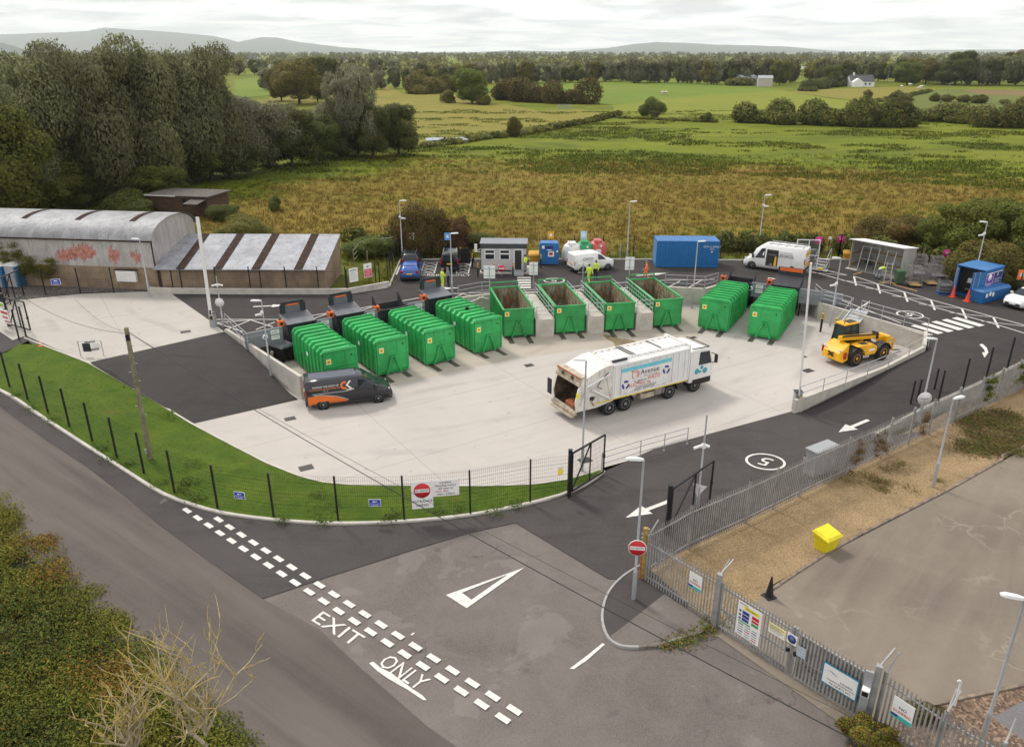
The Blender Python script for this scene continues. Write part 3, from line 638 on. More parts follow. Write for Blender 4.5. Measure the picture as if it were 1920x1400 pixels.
def compactor_container(loc, rz, label, group):
 t = thing('compactor_container', loc, rz, label, 'waste container', group); W, Ln, Ht = 2.36, 5.9, 2.66; h = W / 2
 b = MB().use(GREEN); ch = .28
 prof = [(-h, .22), (h, .22), (h, Ht - ch), (h - ch, Ht - .06), (-h + ch, Ht - .06), (-h, Ht - ch)]
 b.prism(prof, .04, Ln - .04)
 b.box((0, .03, 1.32), (W, .06, 2.2)); b.b2(-h, h, -.05, .02, 1.48, 1.60); b.b2(-h - .02, h + .02, -.04, .06, Ht - .10, Ht + .02)
 for x in (-h + .05, h - .05, -.42, .38): b.b2(x - .05, x + .05, -.035, .01, 1.62 if abs(x) < 1 else .22, Ht - .1)
 b.b2(-h, h, 0, .05, .16, .34)
 b.build('body', t, bevel=.012)
 r = MB().use(GREEN)
 for i in range(9):
  y = .12 + i * (Ln - .24) / 8
  r.prism([(-h - .09, .2), (-h - .02, .2), (-h - .02, Ht - ch), (-h + ch - .02, Ht - .05), (h - ch + .02, Ht - .05), (h + .02, Ht - ch), (h + .02, .2), (h + .09, .2), (h + .09, Ht - ch + .1), (h - ch + .16, Ht + .06), (-h + ch - .16, Ht + .06), (-h - .09, Ht - ch + .1)], y - .045, y + .045)
 for z in (.6, 1.05, 1.5, 1.95):
  for i in range(8):
   y = .12 + (i + .5) * (Ln - .24) / 8
   for s in (-1, 1): r.b2(s * (h + .002), s * (h + .022), y - .27, y + .27, z - .02, z + .02)
 r.build('side_ribs', t)
 f = MB().use(GREEN); hook_frame(f); f.build('hook_frame', t)
 k = MB().use(GREEN)
 for s in (-.5, .5): k.b2(s - .09, s + .09, .1, Ln - .1, .05, .24)
 k.build('skid_rails', t)
 for s in (-1, 1):
  wv = MB().use(DARKST2).lathe([(.04, -.09), (.14, -.09), (.15, 0), (.14, .09), (.04, .09)], (s * .86, Ln - .35, .15), 12, 'X'); wv.build('roller', t)
 st = MB().use(STICKW).b2(-1.0, -.66, -.010, .0, 1.74, 2.12).use(STICKY).b2(-.97, -.69, -.013, -.009, 1.77, 2.09).use(ORTXT).lathe([(.02, -.018), (.08, -.018), (.08, -.012)], (-.83, 0, 1.93), 10, 'Y'); st.build('hazard_sticker', t)
 s2 = MB().use(STICKW).b2(-h - .105, -h - .092, Ln * .47 - .1, Ln * .47 + .2, 1.6, 1.85); s2.build('notice_sticker', t)
 c = MB().use(DARKST2).lathe([(.03, -.05), (.055, -.05), (.055, .0)], (.8, 0, 2.15), 10, 'Y'); c.build('inspection_plug', t)
 return t
def open_skip(loc, rz, label, group):
 t = thing('open_skip', loc, rz, label, 'skip', group); W, Ln, Ht = 2.4, 6.3, 2.4; h = W / 2
 b = MB().use(GREEN2)
 for s in (-1, 1): b.b2(s * h, s * (h - .05), 0, Ln, .2, Ht)
 b.b2(-h, h, 0, .05, .2, Ht); b.b2(-h, h, Ln - .05, Ln, .2, Ht); b.b2(-h, h, .05, Ln - .05, .18, .26)
 b.b2(-h - .02, h + .02, -.05, .01, 1.50, 1.62)
 b.build('body', t, bevel=.01)
 r = MB().use(GREEN2)
 for s in (-1, 1):
  for i in range(12): y = .15 + i * (Ln - .3) / 11; r.b2(s * h, s * (h + .07), y - .04, y + .04, .2, Ht - .08)
 for i in range(5): x = -h + .1 + i * (W - .2) / 4; r.b2(x - .04, x + .04, Ln, Ln + .07, .2, Ht - .1)
 r.build('side_ribs', t)
 rim = MB().use(GREEN2)
 for s in (-1, 1): rim.b2(s * (h - .06), s * (h + .08), -.04, Ln + .05, Ht - .09, Ht + .03)
 rim.b2(-h, h, -.05, .07, Ht - .09, Ht + .028); rim.b2(-h, h, Ln - .06, Ln + .06, Ht - .09, Ht + .026)
 rim.build('top_rim', t)
 hp = MB().use(GREEN2)
 for s in (-1, 1): hp.bar((s * (h - .02), Ln, Ht), (s * (h - .02), Ln, Ht + .42), .08)
 hp.bar((-h, Ln, Ht + .42), (h, Ln, Ht + .42), .08); hp.build('rear_hoop', t)
 ln = MB().use(RUST); e = .012
 ln.quad((-h + .05 + e, .05 + e, .27), (h - .05 - e, .05 + e, .27), (h - .05 - e, .05 + e, Ht - .1), (-h + .05 + e, .05 + e, Ht - .1)); ln.quad((-h + .05 + e, Ln - .05 - e, .27), (h - .05 - e, Ln - .05 - e, .27), (h - .05 - e, Ln - .05 - e, Ht - .1), (-h + .05 + e, Ln - .05 - e, Ht - .1))
 for s in (-1, 1):
  x = s * (h - .05 - e); ln.quad((x, .05, .27), (x, Ln - .05, .27), (x, Ln - .05, Ht - .1), (x, .05, Ht - .1))
  for i in range(5): z = .55 + i * .36; ln.b2(x - s * .004, x - s * .03, .1, Ln - .1, z - .02, z + .02)
 ln.quad((-h + .06, .06, .275), (h - .06, .06, .275), (h - .06, Ln - .06, .275), (-h + .06, Ln - .06, .275)); ln.build('lining', t)
 f = MB().use(GREEN2); hook_frame(f, 1.4); f.build('hook_frame', t)
 k = MB().use(GREEN2)
 for s in (-.5, .5): k.b2(s - .09, s + .09, .1, Ln - .1, .04, .2)
 k.build('skid_rails', t)
 st = MB().use(STICKW).b2(-1.1, -.76, -.010, .0, 1.84, 2.2).use(STICKY).b2(-1.07, -.79, -.013, -.009, 1.87, 2.17).use(ORTXT).lathe([(.02, -.018), (.08, -.018), (.08, -.012)], (-.93, 0, 2.02), 10, 'Y'); st.build('hazard_sticker', t)
 return t
def compactor(loc, rz, label, lid='raised', group='waste compactors', lidtxt=True):
 """press and hopper; origin at the container's front foot, so the machine stands at y 6..9"""
 t = thing('waste_compactor', loc, rz, label, 'compactor', group)
 b = MB().use(DARKST2).b2(-.95, .95, 6.0, 7.5, .25, 1.25).b2(-1.0, 1.0, 7.4, 9.0, .15, 1.0)
 for s in (-1, 1): b.b2(s * .9, s * .75, 6.1, 8.9, 0, .25)
 b.box((-1.25, 6.9, .55), (.5, .9, .8)).box((-.4, 6.7, 1.35), (.5, .6, .25)); b.build('press', t, bevel=.02)
 hz = 2.5 if lid != 'open' else 2.3
 hp = MB().use(DARKST); z0_, z1_ = 1.0, hz
 ring = lambda x, ya, yb, z: [(-x, ya, z), (x, ya, z), (x, yb, z), (-x, yb, z)]
 hp.loft([ring(.95, 7.45, 8.95, z0_), ring(1.12, 7.25, 9.0, z1_)], False, False)
 hp.loft([ring(.90, 7.5, 8.9, z0_), ring(1.06, 7.31, 8.94, z1_)], False, False)
 for i in range(4): x = -.95 + i * .63; hp.b2(x - .03, x + .03, 7.20, 7.30, 1.1, z1_ - .05)
 hp.b2(-1.14, 1.14, 7.2, 7.3, z1_ - .06, z1_ + .03); hp.b2(-1.14, 1.14, 8.97, 9.05, z1_ - .06, z1_ + .03)
 for s in (-1, 1): hp.b2(s * 1.08, s * 1.16, 7.2, 9.05, z1_ - .06, z1_ + .028)
 hp.build('hopper', t)
 if lid == 'raised':
  l = MB().use(DARKST)
  y0, zt = 9.0, hz + 1.25
  l.b2(-.9, -.58, y0 - .05, y0 + .05, hz, zt).b2(.58, .9, y0 - .05, y0 + .05, hz, zt).b2(-.58, .58, y0 - .05, y0 + .05, zt - .2, zt).b2(-.58, .58, y0 - .05, y0 + .05, hz, hz + .3).use(LIDST).b2(-.58, .58, y0 + .0, y0 + .04, hz + .25, zt - .15).use(DARKST).b2(-.98, -.9, y0 - .04, y0 + .04, hz, zt - .2).b2(.9, .98, y0 - .04, y0 + .04, hz, zt - .2); l.build('raised_lid', t, bevel=.03)
  pl = MB().use(LIDST).prism([(7.2, hz + .03), (9.0, hz + .35), (9.0, hz + .03)], -1.1, 1.1, 'X'); pl.build('cover_plate', t)
  lo = MB().use(ORANGE).b2(-.42, .42, y0 - .06, y0 - .02, zt - .34, zt - .22); lo.build('maker_plate', t)
 elif lid == 'open':
  s_ = MB().use(DARKST2).quad((-1.0, 7.36, 1.9), (1.0, 7.36, 1.9), (1.0, 8.9, 1.2), (-1.0, 8.9, 1.2)); s_.build('chute', t)
  l = MB().use(DARKST).prism([(8.1, hz), (9.05, hz), (9.05, hz + .75), (8.95, hz + .75)], 1.08, 1.14, 'X'); l.build('wing_plate', t); MB().use(DARKST).prism([(8.1, hz), (9.05, hz), (9.05, hz + .75), (8.95, hz + .75)], -1.14, -1.08, 'X').build('wing_plate', t)
 else:
  pl = MB().use(DARKST).prism([(7.2, hz + .02), (9.3, hz + .55), (9.3, hz + .02)], -1.1, 1.1, 'X').b2(-1.1, 1.1, 9.2, 9.3, hz + .5, hz + 1.15); pl.build('cover_plate', t)
  lo = MB().use(ORANGE).b2(-.95, .95, 9.17, 9.2, hz + .82, hz + 1.12); lo.build('maker_plate', t)
 cb = MB().use(ORANGE).b2(-1.62, -1.2, 7.5, 7.62, hz - .1, hz + .32).b2(-1.62, -1.54, 7.62, 7.9, hz - .1, hz + .32).b2(-1.28, -1.2, 7.62, 7.9, hz - .1, hz + .32).use(DARKST2).b2(-1.52, -1.3, 7.48, 7.5, hz, hz + .2); cb.build('control_box', t)
 st = MB().use(PANELG).bar((-1.42, 7.6, 1.3), (-1.42, 7.6, hz - .1), .09); st.build('control_post', t)
 return t
e1, n1 = V3(.83, .557), V3(-.557, .83)
LEFTC = [V3(-11.5, 48.62), V3(-8.32, 50.74), V3(-5.18, 52.77), V3(-1.77, 55.1)]
LL = ['ribbed green container behind the roof of the dark van, front end by the concrete wall', 'ribbed green container second from the ramp wall, yellow sticker at its corner', 'ribbed green container third from the ramp wall, at the hopper without a raised lid', 'ribbed green container with a black cap on its roof, beside the first open skip']
for i, c in enumerate(LEFTC):
 o = compactor_container(c + V3(0, 0, .01), frame_rz(n1), LL[i], 'closed green compactor containers')
 if i == 3: k = MB().use(DARKST2).lathe([(.0, .2), (.14, .2), (.15, .05), (.10, 0)], (-.1, 2.9, 2.62), 14); k.build('roof_cap', o)
CL = [('grey compactor with raised lid nearest the concrete entrance slab', 'raised'), ('grey compactor with raised lid, second from the entrance slab', 'raised'), ('grey compactor with an open lidless hopper between two raised lids', 'open'), ('grey compactor with raised lid near the two people talking', 'raised')]
for i, c in enumerate(LEFTC): compactor(c + V3(0, 0, .01), frame_rz(n1), *CL[i])
e2, n2 = V3(.873, -.487), V3(.487, .873)
RIGHTC = [V3(16.3, 59.9), V3(19.8, 57.95)]
compactor_container(RIGHTC[0] + V3(0, 0, .01), frame_rz(n2), 'ribbed green container between the last open skip and the far ribbed one', 'closed green compactor containers')
compactor_container(RIGHTC[1] + V3(0, 0, .01), frame_rz(n2), 'ribbed green container next to the white raised barrier arm and telehandler', 'closed green compactor containers')
compactor(RIGHTC[0] + V3(0, 0, .01), frame_rz(n2), 'dark compactor with open hopper and two wing plates behind a green container', 'open')
compactor(RIGHTC[1] + V3(0, 0, .01), frame_rz(n2), 'dark compactor with a wide orange top plate in front of the white van', 'orange')
SK = [((943, 634), (1002, 633)), ((1041, 627), (1096, 626)), ((1132, 622), (1190, 621)), ((1223, 613), (1277, 614))]
SL = ['open green skip beside the black-capped closed container, rusty inside', 'open green skip second from the closed containers, rust streaks on its back wall', 'open green skip below the two hi-vis workers, rusty inside', 'open green skip at the end, beside the bare concrete bay wall']
sk_c = []
for i, (a, b) in enumerate(SK):
 c = (P(*a) + P(*b)) / 2; d = V3(-.19, .982) if i < 3 else V3(-.205, .979); c.z = .01; sk_c.append((c, d))
 open_skip(c, frame_rz(d), SL[i], 'open green skips')
TRK = M('worn_steel_track', (.10, .085, .07), .6, .4, var=.35, scale=6, obj=False, dirt=.4)
mb = MB().use(TRK)
for c, n_ in [(c, n1) for c in LEFTC] + [(c, n2) for c in RIGHTC] + sk_c:
 ee = V3(n_.y, -n_.x)
 for s in (-.75, .75): q = c + ee * s - n_ * .55; mb.box((q.x, q.y, .012), (.40, random.uniform(1.0, 1.9), .018), frame_rz(n_))
struct(mb, 'steel_tracks')
def wall_run(mb, pts, zb, zt, th):
 for a, b in zip(pts, pts[1:]):
  d = (b - a); d.z = 0; l = d.length; d.normalize(); nrm = V3(-d.y, d.x) * th
  za, zb_ = (zt if not callable(zt) else zt(a), zt if not callable(zt) else zt(b))
  A = [V3(a.x, a.y, zb), V3(b.x, b.y, zb), V3(b.x, b.y, zb_), V3(a.x, a.y, za)]; B = [q + nrm for q in A]
  mb.add(A + B, [(0, 1, 2, 3), (7, 6, 5, 4), (3, 2, 6, 7), (0, 3, 7, 4), (1, 5, 6, 2)], False)
mb = MB().use(CONC); wall_run(mb, BW[:-1] + [BW[-1]], -.3, ZU + .12, .25)
rw = mb.build('retaining_wall'); tag(rw, 'pale concrete retaining wall under the ring road behind the containers', 'wall')
A, B = V3(-21.7, 55.7), V3(-13.75, 46.45)
mb = MB().use(CONC); d = (B - A).normalized(); nr = V3(-d.y, d.x) * .22
pt = [A + V3(0, 0, -.3), B + V3(0, 0, -.3), B + V3(0, 0, 1.62), A + V3(0, 0, 1.66)]; mb.add(pt + [q + nr for q in pt], [(0, 1, 2, 3), (7, 6, 5, 4), (3, 2, 6, 7), (0, 3, 7, 4), (1, 5, 6, 2)], False)
w_ = mb.build('ramp_wall', bevel=.02); tag(w_, 'concrete wall along the tarmac ramp, ending beside the dark van', 'wall')
RW = [V3(17.75, 44.25, 0), V3(21.7, 46.9, 0), V3(25.6, 49.45, 0), V3(29.55, 52.1, 0)]
zpar = lambda q: max(zring(q.x, q.y) + .35, .92) if q.x < 29 else zring(q.x, q.y) + .32
mb = MB().use(CONC); wall_run(mb, RW, -.3, zpar, .22); w_ = mb.build('parapet_wall'); tag(w_, 'low pale concrete parapet wall with handrail along the downhill road', 'wall')
mb = MB().use(CONC); wall_run(mb, [V3(29.55, 52.1), V3(31.05, 55.0)], -.3, ZU + .3, .22); w_ = mb.build('corner_wall'); tag(w_, 'short concrete corner wall between the parapet and the zebra crossing', 'wall')
def railing(name, pts, label, h=1.1, rails=3, step=1.6, group='galvanised guard railings', r=.024):
 """pts: world points with z at the foot"""
 t = thing(name, pts[0], 0, label, 'railing', group); o = Vector(pts[0])
 rl = MB().use(GALV)
 for k in range(rails):
  z = h * (k + 1) / rails
  for a, b in zip(pts, pts[1:]): rl.tube(Vector(a) - o + V3(0, 0, z), Vector(b) - o + V3(0, 0, z), r, n=6)
 rl.build('rails', t)
 for a, b in zip(pts, pts[1:]):
  a, b = Vector(a) - o, Vector(b) - o; n = max(1, round((b - a).length / step))
  for i in range(n + (1 if b == Vector(pts[-1]) - o else 0)):
   q = a.lerp(b, i / n); p_ = MB().use(GALV).tube(q, q + V3(0, 0, h), r + .004, n=6).box((q.x, q.y, .01), (.1, .1, .02)); p_.build('post', t)
 return t
for i in range(4):
 if i < 3: c0, c1 = sk_c[i][0], sk_c[i + 1][0]; d = sk_c[i][1]; m_ = (c0 + c1) / 2
 else: continue
 m_.z = 0; ee = V3(d.y, -d.x); wd = (c1 - c0).dot(ee) - 2.4 - .35
 t = MB().use(CONC).box((0, 3.2, .6), (max(.6, wd), 7.0, 1.75)); o = t.build('dividing_wall'); o.location = m_ + V3(0, 0, .0) + d * .1; o.rotation_euler = (0, 0, frame_rz(d))
 tag(o, ['block of pale concrete between the first and second open skips', 'block of pale concrete between the second and third open skips', 'block of pale concrete between the third and last open skips'][i], 'wall', 'concrete blocks between the skips')
 f = m_ + d * -.1; w2 = max(.5, wd) / 2 - .06
 pts = [m_ + ee * s * w2 + d * y + V3(0, 0, 1.475) for s, y in ((-1, 6.6), (-1, -.1), (1, -.1), (1, 6.6))]
 railing('guard_railing', pts, ['guard railing on the concrete block between first and second open skips', 'guard railing on the concrete block between second and third open skips', 'guard railing on the concrete block between third and last open skips'][i], 1.05, 3, 1.7)
up = lambda q, z=ZU + .12: V3(q.x, q.y, z)
railing('guard_railing', [P(424, 611, ZU + .12), P(466, 650, ZU + .12), ], 'guard railing slanting from the entrance slab to the first platform', 1.0)
railing('guard_railing', [up(V3(-4.6, 63.9)), up(V3(-2.6, 65.2)), up(V3(-1.9, 65.35))], 'guard railing between the last raised lid and the first open skip')
railing('guard_railing', [up(V3(13.7, 67.6)), up(V3(15.6, 67.3)), up(V3(17.1, 66.95)), up(V3(18.6, 68.3))], 'guard railing above the bare bay wall, past the last open skip')
railing('guard_railing', [up(V3(26.05, 64.6)), up(V3(25.95, 62.9)), up(V3(27.5, 60.6))], 'guard railing above the bollards, up to the steel steps', 1.1)
railing('guard_railing', [up(V3(28.0, 59.8)), up(V3(31.1, 55.2))], 'guard railing between the steel steps and the zebra crossing', 1.1)
railing('handrail', [V3(q.x + .1, q.y - .05, zpar(q)) for q in RW], 'two-bar handrail along the parapet of the downhill road', .95, 2, 2.1)
railing('handrail', [P(1128, 880, .02), P(1200, 857, .02), P(1288, 832, .02)], 'free-standing handrail at the yard edge beside the open black gate', 1.05, 3, 2.2)
def platform(c, ee, n_, a0, a1, label, signs=True):
 t = thing('steel_platform', (c.x, c.y, 0), frame_rz(n_), label, 'platform', 'grey steel platforms between the compactors')
 MB().use(PANELG).b2(a0, a1, 7.45, 9.35, 1.22, 1.30).build('deck', t)
 b = MB().use(PANELG).b2(a0, a1, 7.38, 7.45, 1.18, 2.38).b2(a0, a1, 7.34, 7.38, 1.74, 1.79).b2(a0, a1, 7.34, 7.38, 1.18, 1.24); b.build('balustrade', t)
 r_ = MB().use(GALV).tube((a0, 7.42, 2.42), (a1, 7.42, 2.42), .03).tube((a0, 7.36, 2.1), (a1, 7.36, 2.1), .018); r_.build('rail', t)
 for x in (a0 + .15, a1 - .15): MB().use(DARKST2).b2(x - .06, x + .06, 7.5, 7.62, 0, 1.2).build('leg', t)
 if signs:
  x = a1 - .55
  MB().use(STICKW).b2(x - .32, x + .3, 7.335, 7.36, 1.98, 2.3).b2(x - .32, x + .3, 7.335, 7.36, 1.58, 1.88).use(DARKTXT).b2(x - .26, x + .2, 7.331, 7.335, 2.2, 2.23).b2(x - .26, x + .2, 7.331, 7.335, 2.08, 2.11).b2(x - .26, x + .2, 7.331, 7.335, 1.75, 1.78).build('notice', t)
  MB().use(STICKW).lathe([(.0, 7.335), (.22, 7.335), (.22, 7.36)], (x - .75, 0, 1.9), 16, 'Y').use(BLUE).lathe([(.0, 7.33), (.09, 7.33), (.09, 7.336)], (x - .75, 0, 1.9), 12, 'Y').build('pictogram', t)
 return t
platform(LEFTC[0], e1, n1, -4.2, -1.45, 'grey steel platform with notices at the end by the ramp wall')
for i in range(3):
 g = (LEFTC[i + 1] - LEFTC[i]).dot(e1); sh = (LEFTC[i + 1] - LEFTC[i]).dot(n1)
 platform(LEFTC[i], e1, n1, 1.18, g - 1.45, ['grey steel platform between the two raised lids nearest the entrance', 'grey steel platform between the second raised lid and the open hopper', 'grey steel platform between the open hopper and the last raised lid'][i])
platform(RIGHTC[0], e2, n2, 1.18, 2.4, 'grey steel platform between the dark open hopper and the orange-topped compactor')
platform(RIGHTC[1], e2, n2, 1.18, 4.6, 'grey steel platform beside the orange-topped compactor, past the barrier arm', False)
t = thing('wheeled_bin', P(520, 682, 0) + V3(.25, .75), R(-35), 'black four-wheeled bin standing beside the ramp wall', 'bin')
b = MB().use(DARKST2); b.loft([[(-.5, -.42, .2), (.5, -.42, .2), (.5, .42, .2), (-.5, .42, .2)], [(-.68, -.55, 1.15), (.68, -.55, 1.15), (.68, .55, 1.15), (-.68, .55, 1.15)]], False); b.build('body', t, bevel=.03)
MB().use(LIDST).loft([[(-.72, -.6, 1.16), (.72, -.6, 1.16), (.72, .6, 1.16), (-.72, .6, 1.16)], [(-.66, -.5, 1.3), (.66, -.5, 1.3), (.66, .55, 1.3), (-.66, .55, 1.3)]], False).build('lid', t, bevel=.02)
for x in (-.42, .42):
 for y in (-.35, .35): MB().use(RUBBER).lathe([(.03, -.03), (.1, -.03), (.1, .03), (.03, .03)], (x, y, .1), 10, 'X').build('wheel', t)
t = thing('skip_bin', P(545, 672, 0) + V3(.2, .6), R(-35), 'low black tipping box beside the first compactor container', 'bin')
MB().use(DARKST2).prism([(-.5, .1), (.45, .1), (.62, .9), (-.62, .9)], -.45, .45).build('body', t, bevel=.02); MB().use(STICKW).b2(-.2, .05, -.47, -.455, .6, .75).build('tag', t)
def bollard(p, label, h=1.15, group='black and yellow bollards', r=.085):
 t = thing('bollard', p, 0, label, 'bollard', group)
 MB().use(BLACK).lathe([(r, 0), (r, h - .42), (r, h)], (0, 0, 0), 12).build('post', t)
 b = MB().use(YELLOW)
 for k in range(2): b.lathe([(r + .004, h - .42 + k * .2), (r + .004, h - .32 + k * .2)], (0, 0, 0), 12)
 b.lathe([(r + .004, h - .02), (r + .004, h + .015), (.03, h + .02)], (0, 0, 0), 12); b.build('yellow_bands', t); return t
b0 = bollard(P(1538, 622), 'tall banded bollard in the yard, the one clear of the telehandler', 1.55)
dup(b0, P(1563, 632), 0, 'tall banded bollard right behind the telehandler cab')
t = thing('access_steps', P(1600, 612, 0), 0, 'grey steel access steps leaning up the back wall behind the telehandler', 'steps')
a, b = P(1562, 625, .05), P(1597, 580, ZU + .25); a -= t.location; b -= t.location; d = (b - a); sd = V3(.75, -.62).normalized() * 1.25
m = MB().use(GALV)
for s in (0, 1): m.bar(a + sd * s, b + sd * s, .06, .18)
m.build('stringers', t); m = MB().use(GALV)
for i in range(9): q = a.lerp(b, (i + .5) / 9); m.add([q, q + sd, q + sd + d / 9 * .8, q + d / 9 * .8], [(0, 1, 2, 3)]); m.add([q - V3(0, 0, .04), q + sd - V3(0, 0, .04), q + sd, q], [(0, 1, 2, 3)])
m.build('treads', t)
m = MB().use(GALV)
for s in (0, 1): m.tube(a + sd * s + V3(0, 0, 1), b + sd * s + V3(0, 0, 1), .02); m.tube(a + sd * s, a + sd * s + V3(0, 0, 1), .02); m.tube(b + sd * s, b + sd * s + V3(0, 0, 1), .02)
m.build('handrail', t)
mb = MB().use(CONC)
wl = [P(278, 549, ZU), P(322, 551, ZU), P(480, 552, ZU), P(654, 552, ZU), P(731, 538, ZU)]
wall_run(mb, wl, ZU - .3, ZU + .5, .25)
o = mb.build('roadside_wall', bevel=.02); tag(o, 'low white concrete wall between the sheds and the ring road', 'wall')
m = MB().use(CONC)
for i in range(8):
 q = P(664 + i * 7.2, 549 - i * 1.5, ZU); m.box((q.x + .02, q.y - .06, ZU + .25), (.09, .12, .42), R(12))
m.build('buttresses', o).parent = o
mb = MB().use(CONC)
rl = [V3(21.6, 41.2, 0), P(1736, 768, zring), P(1830, 726, zring), P(1925, 680, zring), V3(46, 50.3, ZU)]
wall_run(mb, rl, -.3, lambda q: zring(q.x, q.y) + .16, .2); o = mb.build('edge_wall'); tag(o, 'low concrete wall at the outer edge of the downhill road, behind the palisade', 'wall')
def ring_at(st, x):
 if x <= st[0][0]: return st[0][1:]
 for a, b in zip(st, st[1:]):
  if a[0] <= x <= b[0]:
   t = (x - a[0]) / max(1e-6, b[0] - a[0]); return tuple(p + (q - p) * t for p, q in zip(a[1:], b[1:]))
 return st[-1][1:]
def sect(x, wl, zl, wb, zb, wr, zr):
 zm = zl + (zb - zl) * .35
 h = [(wl, zl), (wb, zm), (wb, zb), (wr, zr - .05 * min(1, max(.2, (zr - zb) / .5))), (max(.05, wr - .1), zr)]
 return [(x, -y, z) for y, z in h] + [(x, y, z) for y, z in reversed(h)]
def car_body(st, mat, t, name='body', bevel=0):
 mb = MB().use(mat); mb.loft([sect(*s) for s in st]); o = mb.build(name, t); return o
def side_win(mb, st, x0, x1, t0, t1, s, out=.012, x0t=None, x1t=None):
 """window in the side between belt and roof; x0t/x1t are the upper corners"""
 pts = []
 for x, tt in ((x0, t0), (x1, t0), (x1t if x1t is not None else x1, t1), (x0t if x0t is not None else x0, t1)):
  wl, zl, wb, zb, wr, zr = ring_at(st, x); zr2 = zr - .05; pts.append((x, s * (wb + (wr - wb) * tt + out), zb + (zr2 - zb) * tt))
 mb.add(pts, [(0, 1, 2, 3)], False)
def wheels(t, xs, half, r, wdt, rim_c, group=None, rimr=.62, name='wheel'):
 for x in xs:
  for s in (-1, 1):
   w_ = MB().use(RUBBER).lathe([(r * .55, -wdt / 2), (r * .93, -wdt / 2), (r, -wdt * .32), (r, wdt * .32), (r * .93, wdt / 2), (r * .55, wdt / 2)], (x, s * half, r), 24, 'Y').build(name, t)
   yo = s * (half + wdt / 2 + .004); m = MB().use(rim_c).lathe([(.02, s * .0), (r * rimr * .3, s * .012), (r * rimr * .35, -s * .015), (r * rimr * .8, -s * .02), (r * rimr, s * .006), (r * rimr, -s * .05)], (x, yo, r), 20, 'Y')
   m.use(RUBBER)
   for k in range(5):
    a = k * 2 * math.pi / 5 + .3; m.lathe([(.002, 0), (r * rimr * .16, 0), (r * rimr * .16, -s * .01)], (x + r * rimr * .6 * math.cos(a), yo + s * .006, r + r * rimr * .6 * math.sin(a)), 8, 'Y')
   m.build('rim', w_)
def arches(t, xs, half, r, mat):
 m = MB().use(mat)
 for x in xs:
  for s in (-1, 1): m.lathe([(.02, 0), (r, 0), (r, -s * .3)], (x, s * half, r * .86), 20, 'Y')
 m.build('wheel_arches', t)
def place(a, b, z, half, near=-1):
 """a, b: photo pixels of the rear and front contact points of the near side"""
 A, B = P(*a, z), P(*b, z); d = B - A; d.z = 0; d.normalize(); n = V3(-d.y, d.x); q = A - n * near * half
 return q, math.atan2(d.y, d.x), (B - A).length
CARB = lambda n, c: M(n, c, .22, .0, var=.04, scale=.7, spec=.6, dirt=.06)
ALLOY = M('alloy_rim', (.36, .36, .37), .35, .6, var=.1)
LAMPR = M('red_lamp_lens', (.35, .012, .015), .2, var=.05); LAMPW = M('clear_lamp_lens', (.65, .66, .68), .15, var=.05)
PLATEY = M('yellow_number_plate', (.72, .48, .03), .5, var=.05); BUMP = M('black_bumper', (.025, .025, .027), .6, var=.15)
def plate(t, x, z, s, mat, y=0, w_=.52): MB().use(mat).b2(x, x + s * .015, y - w_ / 2, y + w_ / 2, z, z + .12).build('number_plate', t)
def hatchback(loc, rz, body, label, kind='hatchback', est=False, front=False):
 t = thing('parked_car', loc, rz, label, 'car')
 L0, L1 = -.75, 3.35
 zr = 1.46
 st = [(-.78, .62, .45, .70, .70, .60, .74), (-.72, .74, .30, .82, .95, .62, 1.02), (-.52, .80, .25, .87, .98, .60, 1.2 if not est else 1.36), (-.15 if est else .0, .82, .22, .89, .98, .61, zr - (.0 if est else .02)), (.9, .82, .2, .90, .96, .62, zr), (1.6, .82, .2, .90, .95, .60, zr - .05), (2.35, .82, .2, .90, .93, .64, 1.0), (2.9, .80, .22, .88, .86, .66, .90), (3.25, .72, .26, .80, .66, .62, .74), (3.36, .55, .36, .62, .52, .5, .58)]
 car_body(st, body, t)
 g = MB().use(GLASS)
 for s in (-1, 1): side_win(g, st, .0, .62, .12, .86, s, x0t=.15); side_win(g, st, .7, 1.85, .12, .88, s, x1t=1.5)
 g.build('side_windows', t)
 rs = MB().use(GLASS); xa, xb = (-.735, -.54) if est else (-.70, -.06)
 wl, zl, wb, zb, wr, zr_ = ring_at(st, xb); rs.quad((-.742, -.66, 1.0), (-.742, .66, 1.0), (xb - .03, .52, zr_ + .0), (xb - .03, -.52, zr_ + .0)); rs.build('rear_window', t)
 ws = MB().use(GLASS); ws.quad((2.33, -.68, 1.02), (2.33, .68, 1.02), (1.63, .55, zr - .035), (1.63, -.55, zr - .035)); ws.build('windscreen', t)
 for s in (-1, 1):
  MB().use(LAMPR).box((-.70, s * .70, .92), (.14, .22, .26)).build('tail_lamp', t); MB().use(LAMPW).box((3.16, s * .62, .70), (.16, .28, .14)).build('headlight', t)
  MB().use(body).box((1.9, s * .98, 1.02), (.12, .2, .14)).build('mirror', t)
 MB().use(BUMP).box((-.76, 0, .40), (.14, 1.45, .22)).build('rear_bumper', t); MB().use(BUMP).box((3.3, 0, .42), (.16, 1.2, .2)).build('front_bumper', t)
 plate(t, -.80 if not est else -.80, .70, -1, PLATEY); plate(t, 3.39, .42, 1, STICKW)
 arches(t, (0, 2.55), .895, .36, BUMP); wheels(t, (0, 2.55), .80, .31, .2, ALLOY)
 if est:
  for s in (-1, 1): MB().use(ALLOY).tube((-.2, s * .56, zr + .05), (1.5, s * .56, zr + .02), .02).build('roof_rail', t)
 return t
pb = P(752, 532, ZU); pf = P(761, 500, ZU); azp = math.atan2(pf.y - pb.y, pf.x - pb.x)
q = P(768, 529, ZU); d_ = V3(math.cos(azp), math.sin(azp))
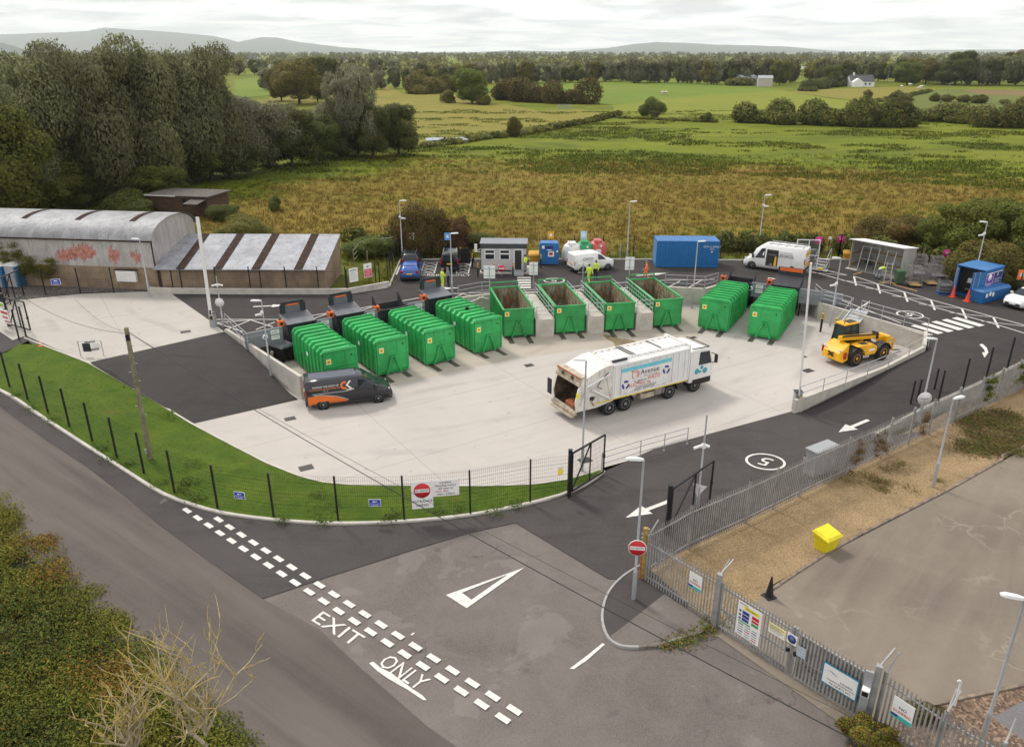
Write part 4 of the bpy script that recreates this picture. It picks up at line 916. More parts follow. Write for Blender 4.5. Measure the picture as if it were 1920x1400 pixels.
hatchback(q + d_ * .8, azp, CARB('blue_car_paint', (.035, .10, .34)), 'blue hatchback parked behind the dark estate car at the fence')
hatchback(P(769, 506, ZU) + d_ * .9, azp, CARB('dark_navy_car_paint', (.014, .016, .022)), 'dark estate car with roof rails in front of the blue hatchback', est=True)
def mpv(loc, rz):
 t = thing('parked_car', loc, rz, 'black van with roof bars, yellow plate and one door standing open', 'car'); body = CARB('black_car_paint', (.009, .009, .010)); zr = 1.82
 st = [(-.85, .74, .40, .84, 1.0, .70, 1.1), (-.78, .80, .3, .88, 1.05, .70, 1.72), (-.5, .82, .25, .89, 1.05, .70, zr), (1.4, .82, .22, .90, 1.03, .70, zr), (1.8, .82, .22, .90, 1.02, .67, zr - .04), (2.5, .82, .22, .90, 1.0, .70, 1.14), (3.1, .80, .24, .88, .93, .68, 1.0), (3.4, .7, .3, .78, .7, .62, .8)]
 car_body(st, body, t); g = MB().use(GLASS)
 for s in (-1, 1): side_win(g, st, -.5, .5, .1, .85, s); side_win(g, st, .6, 2.0, .1, .86, s, x1t=1.7)
 g.build('side_windows', t); MB().use(GLASS).quad((-.86, -.66, 1.14), (-.86, .66, 1.14), (-.79, .6, 1.66), (-.79, -.6, 1.66)).build('rear_window', t)
 MB().use(GLASS).quad((2.48, -.7, 1.16), (2.48, .7, 1.16), (1.84, .6, zr - .03), (1.84, -.6, zr - .03)).build('windscreen', t)
 for s in (-1, 1):
  MB().use(LAMPR).box((-.82, s * .82, 1.05), (.12, .12, .5)).build('tail_lamp', t); MB().use(ALLOY).bar((-.4, s * .62, zr + .06), (1.3, s * .62, zr + .06), .05).build('roof_rail', t)
 MB().use(BUMP).box((-.86, 0, .42), (.14, 1.6, .26)).build('rear_bumper', t); plate(t, -.90, .78, -1, PLATEY)
 dr = MB().use(body).box((1.55, -1.45, .78), (.08, 1.0, 1.0)).use(BUMP); fr = [((1.55, -.95, 1.28), (1.55, -.98, 1.76)), ((1.55, -1.9, 1.28), (1.55, -1.78, 1.74)), ((1.55, -.98, 1.76), (1.55, -1.78, 1.74))]
 for a, b in fr: dr.bar(a, b, .06)
 do = dr.build('open_door', t); MB().use(GLASS).quad((1.55, -.95, 1.28), (1.55, -1.88, 1.28), (1.55, -1.78, 1.72), (1.55, -.98, 1.74)).build('window', do)
 arches(t, (0, 2.7), .895, .38, BUMP); wheels(t, (0, 2.7), .80, .32, .2, ALLOY); return t
mpv(P(841, 511, ZU) + V3(.1, .9, 0), math.pi / 2 + .02)
hatchback(P(1938, 568, ZU), R(-150), CARB('white_car_paint', (.70, .70, .69)), 'white car at the picture edge, facing the blue storage unit')
def panel_van(name, loc, rz, L_, body, label, wb=3.5, Hh=1.97, W=1.92, roh=1.0, foh=.95, rim=ALLOY, cat='van', nose=1.0):
 t = thing(name, loc, rz, label, cat); h = W / 2; X1 = wb + foh
 st = [(-roh, h - .12, .42, h - .05, 1.05, h - .14, Hh - .12), (-roh + .06, h - .08, .34, h, 1.10, h - .10, Hh - .02), (0, h - .06, .26, h, 1.12, h - .10, Hh), (wb - 1.25, h - .06, .24, h, 1.12, h - .12, Hh), (wb - .85, h - .06, .24, h, 1.11, h - .16, Hh - .06), (wb - .2, h - .06, .24, h, 1.10, h - .16, Hh - .52), (wb + .12, h - .06, .24, h, 1.07, h - .16, 1.20), (wb + .6 * foh, h - .1, .26, h - .05, .98, h - .2, 1.04), (X1 - .07, h - .24, .28, h - .2, .72, h - .34, .82), (X1, h - .42, .36, h - .4, .55, h - .5, .6)]
 car_body(st, body, t); return t, st, h, X1
loc, rz, l_ = place((607, 768), (710, 755), 0, .94)
CHAR = CARB('charcoal_van_paint', (.017, .018, .021)); ORV = M('orange_van_wrap', (.72, .16, .02), .35, var=.05)
t, st, h, X1 = panel_van('panel_van', loc, rz, 5.4, CHAR, 'charcoal panel van with an orange sweep on its side, parked by the ramp wall', l_)
for s in (-1, 1): g = MB().use(GLASS); side_win(g, st, l_ - 1.22, l_ - .22, .10, .86, s, x1t=l_ - .72); g.build('cab_window', t)
MB().use(GLASS).quad((l_ + .10, -.76, 1.22), (l_ + .10, .76, 1.22), (l_ - .84, .70, 1.925), (l_ - .84, -.70, 1.925)).build('windscreen', t)
GREENREF = None
sw = MB().use(ORV)
def sidep(x, z): return (x, -(h + .008), z)
def on_side(poly, off=.008, s=-1):
 out = []
 for x, z in poly:
  wl, zl, wb_, zb_, wr, zr_ = ring_at(st, x); zm = zl + (zb_ - zl) * .35
  if z < zm: y = wl + (wb_ - wl) * max(0, (z - zl)) / (zm - zl)
  elif z < zb_: y = wb_
  else: y = wb_ + (wr - wb_) * min(1, (z - zb_) / max(.01, zr_ - .05 - zb_))
  out.append((x, s * (y + off), z))
 return out
def strip(mb, top, bot, off=.008, s=-1):
 n = len(top); a = on_side(top, off, s); b = on_side(bot, off, s); mb.add(a + b, [(i, i + 1, n + i + 1, n + i) for i in range(n - 1)], False)
xs_ = [-.9, -.5, 0, .5, .9, 1.3, 1.62]; curve = [.98, .99, .97, .88, .78, .62, .46]
strip(sw, list(zip(xs_, curve)), [(x, .60) for x in xs_][:0] + [(x, min(c - .0, .60)) for x, c in zip(xs_, curve)]); 
strip(sw, [(x, .60) for x in xs_[:6]] + [(1.35, .60)], [(x, .36) for x in xs_[:6]] + [(1.62, .40)], .010)
sw.build('orange_sweep', t)
ln_ = MB().use(STICKW); strip(ln_, [(x, c + .06) for x, c in zip(xs_[1:], curve[1:])] , [(x, c + .03) for x, c in zip(xs_[1:], curve[1:])], .012); strip(ln_, [(-.6, 1.13), (1.6, 1.13), (2.0, 1.25)], [(-.6, 1.11), (1.6, 1.11), (2.0, 1.22)], .012); ln_.build('white_piping', t)
HPI = math.pi / 2; tilt = HPI - .14
lettering('MAKING THE MOST OF', .155, STICKW, t, (.25, -(h - .01), 1.56), (tilt, 0, 0)); lettering('OUTDOOR ADVENTURE CO.', .145, ORV, t, (.22, -(h + .0), 1.40), (tilt, 0, 0)); lettering('f  i  t', .14, STICKW, t, (.25, -(h + .01), 1.26), (tilt, 0, 0))
lg = MB().use(ORV); n = 20; vs = []
for rr in (.26, .13):
 for i in range(n + 1): a = R(60) + R(240) * i / n; x_, z_ = 1.42 + rr * math.cos(a), 1.50 + rr * math.sin(a); vs.append(on_side([(x_, z_)], .015)[0])
lg.add(vs, [(i, i + 1, n + 2 + i, n + 1 + i) for i in range(n)], False)
lg.use(STICKW)
for poly in ([(1.50, 1.50), (1.72, 1.76), (1.86, 1.76), (1.63, 1.50)], [(1.50, 1.50), (1.63, 1.50), (1.90, 1.26), (1.74, 1.26)], [(1.50, 1.18), (1.98, 1.18), (1.98, 1.23), (1.50, 1.23)]): lg.add(on_side(poly, .018), [(0, 1, 2, 3)], False)
lg.build('roundel_logo', t)
m = MB().use(M('roof_sheen_panel', (.10, .11, .14), .35, var=.1)); m.b2(-.7, l_ - 1.3, -.55, .55, 1.965, 1.985)  # ribbed roof, paler and bluer than the body: sheen put into the colour
for i in range(7): y = -.5 + i * .166; m.b2(-.7, l_ - 1.35, y - .02, y + .02, 1.985, 1.995)
m.build('roof_panel', t)
MB().use(BUMP).b2(-1.06, -.9, -.9, .9, .32, .62).b2(-.7, l_ + .9, -.955, -.93, .28, .42).b2(-.7, l_ + .9, .93, .955, .28, .42).build('lower_cladding', t)
MB().use(BUMP).box((X1 - .02, 0, .46), (.1, 1.3, .26)).build('front_bumper', t)
for s in (-1, 1):
 MB().use(LAMPR).box((-1.0, s * .86, 1.15), (.06, .14, .4)).build('tail_lamp', t); MB().use(LAMPW).box((X1 - .32, s * .72, .84), (.3, .2, .13), R(-s * 14)).build('headlight', t); MB().use(BUMP).box((l_ - .1, s * 1.06, 1.2), (.14, .22, .24)).build('mirror', t)
plate(t, -1.07, .95, -1, PLATEY)
arches(t, (0, l_), .965, .40, BUMP); wheels(t, (0, l_), .86, .335, .21, ALLOY)
loc, rz, l_ = place((1482, 514), (1402, 503), ZU, 1.0, near=1)
WV = CARB('white_van_paint', (.74, .73, .71))
l_ = 3.75
t, st, h, X1 = panel_van('panel_van', loc, rz, 6, WV, 'white high-roof van with its side door slid open beside the ring road', l_, 2.5, 2.02, 1.15, .95)
for s in (-1, 1): g = MB().use(GLASS); side_win(g, st, l_ - 1.15, l_ - .22, .06, .80, s, x1t=l_ - .75); g.build('cab_window', t)
MB().use(GLASS).quad((l_ + .10, -.8, 1.22), (l_ + .10, .8, 1.22), (l_ - .62, .74, 2.28), (l_ - .62, -.74, 2.28)).build('windscreen', t)
DARKIN = M('dark_van_interior', (.035, .03, .027), .8, var=.4, scale=6)
m = MB().use(DARKIN); m.add(on_side([(1.35, .55), (2.45, .55), (2.45, 2.1), (1.35, 2.1)], .05, 1), [(0, 1, 2, 3)], False); m.use(YELLOW).add(on_side([(1.45, .6), (1.7, .6), (1.62, 1.5), (1.48, 1.5)], .06, 1), [(0, 1, 2, 3)]).use(ALLOY).add(on_side([(1.8, .6), (2.1, .6), (2.05, .8), (1.85, .8)], .06, 1), [(0, 1, 2, 3)]); m.use(PANELG).add(on_side([(1.5, 1.6), (2.3, 1.6), (2.3, 1.66), (1.5, 1.66)], .06, 1), [(0, 1, 2, 3)]); m.build('load_opening', t)
MB().use(WV).b2(.1, 1.3, h + .01, h + .06, .5, 2.05).build('sliding_door', t)
lettering('LEHAGL', .42, DARKTXT, t, (.62, h + .068, 1.62), (HPI, 0, math.pi)); 
CHEV = M('yellow_chevron', (.8, .6, .03), .4, var=.05)
for zc, hh in ((1.95, .4), (.95, .4)):
 m = MB().use(CHEV).b2(-1.17, -1.155, -.9, .9, zc - hh / 2, zc + hh / 2).use(ORANGE)
 for i in range(4): y = -.8 + i * .45; m.add([(-1.175, y, zc - hh / 2), (-1.175, y + .2, zc - hh / 2), (-1.175, y + .4, zc + hh / 2), (-1.175, y + .2, zc + hh / 2)], [(0, 1, 2, 3)])
 m.build('chevron_panel', t)
m = MB().use(ALLOY)
for s in (-1, 1): m.bar((-.9, s * .7, 2.62), (2.4, s * .7, 2.62), .05)
for x in (-.8, 0, .8, 1.6, 2.3): m.bar((x, -.7, 2.6), (x, .7, 2.6), .04); m.bar((x, -.7, 2.48), (x, -.7, 2.62), .04); m.bar((x, .7, 2.48), (x, .7, 2.62), .04)
m.build('roof_rack', t)
for s in (-1, 1): MB().use(BUMP).box((l_ - .05, s * 1.12, 1.35), (.14, .24, .34)).build('mirror', t); MB().use(LAMPW).box((X1 - .28, s * .74, .95), (.26, .2, .16)).build('headlight', t); MB().use(LAMPR).box((-1.12, s * .95, 1.3), (.08, .1, .5)).build('tail_lamp', t)
MB().use(BUMP).box((X1 - .05, 0, .5), (.2, 1.5, .36)).box((-1.14, 0, .5), (.14, 1.8, .24)).build('bumpers', t)
arches(t, (0, l_), h + .005, .42, BUMP); wheels(t, (0, l_), .90, .34, .22, ALLOY)
loc, rz, l_ = place((1092, 512), (1135, 507), ZU, .85); l_ = 2.75
t, st, h, X1 = panel_van('small_van', loc, rz, 4.4, WV, 'small white van parked in front of the bottle banks', l_, 1.84, 1.80, .82, .82)
for s in (-1, 1): g = MB().use(GLASS); side_win(g, st, l_ - 1.1, l_ - .25, .1, .86, s, x1t=l_ - .7); g.build('cab_window', t)
MB().use(GLASS).quad((l_ + .10, -.7, 1.2), (l_ + .10, .7, 1.2), (l_ - .84, .64, 1.79), (l_ - .84, -.64, 1.79)).build('windscreen', t)
lettering('CIVCO', .36, DARKTXT, t, (.55, -(h + .0), 1.32), (HPI - .12, 0, 0)); lettering('CIVCO', .26, DARKTXT, t, (-.80, .02, 1.3), (HPI - .05, 0, -HPI))
for s in (-1, 1): MB().use(LAMPR).box((-.8, s * .8, .95), (.06, .12, .42)).build('tail_lamp', t); MB().use(LAMPW).box((X1 - .25, s * .66, .84), (.24, .2, .14)).build('headlight', t)
MB().use(BUMP).box((X1 - .04, 0, .46), (.16, 1.3, .3)).box((-.83, 0, .42), (.12, 1.5, .2)).build('bumpers', t); plate(t, -.86, .8, -1, PLATEY)
arches(t, (0, l_), h + .004, .37, BUMP); wheels(t, (0, l_), .80, .32, .2, ALLOY)
loc, rz, l_ = place((1140, 777), (1300, 734), 0, 1.12)
t = thing('refuse_lorry', loc, rz, 'white four-axle refuse lorry with its rear hopper open in the yard', 'lorry')
LW = M('white_lorry_paint', (.74, .72, .69), .4, var=.05, scale=1.2, dirt=.30, dirtc=(.38, .33, .27)); CREAM = M('grubby_cream_steel', (.42, .36, .27), .6, var=.3, scale=3, dirt=.6, dirtc=(.2, .1, .05))
HOP = M('rusty_hopper_steel', (.085, .062, .042), .7, .2, var=.55, scale=2.5, dirt=.6, dirtc=(.16, .08, .035)); CHAS = M('chassis_black', (.016, .016, .017), .6, var=.3)
BX0, BX1, BZ0, BZ1, hw = .15, 6.25, 1.12, 3.42, 1.25
m = MB().use(CHAS).b2(-1.6, 8.0, -.45, .45, .72, 1.05)
for x in (0, 1.25, l_ - 2.2, l_): m.b2(x - .1, x + .1, -1.0, 1.0, .45, .6)
m.build('chassis', t)
b = MB().use(LW); b.prism([(-hw, BZ0), (hw, BZ0), (hw, BZ1 - .12), (hw - .22, BZ1), (-hw + .22, BZ1), (-hw, BZ1 - .12)], BX0, BX1, 'X'); b.build('body', t, bevel=.02)
rb = MB().use(LW)
for i in range(12):
 x = BX0 + .22 + i * (BX1 - BX0 - .44) / 11
 for s in (-1, 1): rb.b2(x - .09, x + .09, s * hw, s * (hw + .045), BZ0 + .02, BZ1 - .25)
 rb.b2(x - .08, x + .08, -hw + .25, hw - .25, BZ1, BZ1 + .06)
for s in (-1, 1): rb.b2(BX0, BX1, s * hw, s * (hw + .055), BZ1 - .25, BZ1 - .12); rb.b2(BX0, BX1, s * hw, s * (hw + .055), BZ0 - .06, BZ0 + .12)
rb.b2(BX0, BX1, -.9, -.8, BZ1 + .06, BZ1 + .12); rb.b2(BX0, BX1, .8, .9, BZ1 + .06, BZ1 + .12); rb.b2(BX1, BX1 + .12, -hw - .02, hw + .02, BZ0, BZ1 + .1)
rb.build('body_ribs', t)
m = MB().use(CHAS)
for x in (1.9, 2.1): m.b2(x - .025, x + .025, -.9, .9, BZ1 + .08, BZ1 + .13)
m.b2(4.3, 4.34, -.8, .8, BZ1 + .08, BZ1 + .13); m.b2(.2, 1.3, -1.12, -1.0, BZ1 + .02, BZ1 + .12); m.build('roof_pipes', t)
m = MB().use(M('yellow_marking_tape', (.75, .55, .04), .5, var=.1)); m.b2(-1.4, BX1, -hw - .062, -hw - .056, 1.05, 1.12).b2(-1.4, BX1, hw + .056, hw + .062, 1.05, 1.12); m.build('marking_tape', t)
CYAN = M('pale_cyan_print', (.16, .52, .62), .45, var=.08)
for s in (-1, 1):
 y = s * (hw + .05)
 pn = MB().use(LW).b2(.75, 4.75, y, y + s * .015, 1.3, 3.05).use(CYAN).b2(.75, 4.75, y + s * .016, y + s * .022, 2.72, 2.98).build('printed_panel', t)
 rx = 0 if s < 0 else math.pi; yo = y + s * .024; fx = lambda x: x if s < 0 else 5.5 - x
 def T(txt, x, z, sz, mat, wid=1.0): lettering(txt, sz, mat, t, (fx(x), yo, z), (HPI, 0, rx), wid=wid)
 T('Avenue', 3.0, 2.46, .50, DARKTXT); T('R E C Y C L I N G', 3.05, 2.18, .14, DARKTXT); T('WASTE', 3.35, 1.97, .40, ORTXT, .8); T('SERVICE IN', 2.4, 1.92, .16, DARKTXT); T('ELECTRICAL', 2.25, 1.70, .31, ORTXT, 1.05); T('www.avenuerecycling.co.uk', 2.75, 1.52, .15, DARKTXT); T('BELFAST  028 9029 5757', 2.65, 1.37, .16, DARKTXT)
 lg = MB().use(ORTXT)
 def arc(mb, cx, cz, r0, r1, a0, a1, n=18):
  vs = []
  for rr in (r0, r1):
   for i in range(n + 1): a = R(a0 + (a1 - a0) * i / n); vs.append((fx(cx) + (1 if s < 0 else -1) * rr * math.cos(a), yo, cz + rr * math.sin(a)))
  mb.add(vs, [(i, i + 1, n + 2 + i, n + 1 + i) for i in range(n)], False)
 arc(lg, 1.85, 2.40, .30, .25, -60, 250); arc(lg, 1.90, 2.42, .16, .11, -90, 150); arc(lg, 2.05, 2.10, .30, .25, 190, 260); arc(lg, 1.56, 2.66, .0, .06, 0, 360)
 lg.use(DARKTXT).box((fx(2.1), yo, 1.80), (.2, .004, .07)); lg.build('emblem', t)
 for cx, cz in ((1.1, 1.85), (4.35, 2.22)):
  rc = MB().use(BLUETXT)
  for k in range(3): arc(rc, cx, cz, .30, .15, 40 + k * 120, 125 + k * 120, 5)
  rc.build('recycling_symbol', t)
prof = [(.12, .95), (.12, 3.40), (-.55, 3.34), (-1.25, 3.12), (-1.75, 2.92), (-2.1, 2.80), (-2.42, 2.25), (-2.62, 1.45), (-2.55, .80), (-1.0, .78)]
LWD = M('grimy_white_tailgate', (.66, .63, .57), .5, var=.12, scale=2, dirt=.75, dirtc=(.20, .15, .10)); tg = MB().use(LWD)
for s in (-1, 1): tg.prism(prof, s * (hw + .02), s * (hw - .10))
tg.add([(p[0], y, p[1]) for p in prof[1:6] for y in (-hw + .1, hw - .1)], [(2 * i, 2 * i + 1, 2 * i + 3, 2 * i + 2) for i in range(4)], False)
tg.bar((.1, -hw - .06, 1.0), (-.5, -hw - .06, 3.3), .05, .12); tg.bar((.1, hw + .06, 1.0), (-.5, hw + .06, 3.3), .05, .12)
tg.build('tailgate', t, bevel=.01)
hp = MB().use(HOP); inn = [(-2.5, .86), (-2.0, .74), (-1.45, .78), (-1.05, 1.05), (-.85, 1.6), (-1.0, 2.3), (-1.6, 2.75)]
w_in = hw - .105
hp.add([(p[0], y, p[1]) for p in inn for y in (-w_in, w_in)], [(2 * i, 2 * i + 1, 2 * i + 3, 2 * i + 2) for i in range(len(inn) - 1)], False)
for s in (-1, 1): hp.add([(p[0], s * w_in, p[1]) for p in inn + [(-2.1, 2.78), (-2.40, 2.24), (-2.6, 1.45)]], [tuple(range(10))], False)
hp.build('hopper_lining', t, fix=False)
m = MB().use(CREAM).b2(-2.35, -1.75, -hw + .1, hw - .1, 2.62, 2.95).b2(-2.42, -2.3, -hw, hw, 2.45, 2.66).use(HOP).lathe([(.02, -2.44), (.12, -2.44), (.12, -2.36)], (0, .5, 2.8), 12, 'X').lathe([(.02, -2.44), (.12, -2.44), (.12, -2.36)], (0, -.5, 2.8), 12, 'X').use(M('rust_orange_steel', (.30, .10, .04), .7, var=.4, scale=5)).b2(-2.38, -2.28, -hw + .02, hw - .02, 2.93, 3.0); m.build('hopper_head_beam', t)
for s in (-1, 1): m = MB().use(LW); m.tube((-.2, s * (hw + .1), 2.85), (-1.9, s * (hw + .1), 2.35), .075).tube((-.1, s * (hw + .1), 1.2), (-1.5, s * (hw + .1), 2.1), .06).tube((-1.9, s * (hw + .1), 2.35), (-2.2, s * (hw + .1), 1.2), .05); m.build('ram', t)
m = MB().use(CHAS).path([(-.3, -hw - .12, 3.0), (-.9, -hw - .15, 2.6), (-1.1, -hw - .12, 2.2), (-.7, -hw - .1, 2.0)], .022, 6).path([(-1.2, -hw - .1, 1.6), (-1.5, -hw - .12, 1.3), (-1.3, -hw - .1, 1.0)], .02, 6).box((-1.45, -hw - .05, 1.5), (.25, .1, .2)); m.build('hoses', t)
m = MB().use(CREAM).b2(-2.72, -2.5, -hw, hw, .62, .80).b2(-2.85, -2.6, -hw + .1, hw - .1, .45, .56); m.build('rear_step', t)
MB().use(STICKY).b2(-2.60, -2.35, -hw - .025, -hw - .02, 1.7, 2.05).build('safety_sticker', t)
MB().use(CHAS).b2(-2.75, -2.68, hw + .02, hw + .42, 1.1, 2.1).build('rubber_flap', t)
c0 = BX1 + .2; cz = 3.0
cb = MB().use(LW); cp = [(c0, .75), (c0, cz - .06), (c0 + .1, cz), (c0 + 1.3, cz + .02), (c0 + 1.72, cz - .14), (c0 + 1.98, 1.95), (c0 + 2.05, 1.75), (c0 + 2.05, .55), (c0 + .9, .55), (c0 + .9, .75)]
cb.prism(cp, -1.24, 1.24); cb.build('cab', t, bevel=.05)
MB().use(GLASS).add([(c0 + 1.765, -1.08, cz - .2), (c0 + 1.765, 1.08, cz - .2), (c0 + 1.995, 1.12, 1.98), (c0 + 1.995, -1.12, 1.98)], [(0, 1, 2, 3)]).build('windscreen', t)
for s in (-1, 1):
 MB().use(GLASS).add([(c0 + .75, s * 1.25, 1.9), (c0 + 1.88, s * 1.25, 1.9), (c0 + 1.62, s * 1.25, cz - .22), (c0 + .8, s * 1.25, cz - .18)], [(0, 1, 2, 3)]).build('cab_window', t)
 mm = MB().use(CHAS).box((c0 + 2.1, s * 1.42, 2.2), (.14, .18, .55)).bar((c0 + 1.8, s * 1.25, 2.6), (c0 + 2.1, s * 1.42, 2.5), .04).bar((c0 + 1.9, s * 1.25, 1.9), (c0 + 2.1, s * 1.42, 1.95), .04); mm.build('mirror', t)
 MB().use(LAMPW).box((c0 + 2.05, s * .95, .85), (.06, .35, .22)).build('headlight', t)
 dc = MB().use(M('teal_print', (.05, .35, .42), .5))
 for (x, z, r_) in ((.65, 1.5, .2), (1.05, 1.72, .14), (1.35, 1.45, .2), (.95, 1.42, .1)): dc.lathe([(r_ * .55, s * 1.252), (r_, s * 1.252), (r_, s * 1.25)], (c0 + x, 0, z), 18, 'Y')
 dc.build('teal_decal', t)
MB().use(CHAS).b2(c0 + 2.06, c0 + 2.10, -1.0, 1.0, 1.05, 1.5).b2(c0 + .3, c0 + 1.9, -1.262, -1.255, .55, .95).b2(c0 + .3, c0 + 1.9, 1.255, 1.262, .55, .95).bar((c0 + .2, -1.1, cz + .1), (c0 + 1.7, -1.1, cz + .02), .05).bar((c0 + 1.7, -1.1, cz + .02), (c0 + 1.7, 1.1, cz + .02), .05).build('grille', t)
MB().use(RED).b2(c0 - .18, c0 - .02, -1.1, -.6, 1.1, 1.9).b2(c0 - .18, c0 - .02, .3, .6, 1.1, 1.6).build('air_intake', t)
m = MB().use(CREAM).b2(2.45, 3.55, -1.25, -.75, .55, 1.08).use(CHAS).b2(2.5, 3.5, -1.255, -1.25, .9, 1.0); m.build('locker', t)
MB().use(M('aluminium_tank', (.33, .31, .29), .35, .6, var=.15)).b2(3.65, 4.5, -1.2, -.6, .5, 1.05).build('fuel_tank', t, bevel=.06)
RIMS = M('lorry_rim', (.30, .29, .28), .5, .4, var=.3, scale=8); 
fl = MB().use(CHAS)
for x in (0, 1.25, l_ - 2.2, l_):
 for s in (-1, 1):
  pr = [(x + .66 * math.cos(R(a)), .52 + .66 * math.sin(R(a))) for a in range(0, 181, 20)]
  fl.add([(p[0], s * yy, p[1]) for p in pr for yy in (.75, 1.24)], [(2 * i, 2 * i + 1, 2 * i + 3, 2 * i + 2) for i in range(9)], True)
fl.build('mudguards', t)
wheels(t, (0, 1.25), 1.0, .51, .5, RIMS); wheels(t, (l_ - 2.2, l_), 1.05, .51, .34, RIMS)
bx = thing('rubble_lump', t.matrix_basis @ V3(-2.15, -.35, .80), rz, 'orange brick-coloured lump lying in the lorry hopper', 'waste')
MB().use(M('orange_brick', (.30, .085, .03), .8, var=.35, scale=6)).box((0, 0, .16), (.55, .9, .3)).box((.05, .1, .34), (.35, .5, .08)).build('block', bx, bevel=.05)
loc, rz, l_ = place((1601, 686), (1652, 674), 0, 1.0)
t = thing('telehandler', loc, rz, 'yellow telehandler with lowered boom parked in the yard corner', 'telehandler'); YT = M('yellow_machine_paint', (.78, .40, .008), .4, var=.08, scale=1.5, dirt=.15)
l_ = 2.75
MB().use(CHAS).b2(-.6, l_ + .5, -.55, .55, .5, .95).b2(-.1, .1, -1, 1, .5, .65).b2(l_ - .1, l_ + .1, -1, 1, .5, .65).b2(.7, 2.1, -1.02, -.5, .45, .8).build('chassis', t)
m = MB().use(YT); m.loft([[(-1.42, -.80, .5), (-1.42, .80, .5), (-1.40, .7, 1.05), (-1.40, -.7, 1.05)], [(-1.2, -.98, .42), (-1.2, .98, .42), (-1.1, .85, 1.36), (-1.1, -.85, 1.36)], [(-.72, -.95, .55), (-.72, .95, .55), (-.5, .72, 1.68), (-.5, -.72, 1.68)]], False); m.build('counterweight', t, bevel=.05)
m = MB().use(YT); m.prism([(.62, .95), (.85, .68), (1.85, .68), (2.02, .9), (1.98, 1.25), (1.6, 1.45), (.5, 1.55), (-.1, 1.5), (.2, 1.38), (.5, 1.2)], -1.12, -.42).use(CHAS).add([(.45, -1.0, 1.565), (1.15, -1.0, 1.53), (1.15, -.6, 1.535), (.45, -.6, 1.57)], [(0, 1, 2, 3)]); m.build('engine_cover', t, bevel=.03)
m = MB().use(YT).prism([(-.5, 1.0), (2.2, 1.0), (2.2, 1.35), (-.5, 1.5)], .3, 1.05).build('cab_base', t)
m = MB().use(CHAS); cc = [(-.25, .24), (1.55, .24), (1.55, 1.12), (-.25, 1.12)]
cbt = [(.0, .28), (1.3, .28), (1.3, 1.08), (.0, 1.08)]
for a, b in zip(cc, cbt): m.bar((*a, 1.3), (*b, 2.65), .09)
for i in range(4): m.bar((*cc[i], 1.35), (*cc[(i + 1) % 4], 1.35), .08); m.bar((*cbt[i], 2.62), (*cbt[(i + 1) % 4], 2.62), .08)
m.bar((.65, .25, 1.3), (.65, .29, 2.6), .08); m.build('cab_frame', t)
TG = glassy('tinted_cab_glass', (.03, .042, .038)); m = MB().use(TG)
for i in range(4): m.add([(*cc[i], 1.35), (*cc[(i + 1) % 4], 1.35), (*cbt[(i + 1) % 4], 2.6), (*cbt[i], 2.6)], [(0, 1, 2, 3)])
m.build('cab_glass', t)
m = MB().use(YT).box((.62, .68, 2.71), (1.45, .88, .12)).use(BUMP).box((.85, .68, 2.785), (.8, .6, .03)).use(ORANGE).lathe([(.05, 2.76), (.06, 2.9), (.0, 2.93)], (.1, .5, 0), 10); m.build('cab_roof', t, bevel=.02)
m = MB().use(YT).bar((-.75, 0, 1.92), (2.9, 0, 1.55), .34, .32).bar((2.6, 0, 1.54), (4.0, 0, 1.15), .28, .28); m.build('boom', t, bevel=.02)
m = MB().use(CHAS).bar((-.7, -.2, 2.10), (3.0, -.2, 1.74), .07, .10).bar((2.95, 0, 1.85), (3.05, 0, 1.35), .46, .18); m.build('boom_hose_guide', t)
m = MB().use(YT).box((3.95, 0, 1.1), (.4, .9, .8)).build('boom_head', t, bevel=.03)
m = MB().use(YT)
for s in (-1, 1): m.bar((4.4, s * .55, .35), (4.4, s * .55, 1.25), .1)
for z in (.4, .8, 1.2): m.bar((4.4, -.62, z), (4.4, .62, z), .1)
m.bar((4.1, -.3, .9), (4.4, -.3, .6), .1).bar((4.1, .3, .9), (4.4, .3, .6), .1); m.use(STICKW).box((4.46, 0, .7), (.02, .4, .3)); m.build('fork_carriage', t)
m = MB().use(CHAS)
for s in (-.4, .4): m.bar((4.47, s, .3), (5.6, s, .12), .12, .05)
m.build('forks', t)
m = MB().use(STICKW).b2(.75, 1.35, -1.04, -1.03, .5, .74).build('name_plate', t); lettering('JCB', .26, DARKTXT, t, (1.05, -1.045, .62), (HPI, 0, 0))
m = MB().use(STICKW).b2(1.15, 1.75, -1.13, -1.122, .98, 1.14).build('model_plate', t)
for s in (-1, 1): MB().use(LAMPW).lathe([(.0, -.03), (.1, -.03), (.1, .03)], (-1.32, s * .7, 1.3), 12, 'X').build('work_lamp', t); MB().use(LAMPR).box((-1.1, s * 1.0, .95), (.2, .08, .5)).build('tail_lamp', t)
MB().use(CHAS).bar((-1.46, -.25, .75), (-1.46, .2, 1.05), .09).bar((-1.46, .2, .75), (-1.46, -.25, 1.05), .09).build('hitch', t)
YRIM = M('yellow_rim', (.75, .36, .01), .5, var=.15)
wheels(t, (0, l_), .95, .62, .42, YRIM, rimr=.52)
fl = MB().use(CHAS)
for x in (0, l_):
 for s in (-1, 1):
  pr = [(x + .76 * math.cos(R(a)), .62 + .76 * math.sin(R(a))) for a in range(10, 171, 20)]; fl.add([(p[0], s * yy, p[1]) for p in pr for yy in (.6, 1.17)], [(2 * i, 2 * i + 1, 2 * i + 3, 2 * i + 2) for i in range(8)], True)
fl.build('mudguards', t)
m = MB().use(RUBBER)
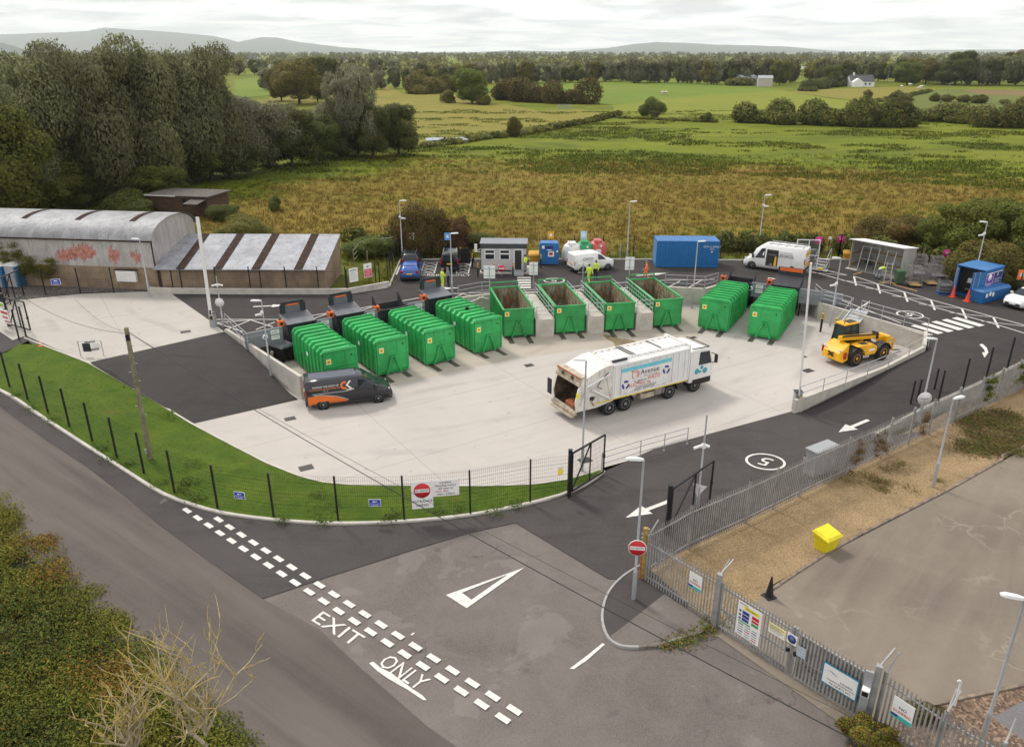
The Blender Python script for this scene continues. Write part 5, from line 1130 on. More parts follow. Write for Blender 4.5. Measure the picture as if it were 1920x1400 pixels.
for x in (0, l_):
 for s in (-1, 1):
  for k in range(18):
   a = k * math.pi / 9; p0 = V3(x + .61 * math.cos(a), s * .95 - .2, .62 + .61 * math.sin(a)); p1 = V3(x + .61 * math.cos(a + .18), s * .95 + .2, .62 + .61 * math.sin(a + .18)); m.bar(p0, p1, .07, .07)
m.build('tyre_lugs', t)
def corr(name, c, c2, axis='X', per=.15, obj=True, rustc=(.16, .075, .035), amt=.35, var=.14, stk=.75, rough=.5, metal=.15):
 """corrugated sheet: ribs as bump, weather streaks, rust"""
 t = MT(name); p = t.pos(obj); sx = t.n.new('ShaderNodeSeparateXYZ'); t.l.new(p, sx.inputs[0])
 w_ = t.math('SINE', t.math('MULTIPLY', sx.outputs[axis], 2 * math.pi / per))
 n = t.noise(p, .6, 6, .65, .4, .35, .65); st = t.noise(t.pos(obj, (2.2, 2.2, .35)), 1.0, 6, .7, .3, .5, .75); r_ = t.noise(p, .5, 6, .7, .6, .62, .74)
 cc = t.mix(n, c, c2); cc = t.mix(t.math('MULTIPLY', st, stk), cc, tuple(x * .42 for x in c)); cc = t.mix(t.math('MULTIPLY', t.noise(t.pos(obj, (6, 6, .5)), 1.0, 5, .7, .2, .5, .7), stk * .6), cc, tuple(x * .62 for x in c)); cc = t.mix(t.math('MULTIPLY', r_, amt), cc, rustc)
 t.col(cc).set(rough, metal, .4).bump(w_, .5, .03); return t.m
TINW = corr('weathered_tin_wall', (.37, .35, .325), (.50, .475, .45), amt=.45); TINR = corr('weathered_tin_roof', (.22, .22, .225), (.36, .36, .365), amt=.25)
TINL = corr('bluish_tin_roof', (.24, .245, .265), (.37, .375, .40), amt=.3, rustc=(.2, .08, .05)); RUSTS = M('dark_rooflight', (.055, .037, .03), .95, var=.35, scale=3, spec=.05)
MUDW = M('stained_render', (.24, .175, .115), .9, var=.25, scale=.8, dirt=.6, dirtc=(.09, .075, .045), bump=.1)
REDP = M('flaking_red_paint', (.42, .17, .13), .8, var=.4, scale=3, dirt=.6, dirtc=(.4, .37, .34))
BA, BB = P(0, 533, ZU), P(300, 544, ZU); d = (BB - BA).normalized(); L_ = (BB - BA).length + 14
t = thing('barn', BB, math.atan2(d.y, d.x) + math.pi, 'long tin barn with a curved roof, red paint on its wall', 'barn')
D = 7.6; zb, ze, zr = 2.0, 4.4, 5.95
m = MB().use(MUDW).b2(0, L_, -.25, 0, 0, zb).b2(0, .25, -D, -.25, 0, zb).b2(0, L_, -D - .25, -D, 0, zb); m.build('lower_wall', t)
m = MB().use(TINW); m.quad((0, -.03, zb), (L_, -.03, zb), (L_, -.03, ze), (0, -.03, ze)); m.build('tin_wall', t)
arcp = [(-D / 2 + D / 2 * math.cos(math.pi * i / 20), ze + (zr - ze) * math.sin(math.pi * i / 20)) for i in range(21)]
m = MB().use(TINW); m.add([(.06, -.05, zb), (.06, -D, zb)] + [(.06, y, z) for y, z in reversed(arcp)], [tuple(range(23))], False); m.build('gable', t)
m = MB().use(TINR); e_ = .12; vs = []
for x in (-.15, L_):
 for y, z in arcp: vs.append((x, y * 1.0 + (.18 if y > -D / 2 else -.18) * abs(y + D / 2) / (D / 2), z + .05))
m.add(vs, [(i, i + 1, 22 + i, 21 + i) for i in range(20)], True)
for x in (-.15, L_): pass
m.build('roof', t)
m = MB().use(RUSTS)
for x in (2.2, 7.4, 12.6, 17.8, 23.0):
 vs = []
 for xx in (x, x + .85):
  for i in range(6, 13): y, z = arcp[i]; vs.append((xx + (-.25 if xx > x else 0), y, z + .075))
 m.add(vs, [(i, i + 1, 8 + i, 7 + i) for i in range(6)], True)
m.build('rooflight', t)
m = MB().use(RUSTS).b2(-.1, L_, .06, .16, ze - .1, ze + .03).b2(-.02, .06, .0, .1, zb, ze); m.build('gutter', t)
for (x0, x1, z0_, z1_) in ((5.4, 8.0, 2.4, 4.1), (7.3, 9.3, 2.2, 3.5), (3.2, 4.3, 2.3, 3.8), (1.2, 2.2, 2.4, 3.5)):
 m = MB().use(REDP); k = int((x1 - x0) / .085)
 for i in range(k):
  x = x0 + (x1 - x0) * i / k; e_ = 1 - abs(2 * i / k - 1) ** 2; zm = (z0_ + z1_) / 2 + random.gauss(0, .12); hh = (z1_ - z0_) * (.35 + .65 * e_) * random.uniform(.55, 1.0)
  m.quad((x, -.012, zm - hh * .5), (x + .08, -.012, zm - hh * .5 + random.uniform(-.06, .06)), (x + .08, -.012, zm + hh * .5), (x, -.012, zm + hh * .5))
 m.build('red_paint_patch', t, fix=False)
m = MB().use(WHITE).b2(1.9, 3.75, .03, .28, .75, 1.75)
for i in range(7): m.b2(1.9, 3.75, .28, .30, .8 + i * .14, .86 + i * .14)
m.use(RUSTS).b2(1.8, 3.85, .0, .32, 1.75, 1.84); m.build('shuttered_hatch', t)
LA, LB = P(305, 547, ZU), P(612, 548, ZU); d = (LB - LA); L2 = d.length; rz = math.atan2(d.y, d.x)
t = thing('lean_to_shed', LA, rz, 'low shed with a sloping pale tin roof crossed by brown strips', 'shed'); DD = 6.4; zf, zk = 2.1, 3.75
m = MB().use(MUDW).b2(0, L2, 0, .25, 0, zf); m.build('front_wall', t)
m = MB().use(MUDW); m.prism([(.25, 0), (DD, 0), (DD, zk - .05), (.25, zf + .02)], L2 - .25, L2, 'X'); m.build('end_wall', t)
rf = lambda y: zf + (zk - zf) * (y + .3) / (DD + .4)
m = MB().use(TINL); m.add([(-.4, -.3, rf(-.3)), (L2 + .15, -.3, rf(-.3)), (L2 + .15, DD + .1, rf(DD + .1)), (-.4, DD + .1, rf(DD + .1)), (-.4, -.3, rf(-.3) - .06), (L2 + .15, -.3, rf(-.3) - .06), (L2 + .15, DD + .1, rf(DD + .1) - .06), (-.4, DD + .1, rf(DD + .1) - .06)], [(0, 1, 2, 3), (7, 6, 5, 4), (0, 4, 5, 1), (1, 5, 6, 2), (2, 6, 7, 3), (3, 7, 4, 0)], False); m.build('roof', t)
m = MB().use(RUSTS)
for x in (1.6, 4.9, 8.2, 11.9): m.add([(x, -.29, rf(-.29) + .02), (x + .75, -.29, rf(-.29) + .02), (x + .75, DD + .1, rf(DD + .1) + .02), (x, DD + .1, rf(DD + .1) + .02)], [(0, 1, 2, 3)])
m.build('roof_strip', t); m = MB().use(RUSTS)
for x in (0, .95, 3.8, 8.75): m.b2(x, x + .1, -.03, .0, 0, zf - .05)
m.build('stained_post', t)
p0 = P(283, 402, 1.3); t = thing('timber_hut', p0, R(-12), 'dark brown timber hut with a flat roof at the edge of the wood', 'hut'); BRN = M('brown_timber', (.075, .042, .028), .8, var=.3, scale=3); ROOFG = M('felt_roof', (.10, .085, .075), .85, var=.25)
MB().use(BRN).b2(0, 8.4, 0, 5.0, 0, 2.5).build('walls', t); m = MB().use(ROOFG).b2(-.3, 8.8, -.3, 5.3, 2.5, 2.62).use(WHITE).b2(-.32, 4.2, -.34, -.3, 2.48, 2.6); m.build('roof', t); MB().use(GLASS).b2(4.9, 5.5, -.03, 0, 1.2, 2.2).build('window', t)
MB().use(ROOFG).prism([(-2.2, 1.9), (0, 2.2), (0, 2.28), (-2.2, 1.98)], 6.4, 8.4, 'X').build('porch_roof', t)
CA, CB = P(903, 513, ZU), P(985, 515, ZU); t = thing('site_office', P(902, 512, ZU), R(-2), 'small grey site office cabin with two white windows and an open door', 'cabin')
CABW = M('pale_grey_cabin', (.50, .47, .46), .6, var=.04, dirt=.1); FASC = M('dark_fascia', (.05, .055, .06), .5, var=.1); W_, D_, z1 = 4.35, 2.5, 2.42
MB().use(CABW).b2(0, W_, 0, D_ - .6, .32, z1).build('walls', t, bevel=.02)
m = MB().use(FASC).b2(.02, W_ - .02, .03, D_ - .6, .14, .32).b2(-.05, W_ + .05, -.06, D_ - .6, z1, z1 + .40).b2(-.02, .03, -.02, .0, .32, z1).b2(W_ - .03, W_ + .02, -.02, .0, .32, z1); m.build('fascia', t)
m = MB().use(PANELG)
m.prism([(-.1, z1 + .42), (D_ - .6, z1 + .50), (D_ - .6, z1 + .55), (-.1, z1 + .47)], -.08, W_ + .08, 'X')
for i in range(22): x = i * W_ / 21; m.prism([(-.1, z1 + .47), (D_ - .6, z1 + .55), (D_ - .6, z1 + .58), (-.1, z1 + .50)], x - .04, x + .04, 'X')
m.build('roof', t)
for x in (.35, 1.78):
 f = MB().use(WHITE).b2(x, x + 1.0, -.05, .0, 1.32, 2.32).build('window', t); g = MB().use(GLASS).b2(x + .09, x + .91, -.06, -.051, 1.40, 1.84).b2(x + .09, x + .91, -.06, -.051, 1.98, 2.22).build('pane', f)
f = MB().use(WHITE).b2(3.12, 3.22, -.05, 0, .4, 2.34).b2(3.88, 3.98, -.05, 0, .4, 2.34).b2(3.12, 3.98, -.05, 0, 2.26, 2.36).build('door_frame', t); MB().use(DARKIN).b2(3.22, 3.88, -.02, -.005, .4, 2.26).build('doorway', t)
MB().use(CONC).b2(-.1, W_ + .3, -.25, D_, 0, .14).build('plinth', t)
m = MB().use(GALV)
for i in range(3): m.b2(3.05, 4.05, -1.0 + i * .32, -.68 + i * .32, .02, .14 + i * .12)
for x in (3.0, 4.1): m.tube((x, -1.0, 0), (x, -1.0, 1.05), .025).tube((x, -1.0, 1.05), (x, -.05, 1.4), .025).tube((x, -.5, 0), (x, -.5, 1.2), .025)
m.build('entrance_steps', t)
m = MB().use(WHITE).bar((-.5, .3, 2.0), (-.05, .3, 2.3), .05).bar((-.35, .3, 2.0), (-.05, .3, 2.0), .05).b2(-.62, -.35, .2, .3, 2.0, 2.75); m.build('satellite_box', t)
def ship_cont(loc, rz, Ln, label, paint):
 t = thing('shipping_container', loc, rz, label, 'container'); W, Hh = 2.44, 2.6
 m = MB().use(paint); n = int(Ln / .28); pts = []
 for i in range(n): x = .12 + i * (Ln - .24) / n; w_ = (Ln - .24) / n; pts += [(x, 0), (x + w_ * .3, 0), (x + w_ * .45, .05), (x + w_ * .85, .05)]
 pts += [(Ln - .12, 0)]
 for s, y0 in ((1, 0), (-1, W)):
  q = [(x, y0 + s * yy) for x, yy in pts]; k = len(q); m.add([(x, y, .15) for x, y in q] + [(x, y, Hh - .12) for x, y in q], [(i, i + 1, k + i + 1, k + i) for i in range(k - 1)], False)
 m.build('side_panels', t, fix=False)
 m = MB().use(paint)
 for x in (.06, Ln - .06):
  for y in (.06, W - .06): m.b2(x - .07, x + .07, y - .07, y + .07, 0, Hh)
 for y in (.05, W - .05): m.b2(.13, Ln - .13, y - .06, y + .06, .02, .17).b2(.13, Ln - .13, y - .05, y + .05, Hh - .13, Hh - .01)
 for x in (.05, Ln - .05): m.b2(x - .05, x + .05, .13, W - .13, .02, .17).b2(x - .05, x + .05, .13, W - .13, Hh - .13, Hh - .01)
 m.build('frame', t)
 m = MB().use(paint).b2(.1, Ln - .1, .1, W - .1, Hh - .06, Hh - .02)
 for i in range(n): x = .2 + i * (Ln - .4) / n; m.b2(x, x + .1, .15, W - .15, Hh - .02, Hh + .01)
 m.build('roof', t); return t
BLU = M('blue_container_paint', (.018, .14, .36), .4, var=.1, scale=1.2, dirt=.2, dirtc=(.05, .10, .18)); BLU2 = M('bright_blue_paint', (.022, .14, .36), .42, var=.08, scale=1.2, dirt=.15, dirtc=(.06, .11, .2))
A_, B_ = P(1229, 501, ZU), P(1338, 502, ZU); d = B_ - A_
t = ship_cont(A_ + V3(0, 0, .02), math.atan2(d.y, d.x), 6.05, 'blue shipping container with white code lettering, standing alone at the fence', BLU)
m = MB().use(M('pale_door_blue', (.10, .24, .42), .5, var=.1)); m.b2(-.01, .02, .15, 2.3, .18, 2.45); m.build('end_doors', t)
lettering('GSTU 123456 7', .26, STICKW, t, (5.35, -.03, 2.05), (HPI, 0, 0)); lettering('22G1', .2, STICKW, t, (5.35, -.03, 1.83), (HPI, 0, 0)); MB().use(STICKW).prism([(5.25, 1.62), (5.45, 1.62), (5.35, 1.45)], -.03, -.02).build('triangle_mark', t)
fr_, fl_ = P(1862, 540, ZU), P(1795, 559, ZU)
A_ = P(1838, 562, ZU); rz = R(33)
sx_ = V3(math.cos(rz), math.sin(rz)); sy_ = V3(-sx_.y, sx_.x)
t = thing('storage_container', P(1836, 563, ZU) + V3(0, 0, .03), rz, 'blue storage container with doors ajar and purple posters on its side', 'container')
Lx, Wy, Hz = 3.0, 2.4, 2.5
m = MB().use(BLU2).b2(0, Lx, 0, .06, .1, Hz).b2(0, Lx, Wy - .06, Wy, .1, Hz).b2(Lx - .06, Lx, .06, Wy - .06, .1, Hz).b2(0, Lx, 0, Wy, 0, .12)
for i in range(9): m.b2(.2 + i * .32, .32 + i * .32, -.03, 0, .15, Hz - .1)
m.build('walls', t); MB().use(BLU2).b2(-.05, Lx + .05, -.05, Wy + .05, Hz, Hz + .08).build('roof', t, bevel=.02)
MB().use(DARKIN).b2(.6, .64, .1, Wy - .1, .15, Hz - .1).use(CREAM).b2(.4, .6, .5, 1.6, .5, .55).b2(.4, .6, .5, 1.6, 1.1, 1.15).use(STICKW).b2(.38, .6, .6, .9, .55, .9).b2(.38, .6, 1.0, 1.5, 1.15, 1.5).build('shelving', t)
for (x, y, a) in ((-.02, 0, R(158)), (-.02, Wy, R(215))):
 m = MB().use(BLU2); ux, uy = math.cos(a), math.sin(a)
 m.bar((x, y, 1.28), (x + ux * 1.15, y + uy * 1.15, 1.28), .05, 2.3); dd = m.build('open_door', t); m = MB().use(GALV)
 for k in (.45, .85): px_, py_ = x + ux * 1.15 * k - uy * .05, y + uy * 1.15 * k + ux * .05; m.tube((px_, py_, .15), (px_, py_, 2.45), .025); px_, py_ = x + ux * 1.15 * k + uy * .05, y + uy * 1.15 * k - ux * .05; m.tube((px_, py_, .15), (px_, py_, 2.45), .025)
 m.build('lock_rods', dd)
PURP = M('purple_poster', (.16, .03, .30), .5, var=.15, scale=2); NAVYP = M('navy_poster', (.03, .03, .16), .5, var=.1)
m = MB().use(STICKW).b2(.25, 1.35, -.06, -.035, .95, 2.25).use(PURP).b2(.27, 1.33, -.065, -.06, 1.02, 2.18).use(STICKW).lathe([(.0, -.07), (.3, -.07), (.3, -.066)], (.8, 0, 1.85), 18, 'Y').b2(.35, 1.25, -.07, -.066, 1.32, 1.36).b2(.35, 1.2, -.07, -.066, 1.2, 1.24); m.build('poster', t)
m = MB().use(STICKW).b2(1.45, 2.75, -.06, -.035, 1.05, 2.25).use(NAVYP).b2(1.47, 2.73, -.065, -.06, 1.08, 2.2).use(STICKW).b2(1.95, 2.05, -.07, -.066, 1.85, 2.12).b2(1.6, 2.6, -.07, -.066, 1.6, 1.63).b2(1.65, 2.4, -.07, -.066, 1.45, 1.48).b2(1.6, 2.5, -.07, -.066, 1.3, 1.33); m.build('poster', t)
t2 = thing('storage_chest', P(1840, 571, ZU) + V3(0, 0, .02), R(28), 'long low blue chest with three white stickers in front of the posters', 'chest')
m = MB().use(BLU2).loft([[(.1, .1, 0), (3.6, .1, 0), (3.6, 1.1, 0), (.1, 1.1, 0)], [(0, 0, 1.0), (3.7, 0, 1.0), (3.7, 1.2, 1.0), (0, 1.2, 1.0)]], False)
for i in range(8): m.b2(.25 + i * .45, .33 + i * .45, -.0, .08, .1, .95)
m.build('body', t2); MB().use(BLU2).loft([[(-.06, -.06, 1.0), (3.76, -.06, 1.0), (3.76, 1.26, 1.0), (-.06, 1.26, 1.0)], [(.1, .15, 1.2), (3.6, .15, 1.2), (3.6, 1.1, 1.2), (.1, 1.1, 1.2)]], False).build('lid', t2, bevel=.02)
for k in range(3): MB().use(STICKW).b2(.35 + k * .42, .62 + k * .42, -.02, .02, .52 + (k == 1) * .1, .86 + (k == 1) * .1).build('sticker', t2)
SA, SB = P(1590, 503, ZU), P(1686, 523, ZU); d = SB - SA; rz = math.atan2(d.y, d.x); Ls = d.length
t = thing('metal_shelter', SA, rz, 'open-fronted corrugated metal shelter with a mesh door leaning across it', 'shelter'); CREAMT = corr('pale_shelter_sheet', (.44, .42, .37), (.52, .5, .45), amt=.05, per=.2, metal=.1); CREAMY = corr('pale_shelter_sheet_end', (.44, .42, .37), (.52, .5, .45), 'Y', amt=.05, per=.2, metal=.1); TIMB = M('sawn_timber', (.36, .22, .09), .8, var=.2)
Ds = 2.6; zf, zk = 2.85, 2.45
MB().use(CREAMY).prism([(0, 0), (Ds, 0), (Ds, zk), (0, zf)], 0, .06, 'X').build('end_panel', t); MB().use(CREAMY).prism([(0, 0), (Ds, 0), (Ds, zk), (0, zf)], Ls - .06, Ls, 'X').build('end_panel', t)
MB().use(CREAMT).b2(.06, Ls - .06, Ds - .06, Ds, 0, zk).build('back_panel', t)
MB().use(WHITE).prism([(-.45, zf + .06), (Ds + .15, zk + .02), (Ds + .15, zk + .08), (-.45, zf + .13)], -.15, Ls + .1, 'X').build('roof', t)
MB().use(TIMB).b2(.06, .12, .1, Ds - .1, .35, .5).b2(.06, .12, .1, Ds - .1, 1.4, 1.52).b2(.12, Ls - .1, Ds - .12, Ds - .06, 1.4, 1.52).b2(.12, Ls - .1, Ds - .12, Ds - .06, .35, .5).build('timber_rails', t)
MB().use(CONC).b2(-.1, Ls + .1, -.35, Ds, .0, .08).build('floor', t)
m = MB().use(GALV)
for x0, x1, y in ((1.1, 2.75, -.15), (3.55, 4.35, -.2)):
 if x1 > Ls: x1 = Ls - .1
 for x in ((x0, (x0 + x1) / 2, x1) if x1 - x0 > 1.2 else (x0, x1)): m.bar((x, y - .25, .1), (x, y + .25, 2.4), .06)
 for z in (.12, 1.25, 2.4): m.bar((x0, y - .25 + .5 * z / 2.4, z), (x1, y - .25 + .5 * z / 2.4, z), .05)
m.build('mesh_door_frame', t)
def wire_panel(mb, a, b, up, nx, nz, r):
 """thin wires between corner a, along b-a, and up vector"""
 a, b, up = Vector(a), Vector(b), Vector(up); nrm = (b - a).cross(up).normalized() * 0
 for i in range(nx + 1): q = a.lerp(b, i / nx); mb.bar(q, q + up, r)
 for k in range(nz + 1): q = up * (k / nz); mb.bar(a + q, b + q, r)
m = MB().use(DARKST); wire_panel(m, (1.1, -.4, .1), (2.75, -.4, .1), (0, .5, 2.3), 26, 34, .012); m.build('mesh_infill', t)
def yard_bin(name, px, c, label, h=1.05, z=ZU, s=1.0):
 t = thing(name, P(*px, z), R(random.uniform(-20, 20)), label, 'bin', None, s); m = MB().use(c); m.loft([[(-.22, -.24, .12), (.22, -.24, .12), (.22, .24, .12), (-.22, .24, .12)], [(-.29, -.33, h - .08), (.29, -.33, h - .08), (.29, .33, h - .08), (-.29, .33, h - .08)]], False); m.build('body', t, bevel=.02)
 MB().use(c).loft([[(-.31, -.36, h - .08), (.31, -.36, h - .08), (.31, .36, h - .08), (-.31, .36, h - .08)], [(-.26, -.3, h), (.26, -.3, h), (.26, .3, h), (-.26, .3, h)]], False).build('lid', t, bevel=.015)
 for x in (-.24, .24): MB().use(RUBBER).lathe([(.02, -.03), (.1, -.03), (.1, .03), (.02, .03)], (x, .26, .1), 12, 'X').build('wheel', t)
 return t
GBIN = M('dark_green_bin', (.05, .10, .05), .5, var=.15)
yard_bin('wheelie_bin', (1684, 533), GBIN, 'dark green bin standing in front of the metal shelter', 1.1, s=1.25)
yard_bin('wheelie_bin', (1522, 487), M('grey_green_bin', (.12, .15, .13), .5), 'grey-green bin by the fence beside the mobile steps', 1.1)
def grit(px, z, w_, rz, label, c=None):
 t = thing('grit_bin', P(*px, z), rz, label, 'grit bin', None, w_); m = MB().use(c or YB)
 m.loft([[(-.38, -.30, 0), (.38, -.30, 0), (.38, .30, 0), (-.38, .30, 0)], [(-.44, -.38, .6), (.44, -.38, .6), (.44, .38, .6), (-.44, .38, .6)], [(-.5, -.42, .62), (.5, -.42, .62), (.5, .42, .68), (-.5, .42, .68)], [(-.5, -.42, .72), (.5, -.42, .72), (.5, .42, .86), (-.5, .42, .86)]], False); m.build('body', t, bevel=.03)
 m = MB().use(c or YB).loft([[(-.53, -.46, .73), (.53, -.46, .73), (.53, .44, .87), (-.53, .44, .87)], [(-.44, -.36, .84), (.44, -.36, .84), (.44, .36, .99), (-.44, .36, .99)]], False); m.build('lid', t, bevel=.03); return t
YB = M('bright_yellow_plastic', (.72, .60, .012), .45, var=.08, scale=3, dirt=.12); YB2 = M('ochre_plastic', (.58, .30, .02), .5, var=.1, dirt=.15)
grit((1547, 1027), .02, 1.0, R(32), 'bright yellow grit bin on the tan gravel strip')
grit((1002, 492), ZU, 1.15, 0, 'ochre grit bin between the site office and the blue clothing bank', YB2)
grit((1588, 486), ZU, .9, R(-15), 'ochre grit bin half hidden beside the metal shelter', YB2)
t = thing('clothing_bank', P(1029, 497, ZU), R(-2), 'tall blue clothing bank with white stickers next to the site office', 'recycling bank'); m = MB().use(BLU2); h_ = .98
m.prism([(-h_, .08), (h_, .08), (h_, 2.0), (h_ - .15, 2.2), (-h_ + .15, 2.2), (-h_, 2.0)], 0, 1.3); m.build('body', t, bevel=.03)
MB().use(NAVYP).b2(-.4, .4, -.012, 0, 1.62, 1.9).build('slot', t); MB().use(BLU2).prism([(-.02, 1.62), (-.22, 1.55), (-.2, 1.5), (0, 1.55)], -.42, .42, 'X').use(STICKW).b2(-.2, .25, -.23, -.2, 1.52, 1.6).build('chute_flap', t)
MB().use(STICKW).b2(-.7, -.45, -.012, 0, 1.65, 1.95).b2(-.1, .5, -.012, 0, .85, 1.4).b2(.72, .88, -.012, 0, 1.3, 1.48).use(REDTXT).b2(.02, .36, -.016, -.012, 1.0, 1.25).build('sticker', t)
MB().use(BUMP).b2(-.9, -.6, .1, 1.2, 0, .08).b2(.6, .9, .1, 1.2, 0, .08).build('feet', t)
def bottle_bank(px, c, label):
 t = thing('bottle_bank', P(*px, ZU), 0, label, 'bottle bank', 'bottle banks'); m = MB().use(c); n = 16
 m.lathe([(.55, .1), (.95, .35), (.98, 1.15), (.78, 1.75), (.5, 1.95), (.3, 1.98)], (0, 0, 0), 12); m.b2(-.38, .38, -.55, .55, 1.9, 2.1); m.build('body', t, bevel=.03)
 MB().use(DARKST2).lathe([(.0, -.72), (.12, -.72), (.12, -.6)], (-.05, 0, 1.72), 14, 'Y').build('port', t); MB().use(STICKW).b2(-.25, .28, -1.0, -.96, .9, 1.3).b2(.2, .38, -.8, -.74, 1.5, 1.7).build('sticker', t); MB().use(GALV).tube((-.25, 0, 2.05), (-.25, 0, 2.2), .03).tube((.25, 0, 2.05), (.25, 0, 2.2), .03).tube((-.25, 0, 2.2), (.25, 0, 2.2), .03).build('lifting_eye', t)
 MB().use(BUMP).b2(-.5, -.3, -.4, .4, 0, .1).b2(.3, .5, -.4, .4, 0, .1).build('feet', t); return t
bottle_bank((1071, 492), M('white_bank_plastic', (.68, .67, .64), .5, var=.05, dirt=.2), 'white bottle bank behind the back of the small white van')
bottle_bank((1094, 489), M('green_bank_plastic', (.03, .27, .11), .5, var=.08), 'green bottle bank over the small white van')
bottle_bank((1119, 487), M('faded_red_plastic', (.50, .10, .085), .5, var=.1), 'faded red bottle bank over the bonnet of the small white van')
BMESH = M('dull_wire', (.30, .29, .27), .5, .3, var=.25)
def cage(px, rz, label, w_=1.0, d_=.8, h_=1.75, wood=True, group='wire roll cages beside the shelter', nested=3):
 t = thing('roll_cage', P(*px, ZU), rz, label, 'roll cage', group); m = MB().use(BMESH)
 for k in range(nested):
  y = k * .28
  for x in (-w_ / 2, w_ / 2): m.tube((x, y - d_ / 2, .2), (x, y - d_ / 2, h_), .022, n=6).tube((x, y + d_ / 2, .2), (x, y + d_ / 2, h_), .022, n=6)
  for z in (.25, .6, .95, 1.3, h_): m.tube((-w_ / 2, y + d_ / 2, z), (w_ / 2, y + d_ / 2, z), .014, n=5).tube((-w_ / 2, y - d_ / 2, z), (-w_ / 2, y + d_ / 2, z), .014, n=5).tube((w_ / 2, y - d_ / 2, z), (w_ / 2, y + d_ / 2, z), .014, n=5)
  for i in range(7): x = -w_ / 2 + w_ * i / 6; m.tube((x, y + d_ / 2, .2), (x, y + d_ / 2, h_), .009, n=5)
 m.build('wire_frame', t)
 MB().use(TIMB if wood else GALV).b2(-w_ / 2, w_ / 2, -d_ / 2, d_ / 2 + (nested - 1) * .28, .16, .2).build('base_board', t)
 for x in (-w_ / 2 + .08, w_ / 2 - .08):
  for y in (-d_ / 2 + .08, d_ / 2 - .08): MB().use(RUBBER).lathe([(.02, -.02), (.07, -.02), (.07, .02), (.02, .02)], (x, y, .075), 10, 'X').build('castor', t)
 return t
cage((1714, 537), R(-10), 'nested wire roll cages with a plywood base nearest the metal shelter'); cage((1746, 534), R(-5), 'nested wire roll cages with a plywood base at the fence side'); cage((1722, 515), R(-20), 'nested wire roll cages standing in the row behind the plywood bases', wood=False, nested=4); cage((1755, 519), R(-15), 'nested wire roll cages under the pink disc sign on the fence', wood=False, nested=4)
t = thing('crate_stack', P(1768, 551, ZU), R(-8), 'stack of grey lattice crates with a blue crate at the bottom', 'crates'); GC = M('grey_crate_plastic', (.16, .16, .155), .6, var=.1); 
for k in range(4):
 m = MB().use(GC if k else M('blue_crate_plastic', (.05, .13, .32), .5)); z = k * .28
 for y in (-.35, .35):
  for zz in (.02, .25): m.b2(-.5, .5, y - .02, y + .02, z + zz - .02, z + zz + .025)
  for i in range(6): x = -.48 + i * .192; m.b2(x - .025, x + .025, y - .02, y + .02, z + .045, z + .23)
 for x in (-.5, .5):
  for zz in (.02, .25): m.b2(x - .02, x + .02, -.33, .33, z + zz - .02, z + zz + .025)
  for i in range(4): y = -.3 + i * .2; m.b2(x - .02, x + .02, y - .03, y + .03, z + .045, z + .23)
 m.b2(-.48, .48, -.33, .33, z - .015, z + .0); m.build('crate', t)
t = thing('mobile_steps', P(1540, 503, ZU), R(-35), 'galvanised mobile steps with tall looped handrails near the white van', 'steps'); m = MB().use(GALV)
for i in range(4): m.b2(-.5, .5, -.8 + i * .34, -.5 + i * .34, .22 + i * .2, .26 + i * .2)
m.build('treads', t); m = MB().use(GALV)
for x in (-.55, .55): m.path([(x, -.85, 0), (x, -.85, 1.05), (x, -.2, 1.6), (x, .6, 1.9), (x, .6, 0)], .025, 6).tube((x, -.85, .05), (x, .6, .05), .025).tube((x, -.85, .2), (x, .6, .9), .025)
m.build('handrail', t); MB().use(GALV).b2(-.6, .9, -1.5, -.85, .1, .16).use(YELLOW).box((.2, -1.2, .25), (.4, .3, .14)).build('platform', t)
t = thing('mesh_trailer', P(1508, 505, ZU), R(-8), 'white-framed mesh panel standing behind the open-doored white van', 'mesh panel'); m = MB().use(WHITE)
for x in (-1.0, 0.1, 1.1): m.bar((x, 0, 0), (x, 0, 2.9), .07)
for z in (.1, 1.4, 2.9): m.bar((-1.0, 0, z), (1.1, 0, z), .06)
m.bar((1.1, 0, .6), (1.9, -.2, .4), .05); m.build('frame', t); m = MB().use(M('grey_mesh', (.12, .12, .12), .6)); wire_panel(m, (-.97, 0, .1), (1.07, 0, .1), (0, 0, 2.8), 24, 30, .014); m.build('mesh', t)
def cone(px, c, band, label, z=ZU, h=.72, s=1.0):
 t = thing('traffic_cone', P(*px, z), R(20), label, 'cone', None, s); MB().use(c).box((0, 0, .03), (.44, .44, .06)).build('base', t, bevel=.01); m = MB().use(c).lathe([(.17, .06), (.035, h)], (0, 0, 0), 18); m.build('body', t)
 if band: MB().use(STICKW).lathe([(.125, .29), (.085, .50)], (0, 0, 0), 18).build('reflective_band', t)
 return t
CONEO = M('cone_orange', (.72, .075, .03), .5, var=.08)
cone((1786, 557), CONEO, False, 'plain red-orange cone beside the open storage doors nearest the crates', s=1.15, h=.85); cone((1813, 565), CONEO, True, 'red-orange cone with a white band in front of the blue storage door', s=1.15, h=.85)
BCONE = M('black_cone', (.018, .018, .018), .55, var=.2); cone((1442, 1118), BCONE, False, 'black traffic cone just inside the palisade gate', .02, h=1.0, s=1.0)
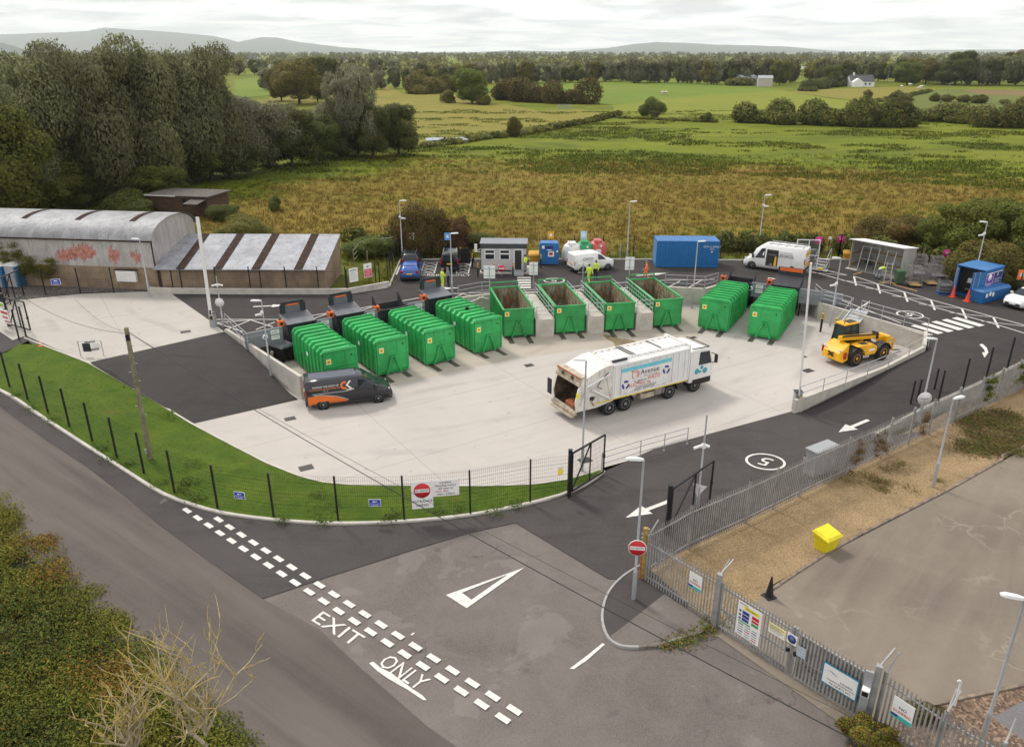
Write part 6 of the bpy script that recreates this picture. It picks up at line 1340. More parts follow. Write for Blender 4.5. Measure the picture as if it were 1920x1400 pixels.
for nm, px, rz_, L__, lab in (('timber_plank', (1608, 513), R(35), 1.3, 'short timber plank lying in front of the shelter'), ('timber_plank', (1697, 540), R(-62), 2.4, 'long timber plank leaning by the green bin'), ('timber_plank', (1664, 531), R(8), 1.6, 'broken timber scraps under the stepladder')):
 t = thing(nm, P(*px, ZU), rz_, lab, 'plank'); m = MB().use(TIMB).b2(-L__ / 2, L__ / 2, -.08, .08, .0, .05)
 if 'scraps' in lab: m.box((.2, .3, .05), (.8, .1, .05), R(40)).box((-.3, .25, .05), (.6, .12, .05), R(-30)).box((.5, -.2, .04), (.5, .2, .06), R(70))
 m.build('board', t)
t = thing('stepladder', P(1662, 530, ZU), R(-20), 'aluminium stepladder standing in front of the shelter', 'ladder'); m = MB().use(GALV)
for x in (-.3, .3): m.bar((x, -.55, 0), (x * .7, 0, 1.9), .05).bar((x, .55, 0), (x * .7, 0, 1.9), .04)
for i in range(6): z = .25 + i * .3; k = 1 - z / 1.9; m.bar((-.3 + .09 * (1 - k), -.55 * k, z), (.3 - .09 * (1 - k), -.55 * k, z), .05, .03)
m.build('frame', t)
def loo(px, label):
 t = thing('portable_toilet', P(*px, ZU), R(-8), label, 'toilet', 'portable toilets'); bl = M('toilet_blue', (.02, .13, .27), .5, var=.1, dirt=.1)
 MB().use(bl).b2(-.58, .58, 0, 1.15, .05, 2.0).build('walls', t, bevel=.03); m = MB().use(M('toilet_door_grey', (.36, .35, .36), .6, var=.06)).b2(-.48, .40, -.03, 0, .12, 1.95); d_ = m.build('door', t); MB().use(DARKST2).b2(.28, .34, -.05, -.03, 1.0, 1.12).build('handle', d_)
 pr = [(-.6 + 1.2 * i / 10, 2.0 + .30 * math.sin(math.pi * i / 10)) for i in range(11)]; MB().use(WHITE).prism([(-.6, 1.98)] + pr[1:-1] + [(.6, 1.98)], -.04, 1.18).build('roof', t); return t
loo((26, 540), 'blue portable toilet with a grey door by the barn, whole in view'); loo((-2, 541), 'blue portable toilet cut by the picture edge beside the barn')
t = thing('feeder_pillar', P(1535, 885, 0), R(32), 'grey electrical feeder cabinet between the exit road and the palisade', 'cabinet'); FG = M('cabinet_grey', (.30, .305, .31), .5, var=.05, dirt=.15)
MB().use(FG).b2(-.85, .85, -.35, .35, .05, 1.5).build('body', t, bevel=.02); MB().use(FG).b2(-.92, .92, -.42, .42, 1.5, 1.58).build('top', t, bevel=.02); MB().use(BUMP).b2(-.83, .83, -.33, .33, 0, .06).build('plinth', t)
MESHW = M('dark_fence_wire', (.014, .016, .015), .6, var=.1)
def mesh_fence(pts, label, h=2.4, post_pts=None, group='black mesh fences round the site', dens=.10, hz=.2, wr=.007, name='mesh_fence', zs=.0, arm=False):
 """pts: post feet (world). Posts are parts; the welded mesh between them is one part per bay."""
 t = thing(name, pts[0], 0, label, 'fence', group); o = Vector(pts[0])
 for p in pts: q = Vector(p) - o; MB().use(BLACK).box((q.x, q.y, q.z + h / 2 - .15), (.085, .085, h + .3)).build('post', t)
 m = MB().use(MESHW)
 for a, b in zip(pts, pts[1:]):
  a, b = Vector(a) - o, Vector(b) - o; l = (b - a).length; n = max(4, int(l / dens))
  for i in range(1, n): q = a.lerp(b, i / n) + V3(0, 0, .05); d = (b - a).normalized() * wr / 2; m.add([q - d, q + d, q + d + V3(0, 0, h - .1), q - d + V3(0, 0, h - .1)], [(0, 1, 2, 3)], False)
  k = int(h / hz)
  for j in range(k + 1): z = .05 + (h - .1) * j / k; w_ = wr * (.9 if j % 3 else 2.2); m.add([a + V3(0, 0, z - w_ / 2), b + V3(0, 0, z - w_ / 2), b + V3(0, 0, z + w_ / 2), a + V3(0, 0, z + w_ / 2)], [(0, 1, 2, 3)], False)
 m.build('mesh', t, fix=False); return t
vp = [(-58, 672), (-18, 698), (18, 724), (52, 748), (90, 773), (130, 798), (173, 826), (219, 856), (270, 886), (327, 922), (408, 951), (513, 967), (634, 974), (758, 973), (882, 962), (994, 940), (1066, 930)]
zv = lambda x, y: zroad(x, y) + .13
VP = [P(x, y, zv) for x, y in vp]
mesh_fence(VP, 'long black mesh fence curving along the grass verge beside the lane', 2.4)
sf = [(-60, 575), (0, 573), (20, 570), (86, 553), (151, 550), (214, 549)]
mesh_fence([P(*q, ZU) for q in sf], 'black mesh fence between the entrance slab and the barn gravel', 2.3, dens=.16)
sf = [(343, 548), (408, 548), (471, 548), (538, 548), (598, 548), (650, 548)]
mesh_fence([P(*q, ZU + .1) for q in sf], 'black mesh fence in front of the striped lean-to shed', 2.3, dens=.16)
mesh_fence([P(*q, ZU) for q in [(652, 546), (705, 531), (712, 530)]], 'short black mesh fence with notice boards past the lean-to shed', 2.0, dens=.14)
mesh_fence([P(*q, ZU) for q in [(728, 531), (732, 520), (737, 508), (742, 497), (748, 488)]], 'black mesh fence running back from the road corner to the parking bays', 2.3, dens=.12)
bf = [(748, 486), (803, 484.5), (858, 484), (1023, 484), (1076, 484), (1130, 484), (1187, 484), (1240, 485), (1350, 486), (1408, 485), (1466, 485), (1521, 485), (1572, 484)]
mesh_fence([P(*q, ZU) for q in bf], 'black mesh fence along the field behind the parking bays and banks', 2.4, dens=.16)
mesh_fence([P(*q, ZU) for q in [(1572, 484), (1640, 490), (1722, 502), (1780, 518), (1850, 542), (1905, 563), (1960, 588)]], 'black mesh fence behind the shelter, cages and blue storage container', 2.4, dens=.16)
rf_ = [(1758, 757), (1804, 734), (1848, 712), (1888, 692), (1935, 668)]
mesh_fence([P(*q, zring) for q in rf_], 'black mesh fence on the outer edge wall of the downhill road', 2.3, dens=.18)
def gate(hinge, free, label, h=2.35, flip=False, lean=1):
 t = thing('swing_gate', hinge, 0, label, 'gate', 'black swing gates'); b = Vector(free) - Vector(hinge); b.z = max(0, b.z * 0)
 MB().use(BLACK).box((0, 0, h / 2 + .1), (.2, .2, h + .35)).build('gate_post', t)
 a = b.normalized() * .2; m = MB().use(BLACK); zl, zt = .15, h
 m.bar(a + V3(0, 0, zl), a + V3(0, 0, zt), .08).bar(b + V3(0, 0, zl), b + V3(0, 0, zt + .0), .08).bar(a + V3(0, 0, zl), b + V3(0, 0, zl), .08).bar(a + V3(0, 0, zt), b + V3(0, 0, zt), .08)
 mid = a.lerp(b, .55); m.bar(mid + V3(0, 0, zl), mid + V3(0, 0, zt), .07).bar(a + V3(0, 0, zl), mid + V3(0, 0, zt), .06); m.build('gate_frame', t)
 w = MB().use(MESHW)
 for i in range(1, 24): q = a.lerp(b, i / 24); w.tube(q + V3(0, 0, zl), q + V3(0, 0, zt), .004, n=4, cap=False)
 for i in range(1, 8): z = zl + (zt - zl) * i / 8; w.tube(a + V3(0, 0, z), b + V3(0, 0, z), .005, n=4, cap=False)
 w.build('mesh', t); MB().use(BLACK).box(b + V3(0, 0, 1.1), (.12, .12, .2)).build('lock', t); return t
gate(P(1067, 928, .05), P(1131, 888, .05), 'open black gate leaf at the end of the grass verge')
gate(P(1250, 1000, .02), P(1330, 940, .02), 'open black gate leaf standing behind the palisade by the exit arrow')
gate(P(18, 611, ZU), P(58, 622, ZU), 'open black gate leaf at the site entrance, boards tied to it')
gate(P(6, 575, ZU), P(46, 556, ZU), 'open black gate leaf in front of the portable toilets')
mesh_fence([P(36, 636, ZU), P(49, 630, ZU)], 'short black mesh fence return at the corner of the grass verge', 2.3)
t = thing('entrance_notice', P(22, 616, ZU), 0, 'stack of white, red and green notice boards on the entrance gate', 'notice'); a_ = P(6, 612, ZU); b_ = P(30, 620, ZU); dd = (b_ - a_); rzn = math.atan2(dd.y, dd.x)
t.location = a_.lerp(b_, .5) - V3(0, .25); t.rotation_euler = (0, 0, rzn)
MB().use(STICKW).b2(-.75, .75, -.03, 0, .55, 1.65).use(REDTXT).b2(-.3, .7, -.035, -.03, 1.3, 1.5).b2(-.2, .6, -.035, -.03, .95, 1.1).b2(0, .7, -.035, -.03, .65, .78).build('lower_board', t); MB().use(STICKW).b2(-.8, .4, -.03, 0, 1.75, 2.2).use(REDTXT).b2(-.7, .0, -.035, -.03, 1.82, 1.95).use(M('lime_print', (.25, .5, .05), .5)).b2(-.1, .35, -.035, -.03, 1.85, 2.15).build('upper_board', t)
mesh_fence([P(1700, 760, 0) - V3(0, .4, .1), P(1712, 757, 0) - V3(0, .4, .1), P(1743, 739, .1) - V3(0, .4, 0)], 'small black mesh return by the round-backed sign post', 2.0, dens=.2)
PAL = M('aged_galvanised_palisade', (.33, .325, .315), .55, .3, var=.2, scale=2, dirt=.5, dirtc=(.22, .18, .13))
def palisade(pts, label, h=2.35, sp=.145, name='palisade_fence', ext=True, splay=False, post_sp=2.75):
 t = thing(name, pts[0], 0, label, 'fence', 'galvanised palisade'); o = Vector(pts[0]); pl = MB().use(PAL); rl = MB().use(PAL); npost = 0
 for a, b in zip(pts, pts[1:]):
  a, b = Vector(a) - o, Vector(b) - o; d = (b - a); l = d.length; d.normalize(); nn = V3(d.y, -d.x)
  for z in (.32, h - .38): rl.bar(a + V3(0, 0, z) - nn * .03, b + V3(0, 0, z) - nn * .03, .04, .05)
  n = int(l / sp)
  for i in range(n + 1):
   q = a + d * (l * (i + .5) / (n + 1)); z1 = h + random.uniform(-.02, .02); w = .034; jj = random.uniform(-.01, .01); k = nn * .018
   P0, P1, P2, P3 = q - d * w, q - d * w * .35 + k, q + d * w * .35 + k, q + d * w
   vs = [p + V3(0, 0, .03) for p in (P0, P1, P2, P3)] + [p + d * jj + V3(0, 0, z1 - .14) for p in (P0, P1, P2, P3)]
   pl.add(vs, [(0, 1, 5, 4), (1, 2, 6, 5), (2, 3, 7, 6)], False)
   tips = [q - d * w * 1.1 + V3(0, 0, z1), q + k * 2 + V3(0, 0, z1 + .03), q + d * w * 1.1 + V3(0, 0, z1)]
   b0 = len(pl.v); pl.add(vs[4:] + tips, [(0, 1, 4), (1, 2, 5), (2, 3, 6)], False)
  k = max(1, round(l / post_sp))
  for i in range(k + 1):
   q = a + d * (l * i / k) - nn * .08; MB().use(PAL).b2(q.x - .05, q.x + .05, q.y - .05, q.y + .05, 0, h - .02).build('post', t)
   if splay and i % 1 == 0: MB().use(PAL).bar(q + V3(0, 0, h - .05), q - nn * .55 + V3(0, 0, h + .5), .045).build('arm', t)
 pl.build('pales', t, fix=False); rl.build('rails', t); return t
PA = P(1207, 1087, 0)
back = [PA + V3(.15, .05)] + [P(x, y, .02) for x, y in [(1292, 1030), (1400, 981), (1500, 931), (1586, 890)]]
palisade([P(1212, 1078, .02)] + back[1:], 'galvanised palisade fence from the rusty corner post along the exit road', sp=.15)
palisade([back[-1], P(1664, 852, .02), P(1743, 815, .02), P(1834, 770, .02), P(1935, 720, .02)], 'weedy galvanised palisade fence along the lower edge wall of the downhill road', sp=.15)
G1, G2, G3 = P(1344, 1175, .02), P(1478, 1264, .02), P(1618, 1352, .02)
palisade([PA + V3(.0, -.1), G1 - V3(.15, -.1)], 'short galvanised palisade fence with a no-dumping board facing the junction', splay=True)
palisade([G3 + V3(.25, -.2), P(1745, 1440, .02), P(1850, 1500, .02)], 'galvanised palisade fence at the bottom edge, past the gate keypad', splay=True)
t = thing('corner_post', PA - V3(.06, -.05), 0, 'rusty orange and yellow timber corner post of the palisade fence', 'post'); MB().use(M('mossy_timber', (.34, .23, .06), .9, var=.35, scale=5, dirt=.5)).b2(-.09, .09, -.09, .09, 0, 2.6).build('post', t); MB().use(M('rusty_strap', (.32, .10, .03), .8, var=.4, scale=8)).b2(-.14, -.095, -.08, .06, 0, 1.7).build('rusty_strip', t); m = MB().use(GALV)
for z in (1.9, 2.1, 2.3): m.lathe([(.0, 0), (.06, .02), (.0, .05)], (-.12, 0, z), 8)
m.build('insulator', t)
def pal_gate(a, b, label, h=2.2, first=True):
 t = thing('palisade_gate', a, 0, label, 'gate', 'palisade gate leaves'); o = Vector(a); B = Vector(b) - o; B.z = 0; l = B.length; d = B.normalized(); nn = V3(d.y, -d.x); m = MB().use(PAL)
 for x in (.06, l - .06): m.bar(d * x + V3(0, 0, .08), d * x + V3(0, 0, h - .05), .08)
 for z in (.12, .95, h - .25): m.bar(d * .06 + V3(0, 0, z), d * (l - .06) + V3(0, 0, z), .06)
 m.bar(d * .1 + V3(0, 0, 1.0), d * (l * .5) + V3(0, 0, .15), .05); m.build('gate_frame', t); pl = MB().use(PAL); n = int(l / .14)
 for i in range(n):
  q = d * (.12 + (l - .24) * i / (n - 1)) + nn * .05; w = d * .033; z1 = h + random.uniform(-.03, .03); pl.add([q - w + V3(0, 0, .06), q + w + V3(0, 0, .06), q + w + V3(0, 0, z1 - .1), q + V3(0, 0, z1 + .02), q - w + V3(0, 0, z1 - .1)], [(0, 1, 2, 3, 4)], False)
 pl.build('pales', t, fix=False); w_ = MB().use(M('weathered_ply', (.26, .24, .215), .8, var=.2, scale=2, dirt=.5, dirtc=(.14, .12, .09))); w_.add([d * .15 - nn * .05 + V3(0, 0, .1), d * (l - .15) - nn * .05 + V3(0, 0, .1), d * (l - .15) - nn * .05 + V3(0, 0, h - .3), d * .15 - nn * .05 + V3(0, 0, h - .3)], [(0, 1, 2, 3)]) if not first else w_.bar(d * (l * .5), d * (l * .98), .03, .5)
 w_.build('backing_sheet', t); MB().use(BLACK).box(d * (l - .15 if first else .15) + nn * .07 + V3(0, 0, 1.1), (.12, .08, .14)).build('latch', t); return t
pal_gate(G1, G2, 'palisade gate leaf carrying the large multi-coloured safety board', first=True); pal_gate(G2, G3, 'palisade gate leaf carrying the white board with a blue frame', first=False)
for p, lab in ((G1 - V3(.1, -.06), 'thick galvanised gate post by the no-dumping board'), (G3 + V3(.1, -.07), 'thick galvanised gate post beside the small white keypad hood')):
 t = thing('gate_post', p, R(-33), lab, 'gate post', 'thick palisade gate posts'); MB().use(PAL).b2(-.1, .1, -.1, .1, 0, 2.5).build('post', t, bevel=.01); MB().use(PAL).bar((0, 0, 2.45), (.3, .55, 2.95), .05).build('arm', t)
t = thing('keypad_post', G3 + V3(-.2, -.12), R(-33), 'flat grey post with a white keypad hood at the gate', 'keypad'); MB().use(FG).b2(-.13, .13, -.04, .04, 0, 2.3).build('post', t, bevel=.02); MB().use(WHITE).b2(-.12, .12, -.3, -.05, 1.45, 1.7).use(DARKST2).b2(-.1, .1, -.305, -.3, 1.47, 1.66).build('hood', t)
MB()
def board(name, a, zc, w_, h_, rz, label, cat='sign', bg=None, off=.09):
 t = thing(name, (a.x, a.y, zc), rz, label, cat); MB().use(bg or STICKW).b2(-w_ / 2, w_ / 2, -off - .015, -off, -h_ / 2, h_ / 2).build('plate', t); t['off'] = off; return t
def bl(t, mat, x0, x1, z0_, z1_, name='print', k=.004): o = t['off']; return MB().use(mat).b2(x0, x1, -o - .015 - k, -o - .0155, z0_, z1_).build(name, t)
def tx(t, s, z, size, mat, x=0, wid=1.0, align='CENTER'): return lettering(s, size, mat, t, (x, -t['off'] - .022, z), (HPI, 0, 0), wid=wid, align=align)
def disc(t, mat, r, x, z, r0=0, k=.006, n=28): o = t['off'] + .015; return MB().use(mat).lathe([(max(.001, r0), -o - k), (r, -o - k), (r, -o)], (x, 0, z), n, 'Y').build('disc', t)
def rz2(a, b): return math.atan2(b.y - a.y, b.x - a.x)
rzv = rz2(VP[13], VP[14])
q = VP[13].lerp(VP[14], .285); t = board('entrance_sign', q, 1.45, 1.02, 1.48, rzv, 'white NO ENTRY and ENTRANCE AHEAD board on the verge fence'); disc(t, RED, .40, 0, .24); disc_ = bl(t, STICKW, -.345, .345, .15, .33, k=.012); tx(t, 'NO ENTRY', .24, .14, DARKTXT).location.y -= .01; tx(t, 'ENTRANCE', -.34, .185, DARKTXT); tx(t, 'AHEAD', -.56, .185, DARKTXT)
q = VP[13].lerp(VP[14], .635); t = board('opening_sign', q, 1.74, 1.3, .88, rzv, 'white opening-notice board next to the ENTRANCE AHEAD board')
for s, z in (('Lisnaskea', .31), ('Recycling Centre', .15), ('will open on', -.01), ('Wed. 30th', -.17), ('10am - 5.00pm', -.32)): tx(t, s, z, .145, REDTXT if 'Wed' in s else DARKTXT, -.18 if 'Wed' in s else 0)
def arrow_sign(q, rz, z, label, w_=.58):
 t = board('direction_sign', q, z, w_, w_ * .68, rz, label); bl(t, BLUE, -w_ * .46, w_ * .46, -w_ * .30, w_ * .30); o = t['off'] + .024; MB().use(STICKW).add([(-w_ * .22, -o, w_ * .12), (-w_ * .05, -o, w_ * .23), (-w_ * .05, -o, w_ * .01)], [(0, 1, 2)]).add([(-w_ * .05, -o, w_ * .155), (w_ * .2, -o, w_ * .155), (w_ * .2, -o, w_ * .085), (-w_ * .05, -o, w_ * .085)], [(0, 1, 2, 3)]).build('arrow', t); tx(t, 'RECYCLING', -.04 * w_ / .58 - .01, .085, STICKW); tx(t, 'CENTRE', -.135 * w_ / .58, .085, STICKW); return t
arrow_sign(VP[10].lerp(VP[11], .46), rz2(VP[10], VP[11]), 1.12, 'small blue arrow sign on the verge fence nearest the utility pole')
arrow_sign(VP[12].lerp(VP[13], .58), rz2(VP[12], VP[13]), 1.12, 'small blue arrow sign on the verge fence beside the ENTRANCE AHEAD board')
a_, b_ = P(86, 553, ZU), P(151, 550, ZU); arrow_sign(a_.lerp(b_, .38), rz2(a_, b_), ZU + 1.15, 'small blue arrow sign on the fence in front of the barn', .75)
q = VP[15].lerp(VP[16], .75); t = board('cctv_sign', q, 1.75, .28, .48, rz2(VP[15], VP[16]), 'small white and yellow CCTV warning sign beside the black gate'); bl(t, STICKY, -.13, .13, -.22, .02); o = t['off'] + .02; MB().use(STICKY).add([(-.11, -o, .03), (.11, -o, .03), (0, -o, .21)], [(0, 1, 2)]).build('triangle', t)
a_, b_ = P(652, 546, ZU), P(705, 531, ZU); rzs = rz2(a_, b_) - .15
t = board('rules_sign', a_.lerp(b_, .22), ZU + 1.35, .88, 1.25, rzs, 'white rules board with black heading on the fence past the lean-to shed'); bl(t, DARKTXT, -.3, .3, .40, .46)
for i in range(8): bl(t, PANELG, -.33, .33 - (i % 3) * .08, .28 - i * .1, .295 - i * .1)
t = board('warning_sign', a_.lerp(b_, .72), ZU + 1.42, .84, 1.28, rzs, 'white and red warning board on the fence past the lean-to shed'); PINKR = M('sign_red', (.62, .05, .085), .5, var=.05); bl(t, PINKR, -.38, .38, -.58, .12); disc(t, FG, .1, 0, .36)
for i in range(4): bl(t, STICKW, -.28, .3 - (i % 2) * .1, -.04 - i * .14, -.01 - i * .14, k=.008)
rzp = rz2(PA, G1); q = PA.lerp(G1, .70)
def dump(q, rz, label, z=1.35, s=1.0):
 t = board('dumping_sign', q, z, .62 * s, .72 * s, rz, label); tx(t, 'NO', .05 * s, .15 * s, DARKTXT); tx(t, 'DUMPING', -.1 * s, .14 * s, REDTXT, wid=.85); bl(t, M('turquoise_print', (.06, .42, .40), .5), -.31 * s, .31 * s, -.36 * s, -.22 * s); bl(t, BLUETXT, -.31 * s, -.1 * s, -.30 * s, -.22 * s, k=.006); return t
dump(q, rzp, 'square NO DUMPING board near the corner post', 1.55)
rg = rz2(G1, G2); t = board('safety_board', G1.lerp(G2, .44), 1.22, 1.05, 1.5, rg, 'tall safety board with yellow, blue, red and green panels on the gate', off=.12)
bl(t, STICKY, -.28, .42, .5, .64); bl(t, BLUETXT, -.30, .0, .28, .42); bl(t, BLUETXT, -.30, .0, .12, .25); bl(t, BLUETXT, -.30, .0, -.04, .09); bl(t, RED, .12, .42, .28, .42); bl(t, RED, .12, .42, .14, .24); bl(t, M('sign_green', (.05, .30, .08), .5), .12, .42, -.02, .1); bl(t, M('sign_green', (.05, .30, .08), .5), -.45, .08, -.14, -.08); tx(t, 'SITE SAFETY', .57, .1, DARKTXT, .07, .9); bl(t, DARKTXT, -.45, -.1, .68, .71)
for z in (.36, .18, .02): disc(t, BLUETXT, .05, -.4, z)
for i in range(5):
 for j in range(3): bl(t, (REDTXT if (i, j) in ((2, 1), (4, 2)) else FG if (i + j) % 3 else BLUETXT), -.42 + j * .3, -.2 + j * .3, -.24 - i * .11, -.2 - i * .11)
t = board('warning_sign', G1.lerp(G2, .80) + V3(.0, .0), 1.62, .70, .42, rg, 'pale yellow warning board beside the tall safety board', off=.1, bg=M('pale_yellow_board', (.78, .70, .38), .5)); bl(t, STICKW, -.33, .33, -.19, -.02)
for i in range(4): bl(t, DARKTXT, -.28, .28 - (i % 2) * .1, .12 - i * .075, .135 - i * .075, k=.007)
t = board('helmet_sign', G1.lerp(G2, .99), 1.68, .40, .42, rg, 'square white sign with a blue disc at the meeting of the gate leaves', off=.1); disc(t, BLUETXT, .17, 0, 0); disc(t, LIDST, .08, 0, 0, k=.012)
rg2 = rz2(G2, G3); t = board('frosted_sign', G2.lerp(G3, .13), 1.35, .34, .44, rg2, 'faded grey-blue notice in a plastic sleeve on the gate leaf', off=.08, bg=M('faded_plastic', (.42, .48, .52), .4, var=.1)); bl(t, FG, -.13, .1, .0, .02)
t = board('company_board', G2.lerp(G3, .66), 1.16, 1.3, .88, rg2, 'wide white board with a blue frame on the palisade gate', off=.12, bg=M('board_frame_blue', (.03, .20, .33), .45)); bl(t, STICKW, -.60, .60, -.39, .39); tx(t, 'Lisnaskea', -.04, .12, DARKTXT, .25); tx(t, 'Household Recycling Centre', -.16, .085, DARKTXT, .05); tx(t, 'Tel. 028 8772 5311', -.29, .10, DARKTXT, .05); 
o_ = t['off'] + .03; mm = MB().use(M('pale_swoosh', (.45, .50, .58), .5)); 
for k in range(3): mm.add([(-.45 + k * .06, -o_, .22 - k * .02), (-.2 + k * .05, -o_, .14 - k * .02), (-.18 + k * .05, -o_, .17 - k * .02), (-.44 + k * .06, -o_, .245 - k * .02)], [(0, 1, 2, 3)])
mm.build('swoosh', t)
dump(G3.lerp(P(1745, 1440, .02), .5) , rz2(G3, P(1745, 1440, .02)), 'square NO DUMPING board at the bottom edge of the picture', 1.5, 1.1)
def post_sign(px, z, sz, mat, label, name='bin_sign', shape='rect', base=ZU):
 p = P(*px, base); t = thing(name, p, 0, label, 'sign', 'material signs on the field fence'); MB().use(BLACK).b2(-.03, .03, 0, .05, 0, z).build('post', t)
 if shape == 'rect': MB().use(mat).b2(-sz * .4, sz * .4, -.03, 0, z - sz / 2, z + sz / 2).use(STICKW if mat is not STICKW else FG).b2(-sz * .15, sz * .18, -.035, -.03, z - sz * .2, z + sz * .2).build('plate', t)
 else: MB().use(mat).lathe([(.0, -.03), (sz / 2, -.03), (sz / 2, 0)], (0, 0, z), 22, 'Y').use(STICKW).b2(-sz * .2, sz * .2, -.035, -.03, z - .03, z + sz * .12).build('plate', t)
 return t
MAG = M('magenta_sign', (.65, .02, .27), .5, var=.05); LBL = M('light_blue_sign', (.10, .36, .72), .5, var=.05); PBL = M('pale_blue_sign', (.45, .66, .85), .5); OCH = M('amber_sign', (.75, .38, .02), .5)
post_sign((774, 485), 2.3, .72, STICKW, 'white sign above the dark estate car'); post_sign((840, 485), 2.3, .75, LBL, 'light blue sign over the roof of the black van'); post_sign((1032, 484), 2.4, .75, OCH, 'amber sign over the blue clothing bank'); post_sign((1093, 484), 2.4, .75, PBL, 'pale blue sign over the green bottle bank')
post_sign((1530, 485), 1.9, .78, MAG, 'pink disc sign nearest the white van on the fence', shape='d'); post_sign((1571, 483), 1.9, .78, MAG, 'pink disc sign between mobile steps and metal shelter', shape='d'); post_sign((1767, 512), 1.95, .72, MAG, 'pink disc sign over the roll cages', shape='d'); post_sign((1905, 556), 1.95, .85, M('orange_sign', (.75, .17, .03), .5), 'orange square sign on the fence above the white car')
post_sign((1551, 484), 2.05, .35, STICKW, 'small white sign between two pink discs', shape='d')
def bay_sign(px, pz, label, w_=.95, h_=1.1, tall=2.35):
 p = P(*px, ZU); t = thing('bay_sign', p, 0, label, 'sign', 'bay signs behind the open skips'); MB().use(GALV).tube((0, 0, 0), (0, 0, tall), .035).build('post', t)
 MB().use(STICKW).b2(-w_ / 2, w_ / 2, .04, .06, tall - h_, tall + .05).build('plate', t); m = MB().use(GALV); m.b2(-w_ / 2, w_ / 2, .02, .04, tall - .25, tall - .2).b2(-w_ / 2, w_ / 2, .02, .04, tall - .9, tall - .85); m.build('clips', t); return t
bay_sign((918, 548), 0, 'white bay sign on a post behind the first open skip', 1.0); bay_sign((1000, 541), 0, 'white bay sign on a post by the office step crossing', .75); bay_sign((1092, 541), 0, 'white bay sign on a post in front of the small white van', .9, .3); bay_sign((1178, 543), 0, 'white bay sign on a post between the last two open skips', .8, 1.1, 2.9)
t = thing('office_notice', P(938, 517, ZU), 0, 'white upright notice between banded bollards at the site office', 'sign'); MB().use(STICKW).b2(-.18, .18, 0, .03, .2, 1.05).build('plate', t); MB().use(GALV).tube((0, .05, 0), (0, .05, 1.0), .02).build('post', t)
t = thing('no_entry_sign', P(940.5, 518, ZU), 0, 'red round no-entry sign in front of the site office', 'sign'); NE = M('sign_red_matt', (.62, .03, .06), .5); MB().use(GALV).tube((0, .05, 0), (0, .05, 1.0), .025).build('post', t); MB().use(NE).lathe([(.0, -.02), (.33, -.02), (.33, .02)], (0, 0, .75), 24, 'Y').use(STICKW).b2(-.26, .26, -.025, -.02, .69, .81).build('disc', t)
for px, lab in (((896, 519), 'banded bollard at the near corner of the site office'), ((927, 519), 'banded bollard beside the white office notice'), ((962, 518), 'banded bollard by the office steps'), ((1014, 502), 'banded bollard beside the blue clothing bank'), ((886, 500), 'banded bollard nearest the road in the row beside the black van'), ((888, 492), 'banded bollard second in the row beside the black van'), ((864, 487), 'banded bollard at the fence behind the black van'), ((774, 487), 'banded bollard at the fence behind the dark estate car')):
 dup(b0, P(*px, ZU), 0, lab, 'black and yellow bollards', .82)
for px, lab in (((1162, 486), 'plain white marker post at the field fence by the lamp'),):
 t = thing('marker_post', P(*px, ZU), 0, lab, 'post'); MB().use(PANELG).lathe([(.07, 0), (.07, 1.5), (.03, 1.54)], (0, 0, 0), 10).build('post', t)
LAMPG = M('lamp_post_grey', (.42, .43, .44), .4, .4, var=.06, dirt=.1); LHEAD = M('lantern_white', (.66, .66, .64), .4, var=.03)
def lamp(p, h, ang, label, camera=None, arm=.35, name='street_lamp', wide=True):
 t = thing(name, p, 0, label, 'lamp post', 'lamp posts'); MB().use(LAMPG).lathe([(.09, 0), (.09, 1.35), (.085, 1.4), (.055, 1.45), (.042, h)], (0, 0, 0), 12).build('pole', t)
 dx, dy = math.cos(ang), math.sin(ang); m = MB().use(LHEAD); a = V3(dx, dy); s_ = V3(-dy, dx)
 rg = [[a * x + s_ * (w * k) + V3(0, 0, h + z + zz * hh) for k, zz in ((-1, 0), (1, 0), (.7, 1), (-.7, 1))] for x, w, hh, z in ((0, .06, .08, -.02), (.2, .11, .1, .0), (.55, .13, .09, .03), (.68, .08, .05, .04))]
 m.loft(rg, False); m.build('lantern', t, bevel=.015)
 if camera is not None:
  m = MB().use(WHITE).box((dx * .14, dy * .14, h * camera), (.12, .12, .18)).tube((dx * .15, dy * .15, h * camera), (dx * .5, dy * .5, h * camera - .06), .07, n=10).lathe([(.09, 0), (.11, .12), (.06, .2)], (-.05, -.05, h * camera + .05), 10); m.build('camera', t)
 return t
lamp(P(755, 489, ZU), 6.0, 0, 'lamp post with camera at the fence corner by the reddish bush', .72); lamp(P(1175, 491, ZU), 6.0, 0, 'lamp post at the fence between the red bottle bank and shipping container'); lamp(P(1421, 474, 1.3), 6.0, 0, 'lamp post with camera behind the white van with open doors', .82)
lamp(P(1822, 543, ZU), 6.0, math.pi, 'lamp post with camera behind the blue storage container', .82); lamp(P(1297, 578, .02), 5.95, 0, 'lamp post in the yard by the bare bay wall'); lamp(P(848, 557, ZU), 5.5, 0, 'lamp post behind the last raised compactor lid, near the two people')
lamp(P(508, 704, zramp), 5.3, R(190), 'lamp post with camera on the ramp beside its wall', .83); lamp(P(1091, 882, .02), 6.4, math.pi, 'lamp post with its foot by the open black gate, in front of the lorry'); lamp(P(1188, 1122, .09), 6.5, math.pi, 'lamp post on the kerbed island carrying a red no-entry sign')
lamp(P(1723, 790, .25), 5.3, math.pi, 'lamp post with a round sign back beside the downhill road'); lamp(P(1838, 1396, .03), 5.85, R(165), 'tall lamp post in the bottom corner on brown gravel'); lamp(P(1749, 912, .02), 5.0, R(20), 'thin lamp post on the tan gravel strip, flat wide lantern'); lamp(P(1556, 612, ZU - .2), 5.4, R(180), 'lamp post with camera behind the steel access steps', .62)
